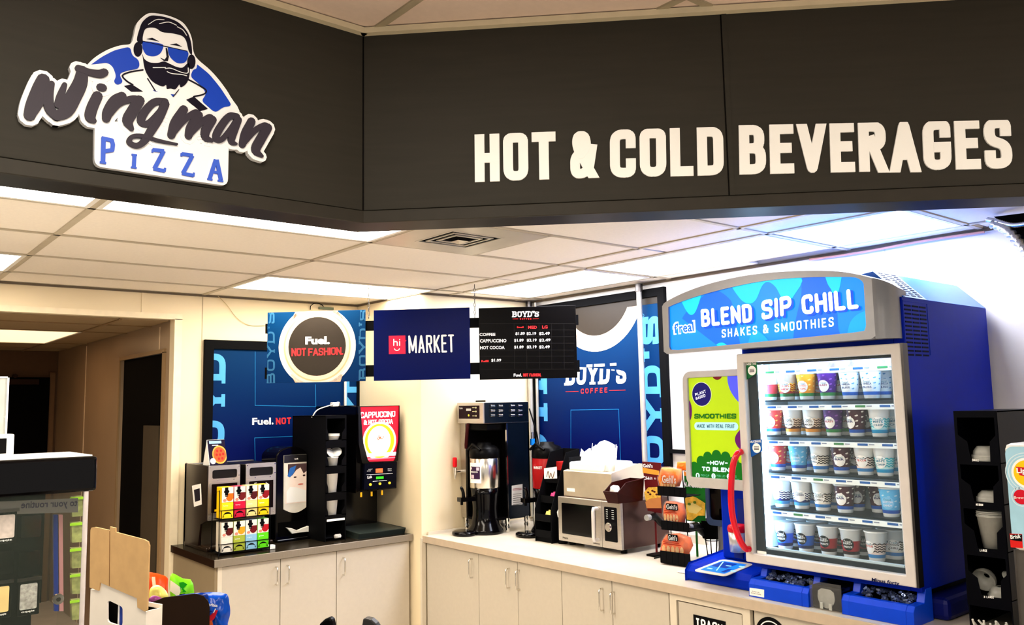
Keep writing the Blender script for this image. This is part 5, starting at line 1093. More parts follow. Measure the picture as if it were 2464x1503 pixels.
# ---- snack rack with bagged pretzels
SR = Vector((2.95, -.33, CT)); FS = Fr(SR, Vector((.10, -1, 0)), Vector((-1, -.1, 0)))
t = thing('snack_rack', 'black wire snack rack with three tiers of bagged bread beside the microwave', 'rack', tuple(SR)); t['x'] = 0; del t['x']
rack_ = t
def SP(x_, y_, d=0): return FS.p(*FS.px(x_, y_), d)
tiers = [((1583, 1650), 1173, 1190), ((1592, 1657), 1258, 1272), ((1590, 1660), 1333, 1352)]
for i, ((xa_, xb_), y0_, y1_) in enumerate(tiers):
    dd_ = .10+.05*i; FO = Fr(FS.p(0, 0, dd_), FS.u, FS.n); a = FO.px(xa_, y1_); b = FO.px(xb_, y0_)
    g = G(); g.fbox(FS, (a[0], a[1], b[0], b[1]), dd_-.004, dd_); g.fbox(FS, (a[0], a[1]-.003, b[0], a[1]), dd_-.14, dd_)
    for k in range(6): u = a[0]+(b[0]-a[0])*k/5; g.tube([FS.p(u, a[1], dd_-.14), FS.p(u, a[1]+.0, dd_), FS.p(u, b[1], dd_)], .002, 5)
    g.build('tier', t, BLKM)
g = G(); a = FS.px(1605, 1345)
for x_ in (1600, 1640): u, v = FS.px(x_, 1350); zt__ = FS.px(x_, 1130)[1]; g.tube([FS.p(u, .004, .10), FS.p(u, .004, -.08), FS.p(u, zt__, -.04)], .0035, 6)
g.build('upright', t, BLKM)
g = G(); c = Z(1600, 1338, CT+.0); g.box(2.88, 3.16, -.25, -.19, CT, CT+.012); tag(g.build('dark_tray_edge', None, BLK, .003), 'thin dark tray lying under the left foot of the snack rack', 'tray')
ORG = mat('bread_orange', (244, 140, 50), .35, nz=.35, sc=28); ORG2 = mat('bread_brown', (222, 104, 34), .35, nz=.4, sc=30)
BP = ((1, 0), (.97, .35), (.88, .8), (.6, 1), (.3, 1))
bags = [([(1590, 1180), (1584, 1150), (1592, 1122), (1615, 1122), (1640, 1127), (1641, 1155), (1636, 1172), (1612, 1174)], .09, 'clear bag of sliced bread on the top tier of the snack rack', ORG, (1597, 1142, 1637, 1160)),
        ([(1597, 1240), (1596, 1215), (1603, 1203), (1622, 1203), (1647, 1209), (1652, 1235), (1648, 1262), (1625, 1258), (1602, 1250)], .14, 'bagged bread with a dark label on the middle tier of the snack rack', ORG2, (1607, 1212, 1640, 1222)),
        ([(1588, 1326), (1592, 1300), (1603, 1283), (1636, 1279), (1664, 1290), (1670, 1312), (1657, 1340), (1625, 1337), (1600, 1332)], .19, 'bagged pretzel bread on the bottom tier of the snack rack', ORG2, (1612, 1286, 1640, 1296))]
for i, (P, d_, lb, m_, wq) in enumerate(bags):
    FO = Fr(FS.p(0, 0, d_-.05), FS.u, FS.n); q = [FO.px(*p) for p in P]; t = thing('bread_bag', lb, 'snack', tuple(FS.p(q[0][0], min(p[1] for p in q), d_-.05)), 'bread bags on the snack rack')
    g = G(); q2_ = [(a_*.94+.06*sum(p[0] for p in q)/len(q), b_*.92+.08*sum(p[1] for p in q)/len(q)) for a_, b_ in q]; g.pillow(FS, q2_, .022, d_-.05, wr=.7, prof=BP); g.build('bread', t, m_)
    g = G(); g.pillow(FS, q, .026, d_-.05, wr=1., prof=BP); g.build('film', t, mat('cling_film', (250, 240, 226), .1, alpha=.09, nz=.1))
    u0, v0 = FO.px(wq[0], wq[3]); u1, v1 = FO.px(wq[2], wq[1]); g = G().use(BLKM if i else mat('label_tan', (236, 150, 90), .5)); g.flat(FS, rr(u0+.008, v0-.004, u1-.004, v1+.002, .006), d_-.0195); g.use(WT); g.bt(FS, "Gehl's", u0+.012, v0, u1-.008, v1-.002, .02, d_-.0175)
    cxx = sum(p[0] for p in q)/len(q); lo = min(p[1] for p in q); hi = max(p[1] for p in q); wdh = (max(p[0] for p in q)-min(p[0] for p in q))
    g.use(mat('bread_cream', (246, 214, 160), .4, nz=.3, sc=40))
    for k_ in range(5): g.flat(FS, ell(cxx-wdh*.26+k_*wdh*.13, lo+(hi-lo)*.28, wdh*.055, (hi-lo)*.15, 10), d_-.021)
    g.use(mat('print_red', (196, 60, 30), .4))
    for k_ in range(3): g.flat(FS, rr(cxx-wdh*.28, lo+(hi-lo)*(.48+.07*k_), cxx+wdh*(.26-.06*k_), lo+(hi-lo)*(.51+.07*k_), .002, 2), d_-.0205); g.build('label', t)
# ---- two upright food boards behind the rack
FG = Fr(Vector((2.98, -.10, CT)), Vector((.25, -1, 0)), Vector((-1, -.25, 0)))
def brd(quad, lab, m, d=0.):
    q = [FG.px(*p) for p in quad]; t = rack_; g = G(); g.prism(FG, q, d-.006, d); u_ = (q[2][0]+q[3][0])/2; g.fbox(FG, (u_-.006, CT, u_+.006, min(q[2][1], q[3][1])+.02), d-.012, d-.006); t = g.build('header_card', rack_, m, .001); t['label'] = lab
    return t
FG.o.z = 0
RB = mat('carton_red', (104, 12, 20), .4); t = brd([(1545, 1110), (1590, 1113), (1592, 1235), (1558, 1228)], "red CHILI card standing behind the snack rack beside the microwave", RB)
P_ = lambda L: [FG.px(*p) for p in L]
g = G().use(mat('carton_amber', (232, 160, 60), .45)); g.flat(FG, P_([(1546, 1124), (1586, 1132), (1586, 1143), (1547, 1137)]), .0008)
g.use(mat('fries_yellow', (232, 186, 80), .5, nz=.4, sc=60)); g.flat(FG, P_([(1550, 1184), (1560, 1172), (1584, 1171), (1590, 1182), (1590, 1202), (1554, 1204)]), .0008)
g.use(mat('bun_tan', (206, 140, 82), .5)); g.flat(FG, P_([(1553, 1207), (1562, 1200), (1590, 1196), (1592, 1222), (1556, 1222)]), .0012)
g.use(mat('beans_dark', (90, 30, 20), .5))
for k in range(6): u, v = FG.px(1560+k*5, 1184+5*math.sin(k*2)); g.flat(FG, ell(u, v, .008, .006, 8), .0014)
g.build('food_picture', t)
g = G().use(WT); g.btext(FG, "Gehl's", *P_([(1548, 1124), (1571, 1125), (1547, 1115)]), .03, .0012); g.build('brand_wording', t)
letters(t, FG, 'CHILI', P_([(1548, 1154), (1578, 1159), (1547, 1144)]), .2, WT, cap='sq', d1=.0012, gap=.2)
FG2 = Fr(Vector((3.02, -.28, 0)), Vector((.28, -1, 0)), Vector((-1, -.28, 0))); FG = FG2
GB = mat('carton_green', (24, 112, 34), .4); t = brd([(1645, 1122), (1700, 1128), (1697, 1258), (1650, 1252)], 'green nacho card standing between the snack rack and the screen', GB)
g = G().use(mat('carton_amber', (232, 160, 60), .45)); g.flat(FG, P_([(1645, 1132), (1680, 1136), (1680, 1146), (1646, 1144)]), .0008)
g.use(mat('nacho_yellow', (236, 190, 70), .5, nz=.3, sc=40)); g.flat(FG, P_([(1648, 1200), (1655, 1190), (1675, 1196), (1697, 1210), (1696, 1240), (1680, 1240), (1665, 1252), (1650, 1248)]), .0008)
g.use(mat('nacho_pale', (248, 222, 130), .5)); g.flat(FG, P_([(1652, 1215), (1668, 1208), (1690, 1222), (1676, 1236), (1658, 1232)]), .0012)
g.use(mat('jalapeno', (96, 130, 40), .5)); 
for p in ((1659, 1212), (1672, 1208)): u, v = FG.px(*p); g.flat(FG, ell(u, v, .010, .008, 10), .0018)
g.build('food_picture', t)
g = G().use(WT); g.btext(FG, "Gehl's", *P_([(1646, 1135), (1670, 1137), (1646, 1126)]), .03, .0012); g.build('brand_wording', t)
letters(t, FG, 'NACHO', P_([(1645, 1170), (1690, 1176), (1645, 1158)]), .2, WT, cap='sq', d1=.0012, gap=.2)
# pretzel bag tucked behind + display casters
g = G(); F_ = FS; q = [F_.px(*p) for p in ((1618, 1135), (1620, 1112), (1650, 1110), (1652, 1130))]; g.pillow(F_, q, .02, -.04, wr=.6); tag(g.build('snack_pouch', None, ORG), 'orange snack pouch lying behind the top tier of the snack rack', 'snack')
for q_, lb in (((1563, 1244), 'round grey knob at the left of the middle snack tier'), ((1663, 1266), 'round grey knob at the right of the middle snack tier')):
    p = SP(*q_); g = G(); g.cyl(tuple(p), tuple(p+FS.n*.03), .017, n=18); g.use(BLK); g.tube([tuple(p), tuple(p-FS.n*.05), tuple(p-FS.n*.12+Vector((0, 0, -.05)))], .02, 8); g.build('rack_knob', rack_, mat('knob_grey', (176, 176, 174), .4, .3), .003)
t = thing('wire_basket', 'black wire basket standing right of the snack rack', 'basket', (3.13, -.46, CT)); g = G()
for k in range(7):
    a_ = k*math.pi*2/7; g.tube([(3.13+.03*math.cos(a_), -.46+.03*math.sin(a_), CT+.003), (3.13+.05*math.cos(a_), -.46+.05*math.sin(a_), CT+.17), ], .003, 5)
for z_, r_ in ((.005, .03), (.09, .04), (.17, .05)): g.tube([(3.13+r_*math.cos(a_*math.pi/6), -.46+r_*math.sin(a_*math.pi/6), CT+z_) for a_ in range(13)], .003, 5)
g.build('wires', t, BLKM)
g = G(); g.cyl((3.13, -.46, CT+.10), (3.13, -.46, CT+.2), .052, .07, n=16); g.build('liner', t, VOID)
# ================================================================== BLENDER KIOSK
t = thing('shake_blender', 'blue self-serve blender machine with an upright screen left of the freezer', 'blender', (2.8, -.88, CT))
P = [(2.535, CT), (2.535, CT+.045), (2.56, CT+.07), (2.86, CT+.10), (2.98, CT+.10), (2.98, CT)]
g = G(); g.add([(a_, -.70 if 0 else -.755, b_) for a_, b_ in P]+[(a_, -1.125, b_) for a_, b_ in P], [(0, 1, 2, 3, 4, 5), (6, 7, 8, 9, 10, 11)]+[(i, (i+1) % 6, 6+(i+1) % 6, 6+i) for i in range(6)]); g.build('base', t, BLUE, .012)
FT_ = Fr((2.56, 0, CT+.0705), (0, -1, 0), (-.0995, 0, .995), (.995, 0, .0995))
sq_ = [FT_.px(*p) for p in ((1686, 1377), (1766, 1391), (1795, 1355), (1721, 1343))]
u0, u1 = .84, 1.085; v0, v1 = .01, .26
u0 = (sq_[0][0]+sq_[3][0])/2; u1 = (sq_[1][0]+sq_[2][0])/2; v0 = (sq_[0][1]+sq_[1][1])/2; v1 = (sq_[2][1]+sq_[3][1])/2
g = G(); g.prism(FT_, rr(u0, v0, u1, v1, .025), 0, .004); g.build('screen_bezel', t, mat('bezel_white', (220, 216, 204), .4), .001)
g = G(); ES2 = mat('touch_blue', (30, 120, 214), .3, em=.5, nz=.05); g.use(ES2); g.flat(FT_, rr(u0+.022, v0+.025, u1-.022, v1-.03, .006), .0048)
g.use(mat('touch_deep', (16, 62, 150), .3, em=.35)); g.flat(FT_, rr(u0+.03, v0+.1, u0+.12, v1-.045, .006), .0056); g.flat(FT_, rr(u0+.13, v0+.04, u1-.03, v0+.1, .006), .0056)
g.use(mat('touch_pale', (150, 210, 245), .3, em=.6)); g.stroke(FT_, [(u0+.04, v1-.05), (u0+.10, v0+.05)], .006, d1=.0062); 
for a_, b_ in ((.05, .06), (.1, .14), (.16, .16), (.17, .08)): g.flat(FT_, rr(u0+a_-.012, v0+b_-.006, u0+a_+.018, v0+b_+.006, .004), .0062)
g.build('touch_screen', t)
g = G(); P = [(2.72, .828), (2.72, 1.13), (3.0, 1.13), (3.0, .828)]; g.box(2.73, 3.0, -1.12, -.828, CT+.09, 1.40); g.build('column', t, BLUE, .01)
g = G(); g.box(2.725, 2.73, -.95, -.90, CT+.1, CT+.2); g.box(2.725, 2.73, -1.03, -.93, 1.16, 1.30); g.build('column_panel', t, mat('blue_shade', (6, 40, 130), .4))
p = X(1776, 1296, 2.70); 
g = G(); g.lathe((2.70, p.y, p.z-.06), [(.001, 0), (.04, 0), (.046, .10), (.001, .10)], 20); g.build('cup_holder', t, mat('holder_silver', (210, 208, 206), .3, .6)); g = G(); g.lathe((2.70, p.y, p.z+.035), [(.047, 0), (.050, .012), (.046, .028), (.03, .036), (.001, .036)], 20); g.build('holder_cap', t, mat('cap_red', (200, 16, 40), .3))
F = FX(2.62); q = [F.px(*p) for p in ((1641, 894), (1656, 1172))]; ky0, ky1 = .701, 1.09; kz0, kz1 = 1.352, 1.93
SB_ = mat('screen_bezel_grey', (192, 188, 184), .45, .0)
A = rr(ky0+.006, kz0, ky1+.03, kz1, .05, 6); B = rr(ky0+.038, kz0+.05, ky1+.015, kz1-.035, .008, 6); g = G(); g.ring(F, A, B, -.06, .0); g.prism(F, A, -.07, -.055); g.build('screen_frame', t, SB_, .004)
sr = (ky0+.038, kz0+.05, ky1+.03, kz1-.035); e_ = .22
def es(nm, c): return mat('scr_'+nm, c, .35, em=e_, nz=0)
g = G().use(es('lime', (178, 208, 28))); g.flat(F, [(sr[0], sr[1]), (sr[2], sr[1]), (sr[2], sr[3]), (sr[0], sr[3])], -.012)
def sp2(L): return [F.px(*p) for p in L]
g.use(es('maroon', (120, 14, 40))); g.flat(F, clip(ell(*F.px(1722, 894), .036, .04, 20), sr), -.011)
g.use(es('violet', (92, 100, 240))); g.flat(F, clip(sp2(spl([(1747, 893), (1748, 920), (1757, 945), (1775, 968), (1800, 985)], 4)+[(1810, 890)]), sr), -.011)
g.use(es('purple', (104, 24, 110))); g.flat(F, clip(ell(*F.px(1651, 987), .028, .06, 16), sr), -.0105); g.flat(F, clip(sp2(spl([(1800, 1015), (1776, 1035), (1765, 1055), (1772, 1075), (1790, 1090)], 4)), sr), -.0105)
c = F.px(1685, 948); g.use(es('rimwhite', (214, 224, 190))); g.flat(F, ell(*c, .061, .061, 30), -.0104); g.use(es('navy', (20, 14, 110))); g.flat(F, ell(*c, .058, .058, 30), -.0098)
g.use(es('green', (12, 112, 30))); g.flat(F, clip(sp2([(1664, 1118), (1676, 1116), (1700, 1100), (1755, 1100), (1775, 1112), (1785, 1116), (1790, 1170), (1660, 1170)]), sr), -.0102)
for k, (x_, y_) in enumerate(((1684, 1110), (1700, 1100), (1721, 1096), (1743, 1100), (1763, 1112), (1668, 1124))): g.flat(F, clip(ell(*F.px(x_, y_), .028, .028, 18), sr), -.0101+k*.00003)
g.use(es('paleblue', (180, 226, 232))); a = F.px(1668, 1034); b = F.px(1773, 1016); g.flat(F, rr(a[0], a[1], b[0], b[1], .02), -.0098)
g.build('screen_picture', t)
g = G(); g.use(es('white', (236, 240, 255))); ROOTZ = None
def st(s_, q, m, th=.22, cap='rd', gap=.1, d=-.009, nm='wording'):
    g = G().use(m); g.text(F, s_, *sp2(q), th, cap, d1=d, gap=gap); return g.build(nm, t)
st('PLANT', [(1671, 953), (1697, 944), (1669, 946)], es('white', (236, 240, 255)), .2, gap=.15); st('BASED', [(1672, 962), (1695, 954), (1671, 955.5)], es('white', (236, 240, 255)), .2, gap=.15)
st('SMOOTHIES', [(1668, 1007), (1769, 1007), (1668, 995)], es('green', (12, 112, 30)), .26, gap=.04); st('MADE WITH REAL FRUIT', [(1674, 1029), (1765, 1030), (1674, 1020)], es('teal', (10, 84, 110)), .13, gap=.18)
st('-HOW-', [(1698, 1118), (1749, 1119), (1698, 1108)], es('pale', (200, 236, 240)), .3, gap=.08); st('TO BLEND', [(1686, 1133), (1764, 1137), (1686, 1122)], es('pale', (200, 236, 240)), .3, gap=.04)
g = G().use(es('pale', (200, 236, 240)))
for x_ in (1676, 1714, 1751): g.flat(F, ell(*F.px(x_, 1144+(x_-1676)*.03), .0125, .0135, 16), -.0094)
g.use(es('green', (12, 112, 30)))
for x_, d_ in ((1676, '1'), (1714, '2'), (1751, '3')): u, v = F.px(x_, 1144+(x_-1676)*.03); g.bt(F, d_, u-.004, v-.007, u+.004, v+.007, 0, -.0088)
g.use(es('aqua', (110, 200, 170)))
for x_, a_, b_ in ((1684, 'PICK CUP', 'FROM FREEZER'), (1722, 'PEEL LID', 'OFF CUP'), (1757, 'PLACE', 'IN MACHINE')):
    u, v = F.px(x_, 1145+(x_-1676)*.04); g.bt(F, a_, u, v, u+.05-(.02 if a_ == 'PLACE' else 0), v+.010, 0, -.009); g.bt(F, b_, u, v-.012, u+.046, v-.005, 0, -.009)
o = g.build('step_icons', t)
# grey-framed unit seen under the screen
g = G(); F = FX(2.99); q = sp2([(1697, 1185), (1740, 1190), (1745, 1275), (1702, 1262)]); g = G(); u0 = q[0][0]; g.ring(F, rr(u0, q[3][1], u0+.22, 1.42, .03, 4), rr(u0+.022, q[3][1]+.03, u0+.2, 1.41, .02, 4), -.06, 0); tk = thing('monitor_back', 'grey-rimmed black monitor standing behind the blender column', 'monitor', tuple(F.p(u0+.1, CT)))
g.build('rim', tk, mat('rim_slate', (60, 74, 98), .4)); g = G(); g.prism(F, rr(u0+.02, q[3][1]+.02, u0+.2, 1.41, .02, 4), -.03, -.01); g.build('panel', tk, BLKG); g = G(); g.box(3.0, 3.04, -u0-.14, -u0-.08, CT, 1.2); g.build('stand', tk, mat('stand_grey', (110, 110, 112), .4)); g = G(); g.box(3.06, 3.10, -u0-.22, -u0-.02, CT, 1.13); g.build('foot_panel', tk, mat('stand_grey', (110, 110, 112), .4))
g = G(); g.pillow(Fr((2.66, -.62, CT+.004), (0, -1, 0), (0, 0, 1), (1, 0, 0)), rr(-.02, -.02, .08, .13, .02), .003); tag(g.build('white_saucer', None, WHITE), 'thin white dish lying left of the blue blender base', 'dish')
# white board on the wall with a black bar, behind the screen
g = G(); a = X(1612, 1085, XW-.02); b = X(1655, 1092, XW-.02); g.box(XW-.03, XW-.006, b.y-.1, a.y, a.z-.012, a.z+.012); tag(g.build('black_rail', None, BLKM), 'short black rail on the white wall left of the upright screen', 'rail')

# ================================================================== FREEZER
y0, y1, xf = -1.892, -1.128, 2.50
t = thing('milkshake_freezer', 'tall blue milkshake freezer with a glass door and a lit curved sign', 'freezer', (2.95, -1.5, CT))
zb, ztp = 1.03, 2.178; xi0 = xf+.045; xb_ = 3.36
def yz(px_, py_, x_): q = X(px_, py_, x_); return q.y, q.z
# cabinet shell: walls, floor, top
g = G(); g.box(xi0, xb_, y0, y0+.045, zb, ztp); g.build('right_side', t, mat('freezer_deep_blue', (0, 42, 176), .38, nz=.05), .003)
g = G(); g.box(xi0, xb_, y1-.02, y1, zb, ztp); g.box(xb_-.03, xb_, y0+.045, y1-.02, zb, ztp); g.box(xi0, xb_, y0+.045, y1-.02, zb, zb+.06); g.build('carcass', t, BLUE)
INT = mat('freezer_liner', (232, 242, 248), .4, nz=.02)
g = G(); iy0, iy1 = y0+.055, y1-.03; g.box(xi0+.3, xi0+.31, iy0, iy1, zb+.06, 1.99); g.box(xi0, xi0+.3, iy1-.006, iy1, zb+.06, 1.99); g.box(xi0, xi0+.3, iy0, iy0+.006, zb+.06, 1.99); g.box(xi0, xi0+.31, iy0, iy1, 1.975, 1.99); g.build('liner', t, INT)
g = G(); g.box(xi0+.0, xi0+.3, y0+.045, y1-.02, 1.99, ztp); g.build('head_box', t, BLUE)
g = G(); g.box(xi0-.01, xi0+.3, iy0+.006, iy1-.006, zb+.061, zb+.075); g.build('floor_mat', t, mat('floor_mat', (14, 22, 34), .5))
# sloped roof with vents
ry, rz = yz(2302, 687, xb_); 
g = G(); ry = min(ry, y1-.1); g.add([(xi0+.02, y0, ztp), (xb_, y0, ztp), (xb_, ry, rz), (xi0+.02, ry, rz), (xi0+.02, y1, ztp+.05), (xb_, y1, ztp+.05)], [(0, 1, 2, 3), (3, 2, 5, 4), (1, 5, 2), (0, 3, 4)]); g.build('roof', t, mat('roof_blue', (60, 130, 220), .3, nz=.04))
FR2 = Fr((xi0+.02, y0, ztp), (1, 0, 0), Vector((0, -(rz-ztp), (ry-y0))), Vector((0, ry-y0, rz-ztp))); Lr = math.hypot(ry-y0, rz-ztp)
g = G(); g.flat(FR2, [(.01, 0), (.20, 0), (.20, Lr), (.01, Lr)], .001); g.build('vent_plate', t, mat('vent_pale', (196, 220, 245), .35))
for i in range(11):
    g = G()
    for j in range(3): g.flat(FR2, [(.025+j*.058, .012+i*Lr/11.6), (.068+j*.058, .012+i*Lr/11.6), (.068+j*.058, .012+i*Lr/11.6+Lr/26), (.025+j*.058, .012+i*Lr/11.6+Lr/26)], .002)
    o = g.build('roof_slot', t, mat('slot_navy', (14, 34, 80), .6)); o['kind'] = 'stuff'
FSd = FY(y0); ya = FSd.px(2160, 725); yb_ = FSd.px(2231, 815); 
g = G(); g.rframe(FSd, (xi0+.004, ya[1]*0+1.945, xi0+.22, ztp-.012), .004, 0, .0015, .001, n=1); o = g.build('vent_outline', t, BLUE)
for i in range(13):
    g = G(); z_ = ztp-.03-i*.0165
    for j in range(3): g.fbox(FSd, (xi0+.016+j*.066, z_-.007, xi0+.07+j*.066, z_), 0, .0016)
    o = g.build('side_slot', t, mat('slot_dark', (4, 10, 50), .6)); o['kind'] = 'stuff'
# pedestal
g = G(); g.box(2.63, 3.2, -1.95, -1.14, CT, zb-.03); g.build('plinth', t, mat('plinth_blue', (4, 22, 110), .5), .02); g = G(); g.box(2.66, 3.3, y0+.03, y1-.03, zb-.03, zb); g.build('pedestal', t, mat('pedestal_dark', (8, 10, 30), .5))
# door
F = FX(xf)
OD = (-y1, 1.052, -y0-.0, 1.99); du = OD
g = G(); g.rframe(F, (1.126, 1.054, 1.893, 1.991), (.040, .042, .040, .042), -.045, .0, .004, .002, n=1); DM = mat('door_frame', (212, 206, 202), .45, .0, nz=.04); dd = g.build('door', t, DM, .006)
g = G(); g.fbox(F, (1.893, 1.054, 1.902, 1.991), -.045, -.004); g.build('door_edge', dd, STEELD)
iu0, iv0, iu1, iv1 = 1.166, 1.096, 1.853, 1.949
g = G(); g.rframe(F, (iu0, iv0, iu1, iv1), (.045, .02, .012, .012), -.04, -.028, .001, n=1); g.build('gasket', dd, mat('gasket_dark', (10, 22, 34), .4))
g = G(); g.fbox(F, (iu0, iv0, iu1, iv1), -.024, -.020); g.build('glass', dd, GLASS)
P = [F.p(*F.px(*q), .05) for q in ((1786, 1082), (1779, 1120), (1775, 1180), (1779, 1240), (1793, 1290), (1804, 1322))]
P = [F.p(*F.px(*q), d_) for q, d_ in (((1785, 1086), .004), ((1783, 1092), .03), ((1778, 1120), .045), ((1775, 1180), .05), ((1779, 1240), .05), ((1792, 1290), .045), ((1802, 1316), .03), ((1804, 1320), .004))]
g = G(); g.tube(spl([tuple(p) for p in P], 5), .0145, 12); g.build('handle', dd, mat('handle_red', (214, 16, 44), .2, coat=.5))
g = G().use(mat('tag_green', (8, 116, 64), .4)); q = [F.px(*p) for p in ((1785, 870), (1817, 868), (1816, 898), (1790, 914))]; g.flat(F, q, -.018); g.use(WT); g.flat(F, ell(*F.px(1804, 891), .022, .022, 16), -.0174); g.text(F, 'SMOOTHIE', *[F.px(*p) for p in ((1788, 879), (1815, 877), (1788, 873))], .16, 'bt', d1=-.017, gap=.15)
g.use(mat('tag_blue', (10, 96, 176), .4)); q = [F.px(*p) for p in ((1798, 1059), (1828, 1057), (1829, 1085), (1802, 1100))]; g.flat(F, q, -.018); g.use(WT); g.flat(F, ell(*F.px(1815, 1078), .022, .022, 16), -.0174); g.text(F, 'MILKSHAKE', *[F.px(*p) for p in ((1800, 1066), (1827, 1064), (1799, 1060))], .16, 'bt', d1=-.017, gap=.15)
g.use(BLKM)
for cx_, cy_ in ((1804, 891), (1815, 1078)):
    for k in (-3, 0, 3): u, v = F.px(cx_, cy_+k); g.flat(F, [(u-.013, v-.0014), (u+.013, v-.0014), (u+.013, v+.0014), (u-.013, v+.0014)], -.0168)
g.build('price_tags', dd)
g = G().use(PAPER); q = [F.px(*p) for p in ((1816, 1325), (1838, 1328), (1840, 1342), (1817, 1340))]; g.flat(F, q, -.018); g.build('sticker', dd)
g = G().use(mat('logo_navy', (20, 30, 80), .4)); g.btext(F, 'Minus forty', *[F.px(*p) for p in ((2097, 1401), (2164, 1411), (2098, 1389))], .03, .0008); g.build('maker_logo', dd)
# interior light strips
FE = mat('freezer_light', (225, 244, 255), .5, em=L_FRZ, nz=0, emcol=(190, 228, 255))
g = G(); g.box(xi0+.03, xi0+.045, iy1-.05, iy1-.008, zb+.09, 1.96); g.build('light_strip', t, FE)
g = G(); g.box(xi0+.012, xi0+.03, iy0+.008, iy1-.05, 1.955, 1.965); g.build('light_strip', t, FE)
g = G(); g.box(xi0-.004, xi0+.014, iy0+.006, iy1-.01, zb+.076, zb+.094); g.build('sill', t, mat('sill_pale', (214, 236, 246), .3, .2))
# shelves
xs0 = xi0+.055
srow = [(1867, 893), (1867, 977), (1867, 1064), (1867, 1150), (1867, 1238)]
brow = [962, 1047, 1133, 1222, 1310]
def zx(px_, py_, x_): return X(px_, py_, x_).z
shelves = []
for i in range(5):
    zs_ = zx(2000, (960, 1049, 1140, 1233, 1325)[i], xs0+.01)     # surface the cups stand on
    zt__ = zx(2000, (884, 973, 1062, 1150, 1240)[i], xs0)         # top of the ticket rail above
    shelves.append((zs_, zt__))
for i, (zs_, zt__) in enumerate(shelves):
    if i < 4:
        g = G(); g.box(xs0-.005, xi0+.29, iy0+.01, iy1-.01, zs_-.008, zs_); g.build('shelf', t, mat('shelf_dark', (22, 34, 44), .45, nz=.1))
    nz_ = zt__-.0; 
    g = G()
    g.box(xs0-.012, xs0-.008, iy0+.01, iy1-.04, nz_-.022, nz_); rl = g.build('ticket_rail', t, mat('rail_white', (236, 248, 252), .35))
    g = G()
    for k in range(6):
        yk = iy1-.075-k*.106; g.use(mat('tick_blue', (40, 104, 176), .4) if (i+k) % 5 else mat('tick_green', (70, 140, 90), .4)); g.box(xs0-.0135, xs0-.012, yk-.032, yk+.012, nz_-.013, nz_-.004); g.use(mat('tick_grey', (140, 150, 170), .4)); g.box(xs0-.0135, xs0-.012, yk-.06, yk-.038, nz_-.010, nz_-.006)
    o = g.build('price_tickets', rl); o['kind'] = 'stuff'
# frosty clutter glimpsed above the top row
g = G().use(mat('frost_red', (176, 150, 166), .6, nz=.6, sc=22)); g.box(xi0+.1, xi0+.29, iy0+.02, iy1-.05, 1.90, 1.945); o = g.build('header_panel', t)

# ---- cups of frozen shake
def shake(style):
    nm, base, zig, bandc, badge, txt, mask = style
    t = thing('shake_cup', 'x', 'cup', (0, 0, 0), 'shake cups in the freezer')
    r0, r1, h = .0295, .0435, .116
    g = G(); g.lathe((0, 0, 0), [(.001, 0), (r0, 0), (r0+.001, .002), (r1, h), (r1+.0035, h+.001), (r1+.0035, h+.005), (r1-.003, h+.006), (.001, h+.004)], 24); g.build('body', t, mat('cup_frost', (238, 244, 246), .4, nz=.02))
    K = Cone((0, 0, 0), r0, r1, h, math.pi+.1)
    zt_ = h*(.97 if mask else .62)
    g = G().use(col(base)); n = 20; W_ = .24
    def band(za, zb2, d, m): 
        g.use(m); rows = []
        for z_ in (za, zb2):
            r = r0+(r1-r0)*z_/h+d; rows += [(r*math.cos(2*math.pi*i/24), r*math.sin(2*math.pi*i/24), z_) for i in range(24)]
        g.add(rows, [(i, (i+1) % 24, 24+(i+1) % 24, 24+i) for i in range(24)], True)
    band(h*.13, zt_, .0006, col(base)); band(h*.13, h*.25, .0010, col(bandc)); g.build('sleeve', t)
    if zig:
        g = G().use(col(zig))
        for r_ in range(4 if not mask else 3):
            pts = [(-.06+.009*i, h*.34+r_*h*(.085 if not mask else .19)+(.006 if not mask else .014)*(i % 2)) for i in range(16)]
            if mask: pts = [(-.07+.024*i, h*.36+r_*h*.19+.02*(i % 2)) for i in range(7)]
            g.stroke(K, pts, .0045 if not mask else .006, d1=.0014, cap='bt', disc=False)
        g.build('zigzag_print', t)
    g = G().use(col(badge)); g.fan(K, ell(-.004, h*.5, .024, .026, 16), .0024)
    g.use(col((90, 150, 170)) if sum(badge) > 380 else WT); g.bt(K, "f'real", -.018, h*.57, .008, h*.66, 0, .0032)
    g.use(col(txt[1]))
    for j, s_ in enumerate(txt[0].split('|')): g.bt(K, s_, -.022, h*(.50-.12*j), .014, h*(.57-.12*j), .02, .0032)
    g.build('badge', t); return t
def offm(o):
    return o
W_ = (246, 248, 248)
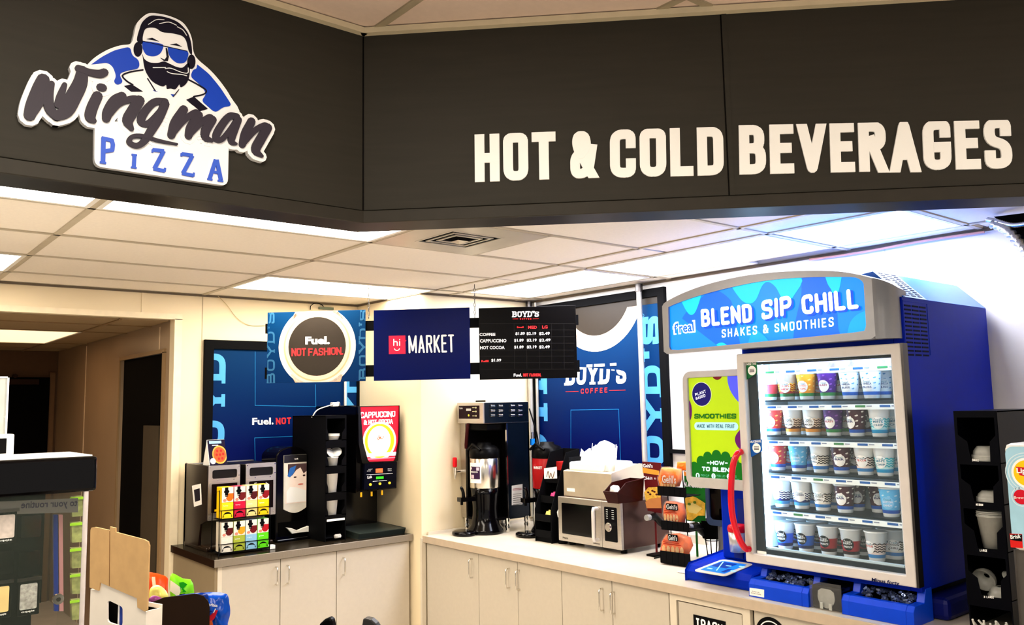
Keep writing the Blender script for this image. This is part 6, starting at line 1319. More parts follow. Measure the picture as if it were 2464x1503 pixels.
ST = {
 'berry': ('strawberry banana cup with a red print', (196, 70, 84), None, (16, 110, 60), W_, ('STRAWBERRY|BANANA', (222, 90, 90)), 0),
 'loop': ('fruit cup with a red and yellow print', (170, 40, 40), (240, 190, 60), (16, 110, 60), W_, ('FRUIT|MIX', (222, 90, 90)), 0),
 'mango': ('orange mango cup', (240, 160, 40), (250, 214, 120), (40, 150, 80), W_, ('MANGO|TROPIC', (240, 110, 40)), 1),
 'acai': ('purple berry blast cup', (86, 26, 130), (150, 90, 190), (60, 150, 84), W_, ('BLAST', (190, 40, 90)), 1),
 'vanilla': ('white vanilla bliss cup', (236, 244, 250), (110, 170, 214), (30, 110, 200), W_, ('VANILLA|BLISS', (20, 70, 140)), 1),
 'sorbet': ('cup with a red and orange wave print', (222, 70, 70), (246, 190, 110), (20, 100, 180), W_, ('CHERRY|POP', (222, 80, 60)), 1),
 'cocoa': ('brown swirl cup with a plain white top', (84, 44, 34), (236, 214, 190), (230, 160, 60), W_, ('LOCO|MOCHA', (40, 30, 30)), 0),
 'snick': ('dark maroon candy bar cup', (78, 20, 44), (250, 246, 240), (20, 96, 190), W_, ('BAR', (30, 30, 120)), 1),
 'mint': ('aqua mint zigzag cup', (200, 240, 242), (60, 190, 204), (20, 160, 210), W_, ('MINT|CHIP', (20, 130, 160)), 0),
 'candy': ('light blue cotton candy cup', (100, 186, 232), (190, 226, 246), (20, 90, 180), (130, 200, 240), ('COTTON|CANDY', (240, 240, 250)), 1),
 'choc': ('white cup with brown zigzags and chocolate chill badge', (250, 246, 236), (50, 34, 26), (40, 130, 200), W_, ('CHOCOLATE|CHILL', (20, 20, 30)), 0),
 'cookie': ('navy and white zigzag cookie cup', (24, 40, 110), W_, (80, 160, 214), W_, ('COOKIES', (24, 40, 110)), 0),
 'pb': ('pink and black zigzag peanut cup', (250, 232, 224), (60, 40, 44), (60, 140, 200), W_, ('PB CUP', (220, 90, 90)), 0),
 'eblue': ('bright blue energy cup', (16, 110, 214), None, (10, 30, 90), (12, 14, 24), ('ENERGY|FREEZE', (240, 240, 240)), 0),
 'ered': ('crimson energy cup', (176, 16, 40), None, (50, 6, 16), (12, 10, 12), ('ENERGY|FREEZE', (240, 240, 240)), 0)}
rows = [['berry', 'loop', 'mango', 'acai', 'vanilla', 'vanilla'], ['sorbet', 'cocoa', 'cocoa', 'acai', 'snick', 'mint'], ['sorbet', 'candy', 'choc', 'snick', 'pb', 'mint'], ['cookie', 'cookie', 'choc', 'snick', None, 'candy'], ['eblue', 'eblue', 'ered', 'ered', 'pb', 'choc']]
RN = ['top', 'second', 'third', 'fourth', 'bottom']; CN = ['first', 'second', 'third', 'fourth', 'fifth', 'sixth']
px_c = [[1861, 1903, 1951, 2002, 2056, 2108], [1866, 1913, 1961, 2011, 2067, 2122], [1872, 1922, 1974, 2024, 2081, 2128], [1877, 1924, 1974, 2027, 0, 2136], [1879, 1928, 1982, 2035, 2095, 2140]]
proto = {}
def place(k, loc, lab, rz=0):
    if k not in proto:
        t = shake(ST[k]); proto[k] = t; t.location = loc; t['label'] = lab; o = t
    else: o = dup(proto[k], loc, lab)
    o.rotation_euler = (0, 0, rz); return o
XC = xs0+.062
for i, R_ in enumerate(rows):
    z_ = shelves[i][0] if i < 4 else zb+.0752
    for j, k in enumerate(R_):
        rz = (-.35, .3, .1, 0, 0, .15)[(i*2+j) % 6] if k not in ('vanilla', 'acai', 'mango') else 0
        if k:
            xx = XC+(.10 if (i, j) == (4, 5) else 0)
            p = X(px_c[i][j], 1100, xx)
            place(k, (xx, p.y, z_+.0002), '%s, %s from left, %s freezer shelf' % (ST[k][0], CN[j], RN[i]), rz)
        kk = k or 'snick'
        p = X(px_c[i][j] or 2080, 1100, XC)
        place(kk, (XC+.1+(.1 if (i, j) == (4, 5) else 0), p.y+(0 if (i, j) != (4, 5) else -.05), z_+.0002), 'shaded %s behind %s place, %s shelf' % (ST[kk][0], CN[j], RN[i]), rz+.5)
# ---- canopy sign
F = FX(xf-.05); xc_ = xf-.05
o1 = sp2([(1593, 737), (1600, 727), (1640, 706), (1700, 684), (1780, 665), (1860, 655), (1940, 651), (2010, 652), (2060, 659), (2097, 668)])
o1 = [(a_, b_) for a_, b_ in spl(o1, 3)]; br = F.px(2101, 812); bl_ = F.px(1599, 854); zb2 = (br[1]+bl_[1])/2
OUT = o1+[(o1[-1][0]+.0, zb2), (o1[0][0], zb2)]
t = thing('canopy_sign', 'silver arched canopy sign reading BLEND SIP CHILL on top of the freezer', 'sign', tuple(F.p(1.3, 2.1, -.2)))
SV2 = mat('canopy_silver', (160, 160, 164), .34, .35, nz=.05)
inn = spl(sp2([(1608, 744), (1612, 736), (1688, 709), (1810, 680), (1917, 668), (2040, 666), (2061, 668)]), 4)+sp2([(2072, 673), (2078, 682), (2084, 785), (2079, 797)])+sp2([(1616, 843), (1610, 838)])
n = len(OUT); g = G(); dep = .075
g.prism(F, OUT, -.04, -.012, True)
# resample both outlines by angle for the rim
def resamp(L, N, c):
    o = []
    for k in range(N):
        a_ = 2*math.pi*k/N; dx, dy = math.cos(a_), math.sin(a_)*.45; best = None
        for i in range(len(L)):
            p, q = L[i-1], L[i]; ex_, ey_ = q[0]-p[0], q[1]-p[1]; den = dx*ey_-dy*ex_
            if abs(den) < 1e-9: continue
            tt = ((p[0]-c[0])*ey_-(p[1]-c[1])*ex_)/den; s_ = ((p[0]-c[0])*dy-(p[1]-c[1])*dx)/den
            if tt > 0 and -1e-6 <= s_ <= 1+1e-6 and (best is None or tt > best): best = tt
        o.append((c[0]+dx*best, c[1]+dy*best))
    return o
cc = F.px(1850, 760)
g = G(); g.ring(F, resamp(OUT, 120, cc), resamp(inn, 120, cc), -.05, .0); g.build('rim', t, SV2)
g = G(); nx = len(OUT); g.prism(F, OUT, -.09, -.048); g.build('housing', t, SV2)
# rounded right cheek
uR = OUT[-2][0]; vt = o1[-1][1]; ue, ve = F.px(2155, 712)[0], 0
g = G(); n = 10; vs = []; K2 = []
for k in range(n+1):
    a_ = math.pi/2*k/n; u = uR+.062*math.sin(a_); d_ = -.10*(1-math.cos(a_))
    vs += [F.p(u, zb2, d_), F.p(u, vt-.045*(k/n)**1.3, d_)]; K2.append((u, d_))
u2, d2 = K2[-1]; vs += [F.p(u2, zb2, d2-.05), F.p(u2, vt-.05, d2-.05)]
m = len(vs)//2; g.add(vs, [(2*i, 2*i+2, 2*i+3, 2*i+1) for i in range(m-1)], True); vb = [vs[2*i] for i in range(m)]+[F.p(uR, zb2, d2-.05)]; g.add(vb, [list(range(len(vb)))]); vtp = [vs[2*i+1] for i in range(m)]+[F.p(uR, vt, d2-.05)]; g.add(vtp, [list(range(len(vtp)))]); g.build('cheek', t, SV2)
LIT = lambda nm, c, k=1.: mat('lit_'+nm, c, .3, em=L_SIGN*k, nz=0)
g = G().use(LIT('blue', (16, 138, 240))); g.flat(F, inn, -.011)
bb = (min(p[0] for p in inn), min(p[1] for p in inn), max(p[0] for p in inn), max(p[1] for p in inn))
PG = []                                      # light drips, clipped to the panel outline
def pclip(pts, poly):                       # Sutherland-Hodgman against the convex panel outline
    area = sum(poly[i-1][0]*poly[i][1]-poly[i][0]*poly[i-1][1] for i in range(len(poly))); sg = 1 if area > 0 else -1
    for i in range(len(poly)):
        a, b = poly[i-1], poly[i]; o = []
        f = lambda p: sg*((b[0]-a[0])*(p[1]-a[1])-(b[1]-a[1])*(p[0]-a[0]))
        for j in range(len(pts)):
            p, q = pts[j-1], pts[j]; fp, fq = f(p), f(q)
            if (fp >= 0) != (fq >= 0): tt = fp/(fp-fq); o.append((p[0]+(q[0]-p[0])*tt, p[1]+(q[1]-p[1])*tt))
            if fq >= 0: o.append(q)
        pts = o
        if not pts: break
    return pts
ZS_ = lambda L: [F.px(1580+a/2.787, 640+b/2.787) for a, b in L]
for nm, c_, L in (('deep', (20, 110, 226), spl([(120, 520), (130, 420), (180, 320), (250, 250), (330, 180), (400, 165), (470, 210), (500, 260), (520, 380), (560, 560)], 4)+[(200, 640)]),
                  ('deep', (20, 110, 226), spl([(900, 560), (920, 380), (960, 200), (980, 60), (1140, 60), (1160, 160), (1200, 280), (1210, 420), (1260, 520)], 4)),
                  ('cyan', (30, 196, 250), spl([(160, 240), (185, 290), (215, 325), (245, 315), (270, 260), (295, 180)], 4)),
                  ('cyan', (30, 196, 250), spl([(490, 130), (530, 190), (570, 235), (620, 250), (660, 220), (700, 130), (740, 105), (790, 140), (830, 210), (870, 240), (910, 200), (960, 70), (700, 40)], 4)),
                  ('cyan', (30, 196, 250), spl([(1120, 60), (1140, 120), (1165, 160), (1185, 210), (1215, 160), (1235, 60)], 3)),
                  ('cyan', (30, 196, 250), spl([(380, 545), (400, 520), (435, 512), (470, 535), (475, 560)], 3)),
                  ('cyan', (30, 196, 250), spl([(70, 440), (100, 470), (125, 520), (140, 580), (60, 590)], 3)),
                  ('mid', (14, 160, 246), spl([(1270, 460), (1290, 380), (1330, 330), (1390, 300), (1420, 300), (1430, 460)], 3)),
                  ('mid', (14, 160, 246), spl([(600, 560), (620, 470), (660, 430), (720, 470), (760, 530), (780, 570)], 3))):
    g.use(LIT(nm, c_)); q = pclip(ZS_(L), inn); PG.append(1)
    if len(q) > 2: g.flat(F, q, -.011+.0004*len(PG))
pn = g.build('lit_panel', t)
LW = LIT('white', (250, 253, 255), 1.25); SH_ = LIT('shadow', (14, 84, 200))
for wd_, q in (('BLEND', [(298, 408), (640, 375), (292, 290)]), ('SIP', [(703, 360), (905, 325), (698, 232)]), ('CHILL', [(975, 325), (1353, 283), (968, 190)])):
    q2_ = ZS_([(a_+14, b_+12) for a_, b_ in q]); g = G().use(SH_); g.text(F, wd_, *q2_, .21, 'rd', d1=-.0065, gap=.1); o = g.build('drop_shadow', t); o['kind'] = 'stuff'
    q2_ = ZS_(q)
    if wd_ == 'CHILL': q2_[2] = ZS_([(966, 195)])[0]
    letters(t, F, wd_, q2_, .205, LW, cap='rd', d1=-.003, gap=.1)
letters(t, F, 'SHAKES & SMOOTHIES', ZS_([(434, 480), (1185, 403), (432, 424)]), .16, LW, cap='rd', d1=-.005, gap=.28)
g = G(); g.btext(F, "f'real", *ZS_([(104, 462), (256, 444), (100, 376)]), .085, -.0065); g.build('brand_halo', t, LW)
g = G(); g.btext(F, "f'real", *ZS_([(116, 452), (246, 436), (112, 385)]), .02, -.0045); g.build('brand_word', t, LIT('brand', (10, 110, 214)))

# ---- creamer bins in front of the freezer
def binobj(ya, yb2, lab, zt_=.99):
    t = thing('creamer_bin', lab, 'bin', (2.53, (ya+yb2)/2, CT), 'blue bins below the freezer'); F = FX(2.46); w_ = ya-yb2
    P = [(2.46, CT), (2.46, zt_-.02), (2.475, zt_), (2.50, zt_), (2.512, zt_-.015), (2.60, zt_-.015), (2.605, zt_+.05), (2.62, zt_+.05), (2.62, CT)]; n = len(P)
    g = G(); a, b = ya-.03, yb2+.03
    g.add([(x_, a, z_) for x_, z_ in P]+[(x_, b, z_) for x_, z_ in P], [(i, (i+1) % n, n+(i+1) % n, n+i) for i in range(n)])
    Q = [(2.46, CT), (2.46, zt_-.02), (2.475, zt_), (2.55, zt_), (2.57, zt_+.05), (2.62, zt_+.05), (2.62, CT)]; m = len(Q)
    for s0, s1 in ((ya, a), (b, yb2)): g.add([(x_, s0, z_) for x_, z_ in Q]+[(x_, s1, z_) for x_, z_ in Q], [(i, (i+1) % m, m+(i+1) % m, m+i) for i in range(m)]+[list(range(m)), list(range(m, 2*m))])
    g.build('tray', t, BLUEL, .002)
    g = G(); g.box(2.600, 2.604, b+.004, a-.004, zt_-.014, zt_+.040); g.box(2.513, 2.600, b+.004, a-.004, zt_-.014, zt_-.012); g.build('recess_dark', t, VOID)  # black plates stand in for the shade inside the recess
    g = G()
    for k in range(int(w_*240)):
        x_ = 2.52+.07*random.random(); y_ = b+.015+(a-b-.03)*random.random(); z_ = zt_-.008+.012*random.random()+.25*(x_-2.52); g.T = Matrix.Translation((x_, y_, z_)) @ Matrix.Rotation(random.random()*6, 4, Vector((random.random()-.5, random.random()-.5, 1))); g.box(-.009, .009, -.006, .006, -.003, .005); 
    g.T = None; o = g.build('creamer_pods', t, mat('pods', (120, 134, 170), .12, .7, nz=.8, sc=120)); o['kind'] = 'stuff'
    return t, F
t, F = binobj(-1.165, -1.455, 'blue creamer bin with a white sticker, left of the clear box')
q = [F.px(*p) for p in ((1804, 1413), (1839, 1418), (1839, 1437), (1804, 1431))]; g = G().use(PAPER); g.flat(F, q, .001); g.use(NAVY); u, v = q[0]
g.bt(F, 'PLEASE USE', u+.012, v-.016, u+.05, v-.011, 0, .0016); g.bt(F, 'SPOONS & STRAWS', u+.006, v-.024, u+.058, v-.019, 0, .0016); g.build('sticker', t)
t, F = binobj(-1.605, -1.895, 'blue creamer bin full of foil pods, right of the clear box')
t = thing('clear_box', 'black box with a clear front between the two blue bins', 'box', (2.52, -1.53, CT))
g = G(); g.box(2.475, 2.6, -1.598, -1.462, CT, 1.01); g.build('body', t, BLKG, .008)
F = FX(2.47); g = G(); g.fbox(F, (1.46, CT-.0, 1.60, 1.025), 0, .004); g.build('cover', t, mat('cover_smoke', (150, 150, 150), .06, alpha=.12, nz=0))
g = G(); g.prism(F, ell(1.53, .968, .038, .045, 20, 180, 360)+[(1.565, .99), (1.55, 1.0), (1.51, 1.0), (1.495, .99)], -.003, -.001); g.build('lid_inside', t, FROST); g = G(); g.fbox(F, (1.505, CT+.005, 1.518, CT+.03), .004, .008); g.fbox(F, (1.545, CT+.005, 1.558, CT+.03), .004, .008); g.build('hinge', t, FROST)

# ================================================================== LID TOWER AND TEA DISPENSER (right edge)
xt = 2.60; F = FX(xt); a, b = 2.035, 2.188; zt_ = 1.722
t = thing('lid_tower', 'tall black dispenser tower of clear lids right of the freezer', 'dispenser', (xt+.2, -2.11, CT)); NV = mat('tower_navy', (8, 9, 18), .35, nz=.08)
g = G(); g.box(xt+.004, xt+.45, -a-.005, -a, CT-.05, zt_); g.box(xt+.004, xt+.45, -b, -b+.005, CT-.05, zt_); g.box(xt+.44, xt+.45, -b, -a, CT-.05, zt_); g.box(xt+.002, xt+.45, -b, -a, zt_-.005, zt_)
by = [1112, 1210, 1322, 1436]; bz_ = [F.px(2370, y_)[1] for y_ in by]
for z_ in bz_: g.box(xt+.004, xt+.44, -b, -a, z_-.004, z_)
g.build('shell', t, NV)
tp_ = [F.px(2350, y_)[1] for y_ in (1004, 1118, 1224, 1336)]; W_ = b-a; g = G(); prev = zt_
for i in range(4):
    z1_, z0_ = tp_[i], bz_[i]+.004; m_ = z0_+(z1_-z0_)*.52
    hole = [(a+W_*.07, z1_), (a+W_*.07, m_+.012), (a+W_*.28, m_-.012), (a+W_*.34, z0_), (b-W_*.22, z0_), (b-W_*.2, m_-.012), (b-W_*.06, m_+.012), (b-W_*.06, z1_)]
    B4 = [(a, z1_), (a, m_+.012), (a, m_-.012), (a, z0_), (b, z0_), (b, m_-.012), (b, m_+.012), (b, z1_)]
    for k in range(7):
        if k != 3: g.flat(F, [B4[k], B4[k+1], hole[k+1], hole[k]], .002)
    g.flat(F, [(a, z1_), (b, z1_), (b, prev), (a, prev)], .002); prev = z0_
g.flat(F, [(a, prev), (b, prev), (b, prev-.04), (a, prev-.04)], .002)
g.build('front_plate', t, NV)
for s_, y_ in (('SMALL', 1109), ('MEDIUM', 1216), ('LARGE', 1326), ('X-LARGE', 1438)):
    g = G().use(WT); g.text(F, s_, *[F.px(*p) for p in ((2340+(y_-1109)*.085, y_), (2357+(y_-1109)*.092+(6 if s_[0] == 'X' else 0), y_+1), (2340+(y_-1109)*.085, y_-6))], .2, 'bt', d1=.0035, gap=.15); g.build('size_word', t)
yc_ = -(a+b)/2-.01
def lid(c, lab, r=.048, dome=.03, tilt=(0, 0), n_=1):
    tt = thing('cup_cover', lab, 'lid', tuple(c), 'lids in the black tower')
    g = G(); c = Vector(c); g.T = Matrix.Translation(c) @ Matrix.Rotation(tilt[0], 4, 'X') @ Matrix.Rotation(tilt[1], 4, 'Y')
    for k in range(n_): g.lathe((0, 0, k*.006), [(.012, dome), (r*.6, dome), (r*.86, dome*.5), (r*.9, .004), (r, .002), (r, -.003)], 22)
    g.build('shell', tt, FROST)
lid((xt+.05, yc_, bz_[0]+.005), 'stack of clear domed lids in the SMALL bay', .05, .035, n_=4); lid((xt+.05, yc_-.005, bz_[1]+.005), 'stack of flat clear lids in the MEDIUM bay', .05, .025, n_=3)
cup('cup_stack', 'tall upside-down stack of clear plastic cups in the LARGE bay', (xt+.055, yc_, bz_[2]+.002), .036, .05, .115, FROST, n_=3, cat='cups')
for k in range(10):
    pass
lid((xt+.05, yc_+.045, bz_[3]+.05), 'clear domed lid standing on edge in the X-LARGE bay', .042, .03, (0, 1.2), n_=3); lid((xt+.06, yc_-.01, bz_[3]+.004), 'clear lid lying flat at the bottom of the X-LARGE bay', .045, .03); lid((xt+.12, yc_-.03, bz_[3]+.05), 'dark clear lid leaning at the back of the X-LARGE bay', .042, .03, (.8, 0))
for k in range(14):
    g = G(); y_ = -a-.015-.135*k/14; g.T = Matrix.Translation((xt+.03+.01*(k % 3), y_, CT-.03+.0)) @ Matrix.Rotation(.5*math.sin(k*2.2), 4, 'X') @ Matrix.Rotation(-.5, 4, 'Y'); g.cyl((0, 0, 0), (0, 0, .075+.01*math.sin(k*3)), .004, n=7)
    tag(g.build('wrapped_straw', None, PAPER), 'white paper-wrapped straw at the foot of the black lid tower', 'straw', 'straws at the foot of the lid tower')
g = G(); g.box(xt, xt+.45, -b, -a, .0, CT-.051); 
t = thing('tea_dispenser', 'pale blue iced tea dispenser cut off by the right edge', 'dispenser', (2.35, -2.45, CT)); F = FX(2.30)
q0 = F.px(2411, 1066); q1 = F.px(2425, 1322); g = G(); g.box(2.303, 2.50, -2.75, -q0[0], q1[1], q0[1]); g.build('body', t, WHITE, .02)
g = G(); g.prism(F, rr(q0[0]+.008, q1[1]+.015, 2.74, q0[1]-.01, .025), -.004, .002); g.build('front_panel', t, mat('tea_blue', (170, 212, 232), .35))
g = G(); cL = F.px(2472, 1138); LR = mat('tea_ring', (214, 232, 242), .4); g.use(LR)
for k, r_ in enumerate((.066, .057)): g.ring(F, ell(*cL, r_, r_*1.02, 32), ell(*cL, r_-.003, (r_-.003)*1.02, 32), .002, .0026)
g.use(WT); g.flat(F, ell(*cL, .047, .05, 30), .003); g.use(mat('tea_yellow', (252, 206, 20), .4)); g.flat(F, ell(*cL, .04, .042, 28), .0036); g.use(mat('tea_red', (206, 20, 50), .4)); a_ = F.px(2445, 1122); b_ = F.px(2500, 1148); g.flat(F, [(a_[0], a_[1]), (a_[0]+.01, b_[1]+.004), (b_[0], b_[1]-.004), (b_[0], a_[1]-.004)], .0042)
g.use(WT); g.btext(F, 'Lipton', *[F.px(*p) for p in ((2448, 1141), (2500, 1143), (2447, 1125))], .03, .005)
c3 = F.px(2458, 1195); g.use(LR); g.ring(F, ell(*c3, .03, .031, 24), ell(*c3, .027, .028, 24), .002, .0026); g.use(mat('tea_red', (206, 20, 50), .4)); g.flat(F, ell(*c3, .023, .024, 24), .003); g.use(WT); g.btext(F, 'Brewed', *[F.px(*p) for p in ((2441, 1199), (2475, 1200), (2441, 1193))], .0, .0036)
a_ = F.px(2430, 1283); b_ = F.px(2462, 1318); g.use(mat('brisk_red', (214, 40, 36), .4)); g.flat(F, [a_, F.px(2433, 1316), b_, F.px(2460, 1284)], .003); g.use(BLKM); g.flat(F, [F.px(2431, 1285), F.px(2432, 1298), F.px(2460, 1302), F.px(2460, 1285)], .0035); g.use(WT); g.btext(F, 'Brisk', *[F.px(*p) for p in ((2433, 1296), (2458, 1294), (2432, 1286))], .02, .004)
g.build('front_print', t)
g = G(); g.box(2.33, 2.5, -2.74, -q1[0]-.012, CT-.04, q1[1]); g.build('pedestal', t, mat('pedestal_grey', (96, 92, 88), .4, .4)); g = G(); g.box(2.325, 2.332, -q1[0]-.014, -q1[0]-.008, CT-.04, q1[1]); g.build('chrome_edge', t, CHROME)

# ================================================================== FOREGROUND LEFT
# shelf unit below the frame that carries the cartons
g = G(); g.box(-.42, .20, -1.62, -.95, 0, 1.07); tag(g.build('gondola_shelf', None, mat('gondola', (60, 54, 50), .5), .004), 'low dark shelf unit under the snack cartons at the bottom edge', 'shelf')
# display case
t = thing('display_case', 'clear display case with a glossy black lid at the left edge', 'display case', (-.45, .25, 0)); cx1, cy0, cy1 = .062, .04, .46
F = FY(cy0); zl = F.px(235, 1180)[1]; zu = F.px(238, 1096)[1]
g = G(); g.box(-1.2, cx1, cy0, cy1, zl, zu); g.build('lid', t, BLKG, .012)
g = G(); g.box(-1.2, cx1-.015, cy0+.02, cy1-.02, zu, zu+.004); g.build('lid_top', t, mat('lid_top_pale', (232, 230, 226), .25))
FXI = cx1-.035
g = G(); g.fbox(F, (-1.2, 0, FXI, zl), -.012, -.008); g.box(FXI-.004, FXI, cy0+.01, cy1-.02, 0, zl); g.build('glass', t, mat('case_pane', (120, 130, 120), .04, alpha=.07, nz=0))
g = G(); g.tube([(FXI, cy0+.01, 0), (FXI, cy0+.01, zl)], .009, 10); g.build('corner_post', t, mat('clear_post', (214, 206, 204), .15, alpha=.75, nz=.1))
g = G(); g.box(-1.2, FXI-.14, cy0+.16, cy0+.17, 0, zl); g.box(-1.2, FXI, cy0+.02, cy1, 0, .9); g.build('back_panel', t, BLKM)
g = G().use(mat('case_band', (120, 116, 112), .4)); F_ = FY(cy0+.05); q = [F_.px(*p) for p in ((-20, 1207), (188, 1198), (188, 1232), (-20, 1238))]; g.prism(F_, q, -.004, 0); g.build('header_strip', t)
g = G().use(mat('header_ink', (44, 30, 66), .5)); V_ = [F_.px(*p) for p in ((50, 1228), (186, 1222), (50, 1212))]; g.btext(F_, 'to your routine', V_[1], V_[0], (V_[1][0], V_[2][1]), .02, .001); g.build('mirrored_wording', t)
boxes = [((-8, 1240), (34, 1292), 'pale', 'photo lighter pack, upper left in the display case'), ((-8, 1412), (20, 1470), 'yellow', 'yellow lighter pack, lower left in the display case'), ((49, 1406), (88, 1462), 'silver', 'silver crackle lighter pack in the lower row of the display case')]
for (x0_, y0_), (x1_, y1_), c_, lb in boxes:
    a = F_.px(x0_-4, y0_-14); b = F_.px(x1_+6, y1_+14); tt = thing('lighter_pack', lb, 'lighter pack', tuple(F_.p((a[0]+b[0])/2, b[1], -.02)), 'lighter packs in the display case')
    g = G(); g.fbox(F_, (a[0], b[1], b[0], a[1]), -.03, .0); g.build('case', tt, BLKG, .003); g = G(); g.fbox(F_, (a[0]-.004, a[1]-.012, b[0]+.004, a[1]-.0), 0, .004); g.build('top_flap', tt, STEELD)
    a = F_.px(x0_, y0_); b = F_.px(x1_, y1_); g = G().use({'pale': mat('pk_pale', (226, 214, 206), .4, nz=.2, sc=60), 'yellow': mat('pk_yellow', (238, 214, 150), .4, nz=.1), 'silver': mat('pk_silver', (176, 176, 170), .4, nz=.5, sc=80)}[c_]); g.flat(F_, rr(a[0], b[1], b[0], a[1], .006), .001); g.use(WT); g.bt(F_, 'oqqiz', a[0]+.006, b[1]-.012, b[0]-.006, b[1]-.004, .02, .001); g.build('window', tt)
for (x0_, y0_), (x1_, y1_), lb in (((52, 1242), (98, 1290), 'empty black slot in the display case, upper row'), ((46, 1330), (95, 1380), 'empty black slot in the display case, middle row'), ((-10, 1328), (32, 1378), 'empty black slot in the display case, middle left')):
    a = F_.px(x0_, y0_); b = F_.px(x1_, y1_); g = G(); g.rframe(F_, (a[0], b[1], b[0], a[1]), .008, -.02, .0, .004, .002, n=2); g.fbox(F_, (a[0], b[1], b[0], a[1]), -.022, -.02); g.build('slot', t, BLKG)
GRN = mat('lime_pack', (168, 176, 112), .4, nz=.5, sc=40); F5 = FY(cy0+.24)
for k in range(5):
    y_ = 1215+k*62; q = [F5.px(*p) for p in ((172, y_-20), (198, y_-22), (200, y_+26), (174, y_+28))]; g = G().use(GRN); g.prism(F5, q, -.03, 0); g.use(mat('lime_clip', (180, 240, 40), .4)); g.fbox(F5, (q[0][0]-.006, q[0][1]-.012, q[1][0]+.006, q[0][1]-.002), 0, .004); tag(g.build('lime_pouch', None, None), ('topmost', 'second', 'third', 'fourth', 'lowest')[k]+' lime green pouch hanging in the display case', 'pouch', 'lime pouches in the display case')
for (x_, c_, k) in ((134, (30, 60, 150), 0), (146, (200, 150, 150), 1)):
    q = [F5.px(*p) for p in ((x_-5, 1238), (x_+5, 1238), (x_+7, 1470), (x_-3, 1470))]; g = G(); g.prism(F5, q, -.02, 0); tag(g.build('hanging_strip', None, col(c_)), ('blue', 'pinkish')[k]+' strip of cards hanging inside the display case', 'card strip')
p_ = F_.px(139, 1440); g = G(); g.cyl(F_.p(*p_, -.002), F_.p(*p_, .012), .019, n=20); g.use(STEELD); g.cyl(F_.p(*p_, .012), F_.p(*p_, .014), .008, n=10); g.build('lock', t, CHROME)
# small clear box with white base above the case, in the hallway opening
t = thing('counter_box', 'small clear box on a white base at the left edge above the display case', 'box', (0, .38, 1.64)); F = FY(.40); g = G()
a = F.px(-30, 1046); b = F.px(33, 1086); g.fbox(F, (a[0], zu+.004, b[0], a[1]), -.1, 0); g.build('base', t, WHITE, .004); g = G(); a2 = F.px(-30, 905); b2_ = F.px(17, 1044); g.fbox(F, (a2[0], a[1]+.001, b2_[0], a2[1]), -.1, -.01); g.build('cover', t, mat('cover_clear', (210, 214, 210), .08, alpha=.35, nz=.1)); g = G(); g.fbox(F, (b2_[0]-.006, a[1]+.001, b2_[0], a2[1]), -.01, -.004); g.fbox(F, (a2[0], a2[1]-.005, b2_[0], a2[1]), -.01, -.004); g.build('cover_edge', t, WHITE)
g = G(); g.fbox(F, (a[0], zu+.01, F.px(15, 1080)[0], a[1]-.015), 0, .002); g.build('base_window', t, BLK)
# cardboard box with raised flap
def W3(px_, py_, k): return CAM+ray(px_, py_)*k
A_, B_ = W3(222, 1268, 2.2), W3(362, 1302, 2.06); FB2 = FV(A_, B_)
t = thing('cardboard_box', 'white printed cardboard box with a raised brown flap at the bottom left', 'box', tuple(FB2.p(.1, 1.13, -.1)-Vector((0, 0, A_.z*1)) if False else (A_.x, A_.y, 1.13)))
CB = mat('kraft', (206, 172, 124), .85, nz=.08, sc=25)
q = [FB2.px(*p) for p in ((221, 1274), (224, 1268), (232, 1267), (268, 1275), (268, 1266), (281, 1269), (281, 1279), (350, 1297), (359, 1302), (362, 1312), (357, 1466), (352, 1470), (334, 1460), (333, 1438), (244, 1400), (240, 1420), (219, 1412))]
g = G(); g.prism(FB2, q, 0, .004); g.build('flap', t, CB)
g = G(); g.stroke(FB2, [FB2.px(268, 1276), FB2.px(267, 1408)], .002, d1=.0046, cap='bt'); g.build('crease', t, mat('kraft_dark', (140, 96, 54), .9))
PB_ = mat('carton_white', (240, 232, 220), .6, nz=.03); zt_ = FB2.px(240, 1402)[1]
ZL = 1.071-FB2.o.z
out = [FB2.px(218, 1414), FB2.px(240, 1420), FB2.px(244, 1400), FB2.px(333, 1438), FB2.px(335, 1460), FB2.px(352, 1470)]; u0, u1 = out[0][0], out[-1][0]
hole = FB2.pxs([(258, 1450), (258, 1492), (263, 1497), (292, 1506), (295, 1500), (295, 1462), (291, 1458), (262, 1444)])
g = G(); oc = [(u0, ZL), (u1, ZL)]+out[::-1]
cH = FB2.px(277, 1474); N_ = 48
def resamp2(L, N, c):
    o = []
    for k in range(N):
        a_ = 2*math.pi*k/N; dx, dy = math.cos(a_), math.sin(a_); best = None
        for i in range(len(L)):
            p, q_ = L[i-1], L[i]; ex_, ey_ = q_[0]-p[0], q_[1]-p[1]; den = dx*ey_-dy*ex_
            if abs(den) < 1e-9: continue
            tt = ((p[0]-c[0])*ey_-(p[1]-c[1])*ex_)/den; s_ = ((p[0]-c[0])*dy-(p[1]-c[1])*dx)/den
            if tt > 0 and -1e-6 <= s_ <= 1+1e-6 and (best is None or tt > best): best = tt
        o.append((c[0]+dx*best, c[1]+dy*best))
    return o
g.ring(FB2, resamp2(oc, N_, cH), resamp2(hole, N_, cH), -.004, 0); g.build('front_wall', t, PB_); g = G(); g.fbox(FB2, (u0+.006, ZL, u1-.006, out[3][1]-.03), -.0395, -.038); g.build('inside', t, VOID)  # black back sheet stands in for shade inside the box
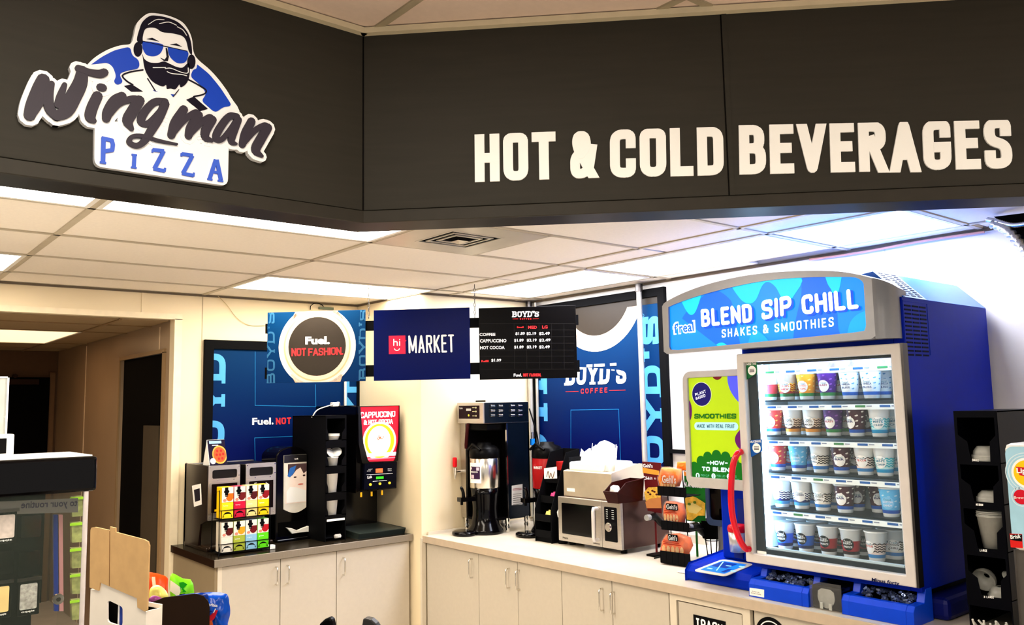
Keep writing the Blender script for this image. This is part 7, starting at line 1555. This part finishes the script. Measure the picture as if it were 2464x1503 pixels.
g = G(); g.fbox(FB2, (u0, ZL, u0+.004, out[0][1]), -.04, -.004); g.fbox(FB2, (u1-.004, ZL, u1, out[-1][1]), -.04, -.004); g.fbox(FB2, (u0, ZL, u1, out[3][1]-.02), -.044, -.04); g.build('side_walls', t, PB_)
g = G(); g.fbox(FB2, (cH[0]-.0, ZL+.001, cH[0]+.05, cH[1]+.035), -.036, -.012); g.use(WT); g.fbox(FB2, (cH[0]-.004, ZL+.001, cH[0]+.001, cH[1]+.034), -.012, -.010); tag(g.build('blue_packet', None, col((24, 66, 160))), 'blue packet seen through the window of the cardboard box', 'packet')
# dark carton and chip bags
C1, C2 = W3(360, 1450, 2.3), W3(505, 1425, 2.36); F = FV(C1, C2)
q = [F.px(*p) for p in ((350, 1460), (362, 1450), (395, 1437), (470, 1428), (490, 1433), (502, 1448), (505, 1462))]
zl_ = 1.071-F.o.z; g = G(); g.prism(F, [(q[0][0], zl_)]+q+[(q[-1][0], zl_)], -.005, 0); g.fbox(F, (q[-1][0]-.005, zl_, q[-1][0], q[-1][1]), -.12, -.005); g.fbox(F, (q[0][0], zl_, q[0][0]+.005, q[0][1]), -.12, -.005)
tag(g.build('display_carton', None, mat('carton_dark', (46, 34, 26), .9, nz=.08), .001), 'dark brown display carton in front of the chip bags', 'box')
def bag(P, kf, m, lab, th=.03, extra=None, nm='chip_bag'):
    a, b = W3(*P[0], kf), W3(*P[len(P)//2], kf+.02); F = FV(*( (a, b) if a.x < b.x else (b, a))); q = [F.px(*p) for p in P]
    t = thing(nm, lab, 'snack bag', tuple(F.p(q[0][0], min(p[1] for p in q)))); g = G(); g.pillow(F, spl(q+[q[0]], 3)[:-1], th, 0, wr=.9); g.build('pouch', t, m)
    if extra: g = G(); extra(g, F, th); g.build('print', t)
    return t
def fpx(F, L): return [F.px(*p) for p in L]
def e1(g, F, th): g.use(mat('chip_pale', (250, 230, 214), .5)); g.flat(F, fpx(F, [(365, 1384), (373, 1384), (375, 1408), (367, 1410)]), th+.002)
bag([(352, 1380), (362, 1376), (385, 1381), (403, 1389), (404, 1410), (404, 1500), (395, 1545), (365, 1545)], 2.5, mat('chip_orange', (232, 84, 20), .3, nz=.15, sc=12), 'orange snack bag behind the raised cardboard flap', .02, e1)
def e2(g, F, th):
    g.use(mat('chip_white', (244, 246, 226), .4)); g.flat(F, fpx(F, [(409, 1392), (421, 1400), (437, 1412), (428, 1432), (408, 1418)]), th+.002); g.use(mat('chip_dgreen', (30, 170, 30), .4)); g.flat(F, fpx(F, [(430, 1398), (440, 1396), (450, 1402), (440, 1412), (448, 1420), (434, 1422)]), th+.002)
    g.use(BLKM); g.flat(F, fpx(F, [(431, 1426), (447, 1423), (446, 1431), (430, 1433)]), th+.002)
bag([(410, 1438), (408, 1400), (414, 1379), (440, 1391), (465, 1404), (465, 1500), (430, 1545)], 2.55, mat('chip_lime', (132, 220, 40), .3, nz=.15, sc=12), 'lime green snack bag with a white corner in the dark carton', .02, e2)
bag([(358, 1452), (360, 1418), (372, 1408), (388, 1410), (404, 1428), (400, 1446)], 2.42, mat('chip_paleyellow', (232, 226, 120), .3, nz=.2, sc=14), 'pale yellow snack bag tucked below the orange bag', .015)
bag([(356, 1470), (358, 1440), (372, 1432), (392, 1440), (396, 1456), (380, 1470)], 2.38, mat('chip_purple', (140, 70, 130), .25, nz=.5, sc=20), 'small purple and white snack bag beside the cardboard flap', .012)
def e3(g, F, th):
    g.use(WT); P_ = fpx(F, [(503, 1449), (530, 1453), (503, 1441)]); g.btext(F, 'Doritos', *P_, .03, th+.004)
    g.use(mat('dor_red', (200, 40, 60), .4)); g.flat(F, fpx(F, [(517, 1460), (531, 1460), (524, 1478), (512, 1492), (508, 1478)]), th+.003); g.use(mat('dor_white', (240, 240, 245), .4)); g.flat(F, fpx(F, [(517, 1458), (527, 1456), (522, 1466), (514, 1468)]), th+.0036); g.use(mat('dor_orange', (210, 100, 50), .4)); g.flat(F, fpx(F, [(505, 1488), (517, 1484), (520, 1496), (506, 1502)]), th+.0036)
bag([(487, 1515), (498, 1460), (488, 1440), (470, 1430), (505, 1424), (530, 1425), (547, 1430), (552, 1450), (554, 1476), (548, 1500), (550, 1520), (520, 1524)], 2.52, mat('chip_blue', (12, 84, 190), .18, nz=.25, sc=14), 'big shiny blue chip bag leaning out of the dark carton', .035, e3)
bag([(405, 1436), (440, 1430), (480, 1425), (500, 1430), (496, 1446), (450, 1446), (405, 1444)], 2.47, mat('chip_navy', (20, 60, 150), .2, nz=.25, sc=14), 'flat blue bag edge lying along the top of the dark carton', .008, None)
# two dark fins at the bottom edge
for P, lb, m_ in (([(762, 1520), (768, 1501), (780, 1490), (790, 1486), (797, 1490), (803, 1520)], 'black curved fin rising at the bottom edge before the middle door', BLK), ([(873, 1488), (880, 1487), (892, 1490), (903, 1500), (915, 1520), (868, 1520)], 'grey curved fin rising at the bottom edge before the right door', mat('fin_grey', (60, 58, 58), .35))):
    a, b = W3(P[0][0], 1500, 2.62), W3(P[0][0]+60, 1500, 2.6); F = FV(a, b); q = [F.px(*p) for p in P]; g = G(); g.prism(F, q, -.03, 0); zq = min(p[1] for p in q); g.fbox(F, (q[0][0]+.01 if q[0][0] < q[-1][0] else q[-1][0]+.01, -F.o.z, max(q[0][0], q[-1][0])-.005, zq), -.03, 0); tag(g.build('rack_fin', None, m_, .006), lb, 'rack end')
# drop helper empties' zero-size viewport clutter
for o in bpy.data.objects:
    if o.type == 'EMPTY': o.empty_display_size = .03
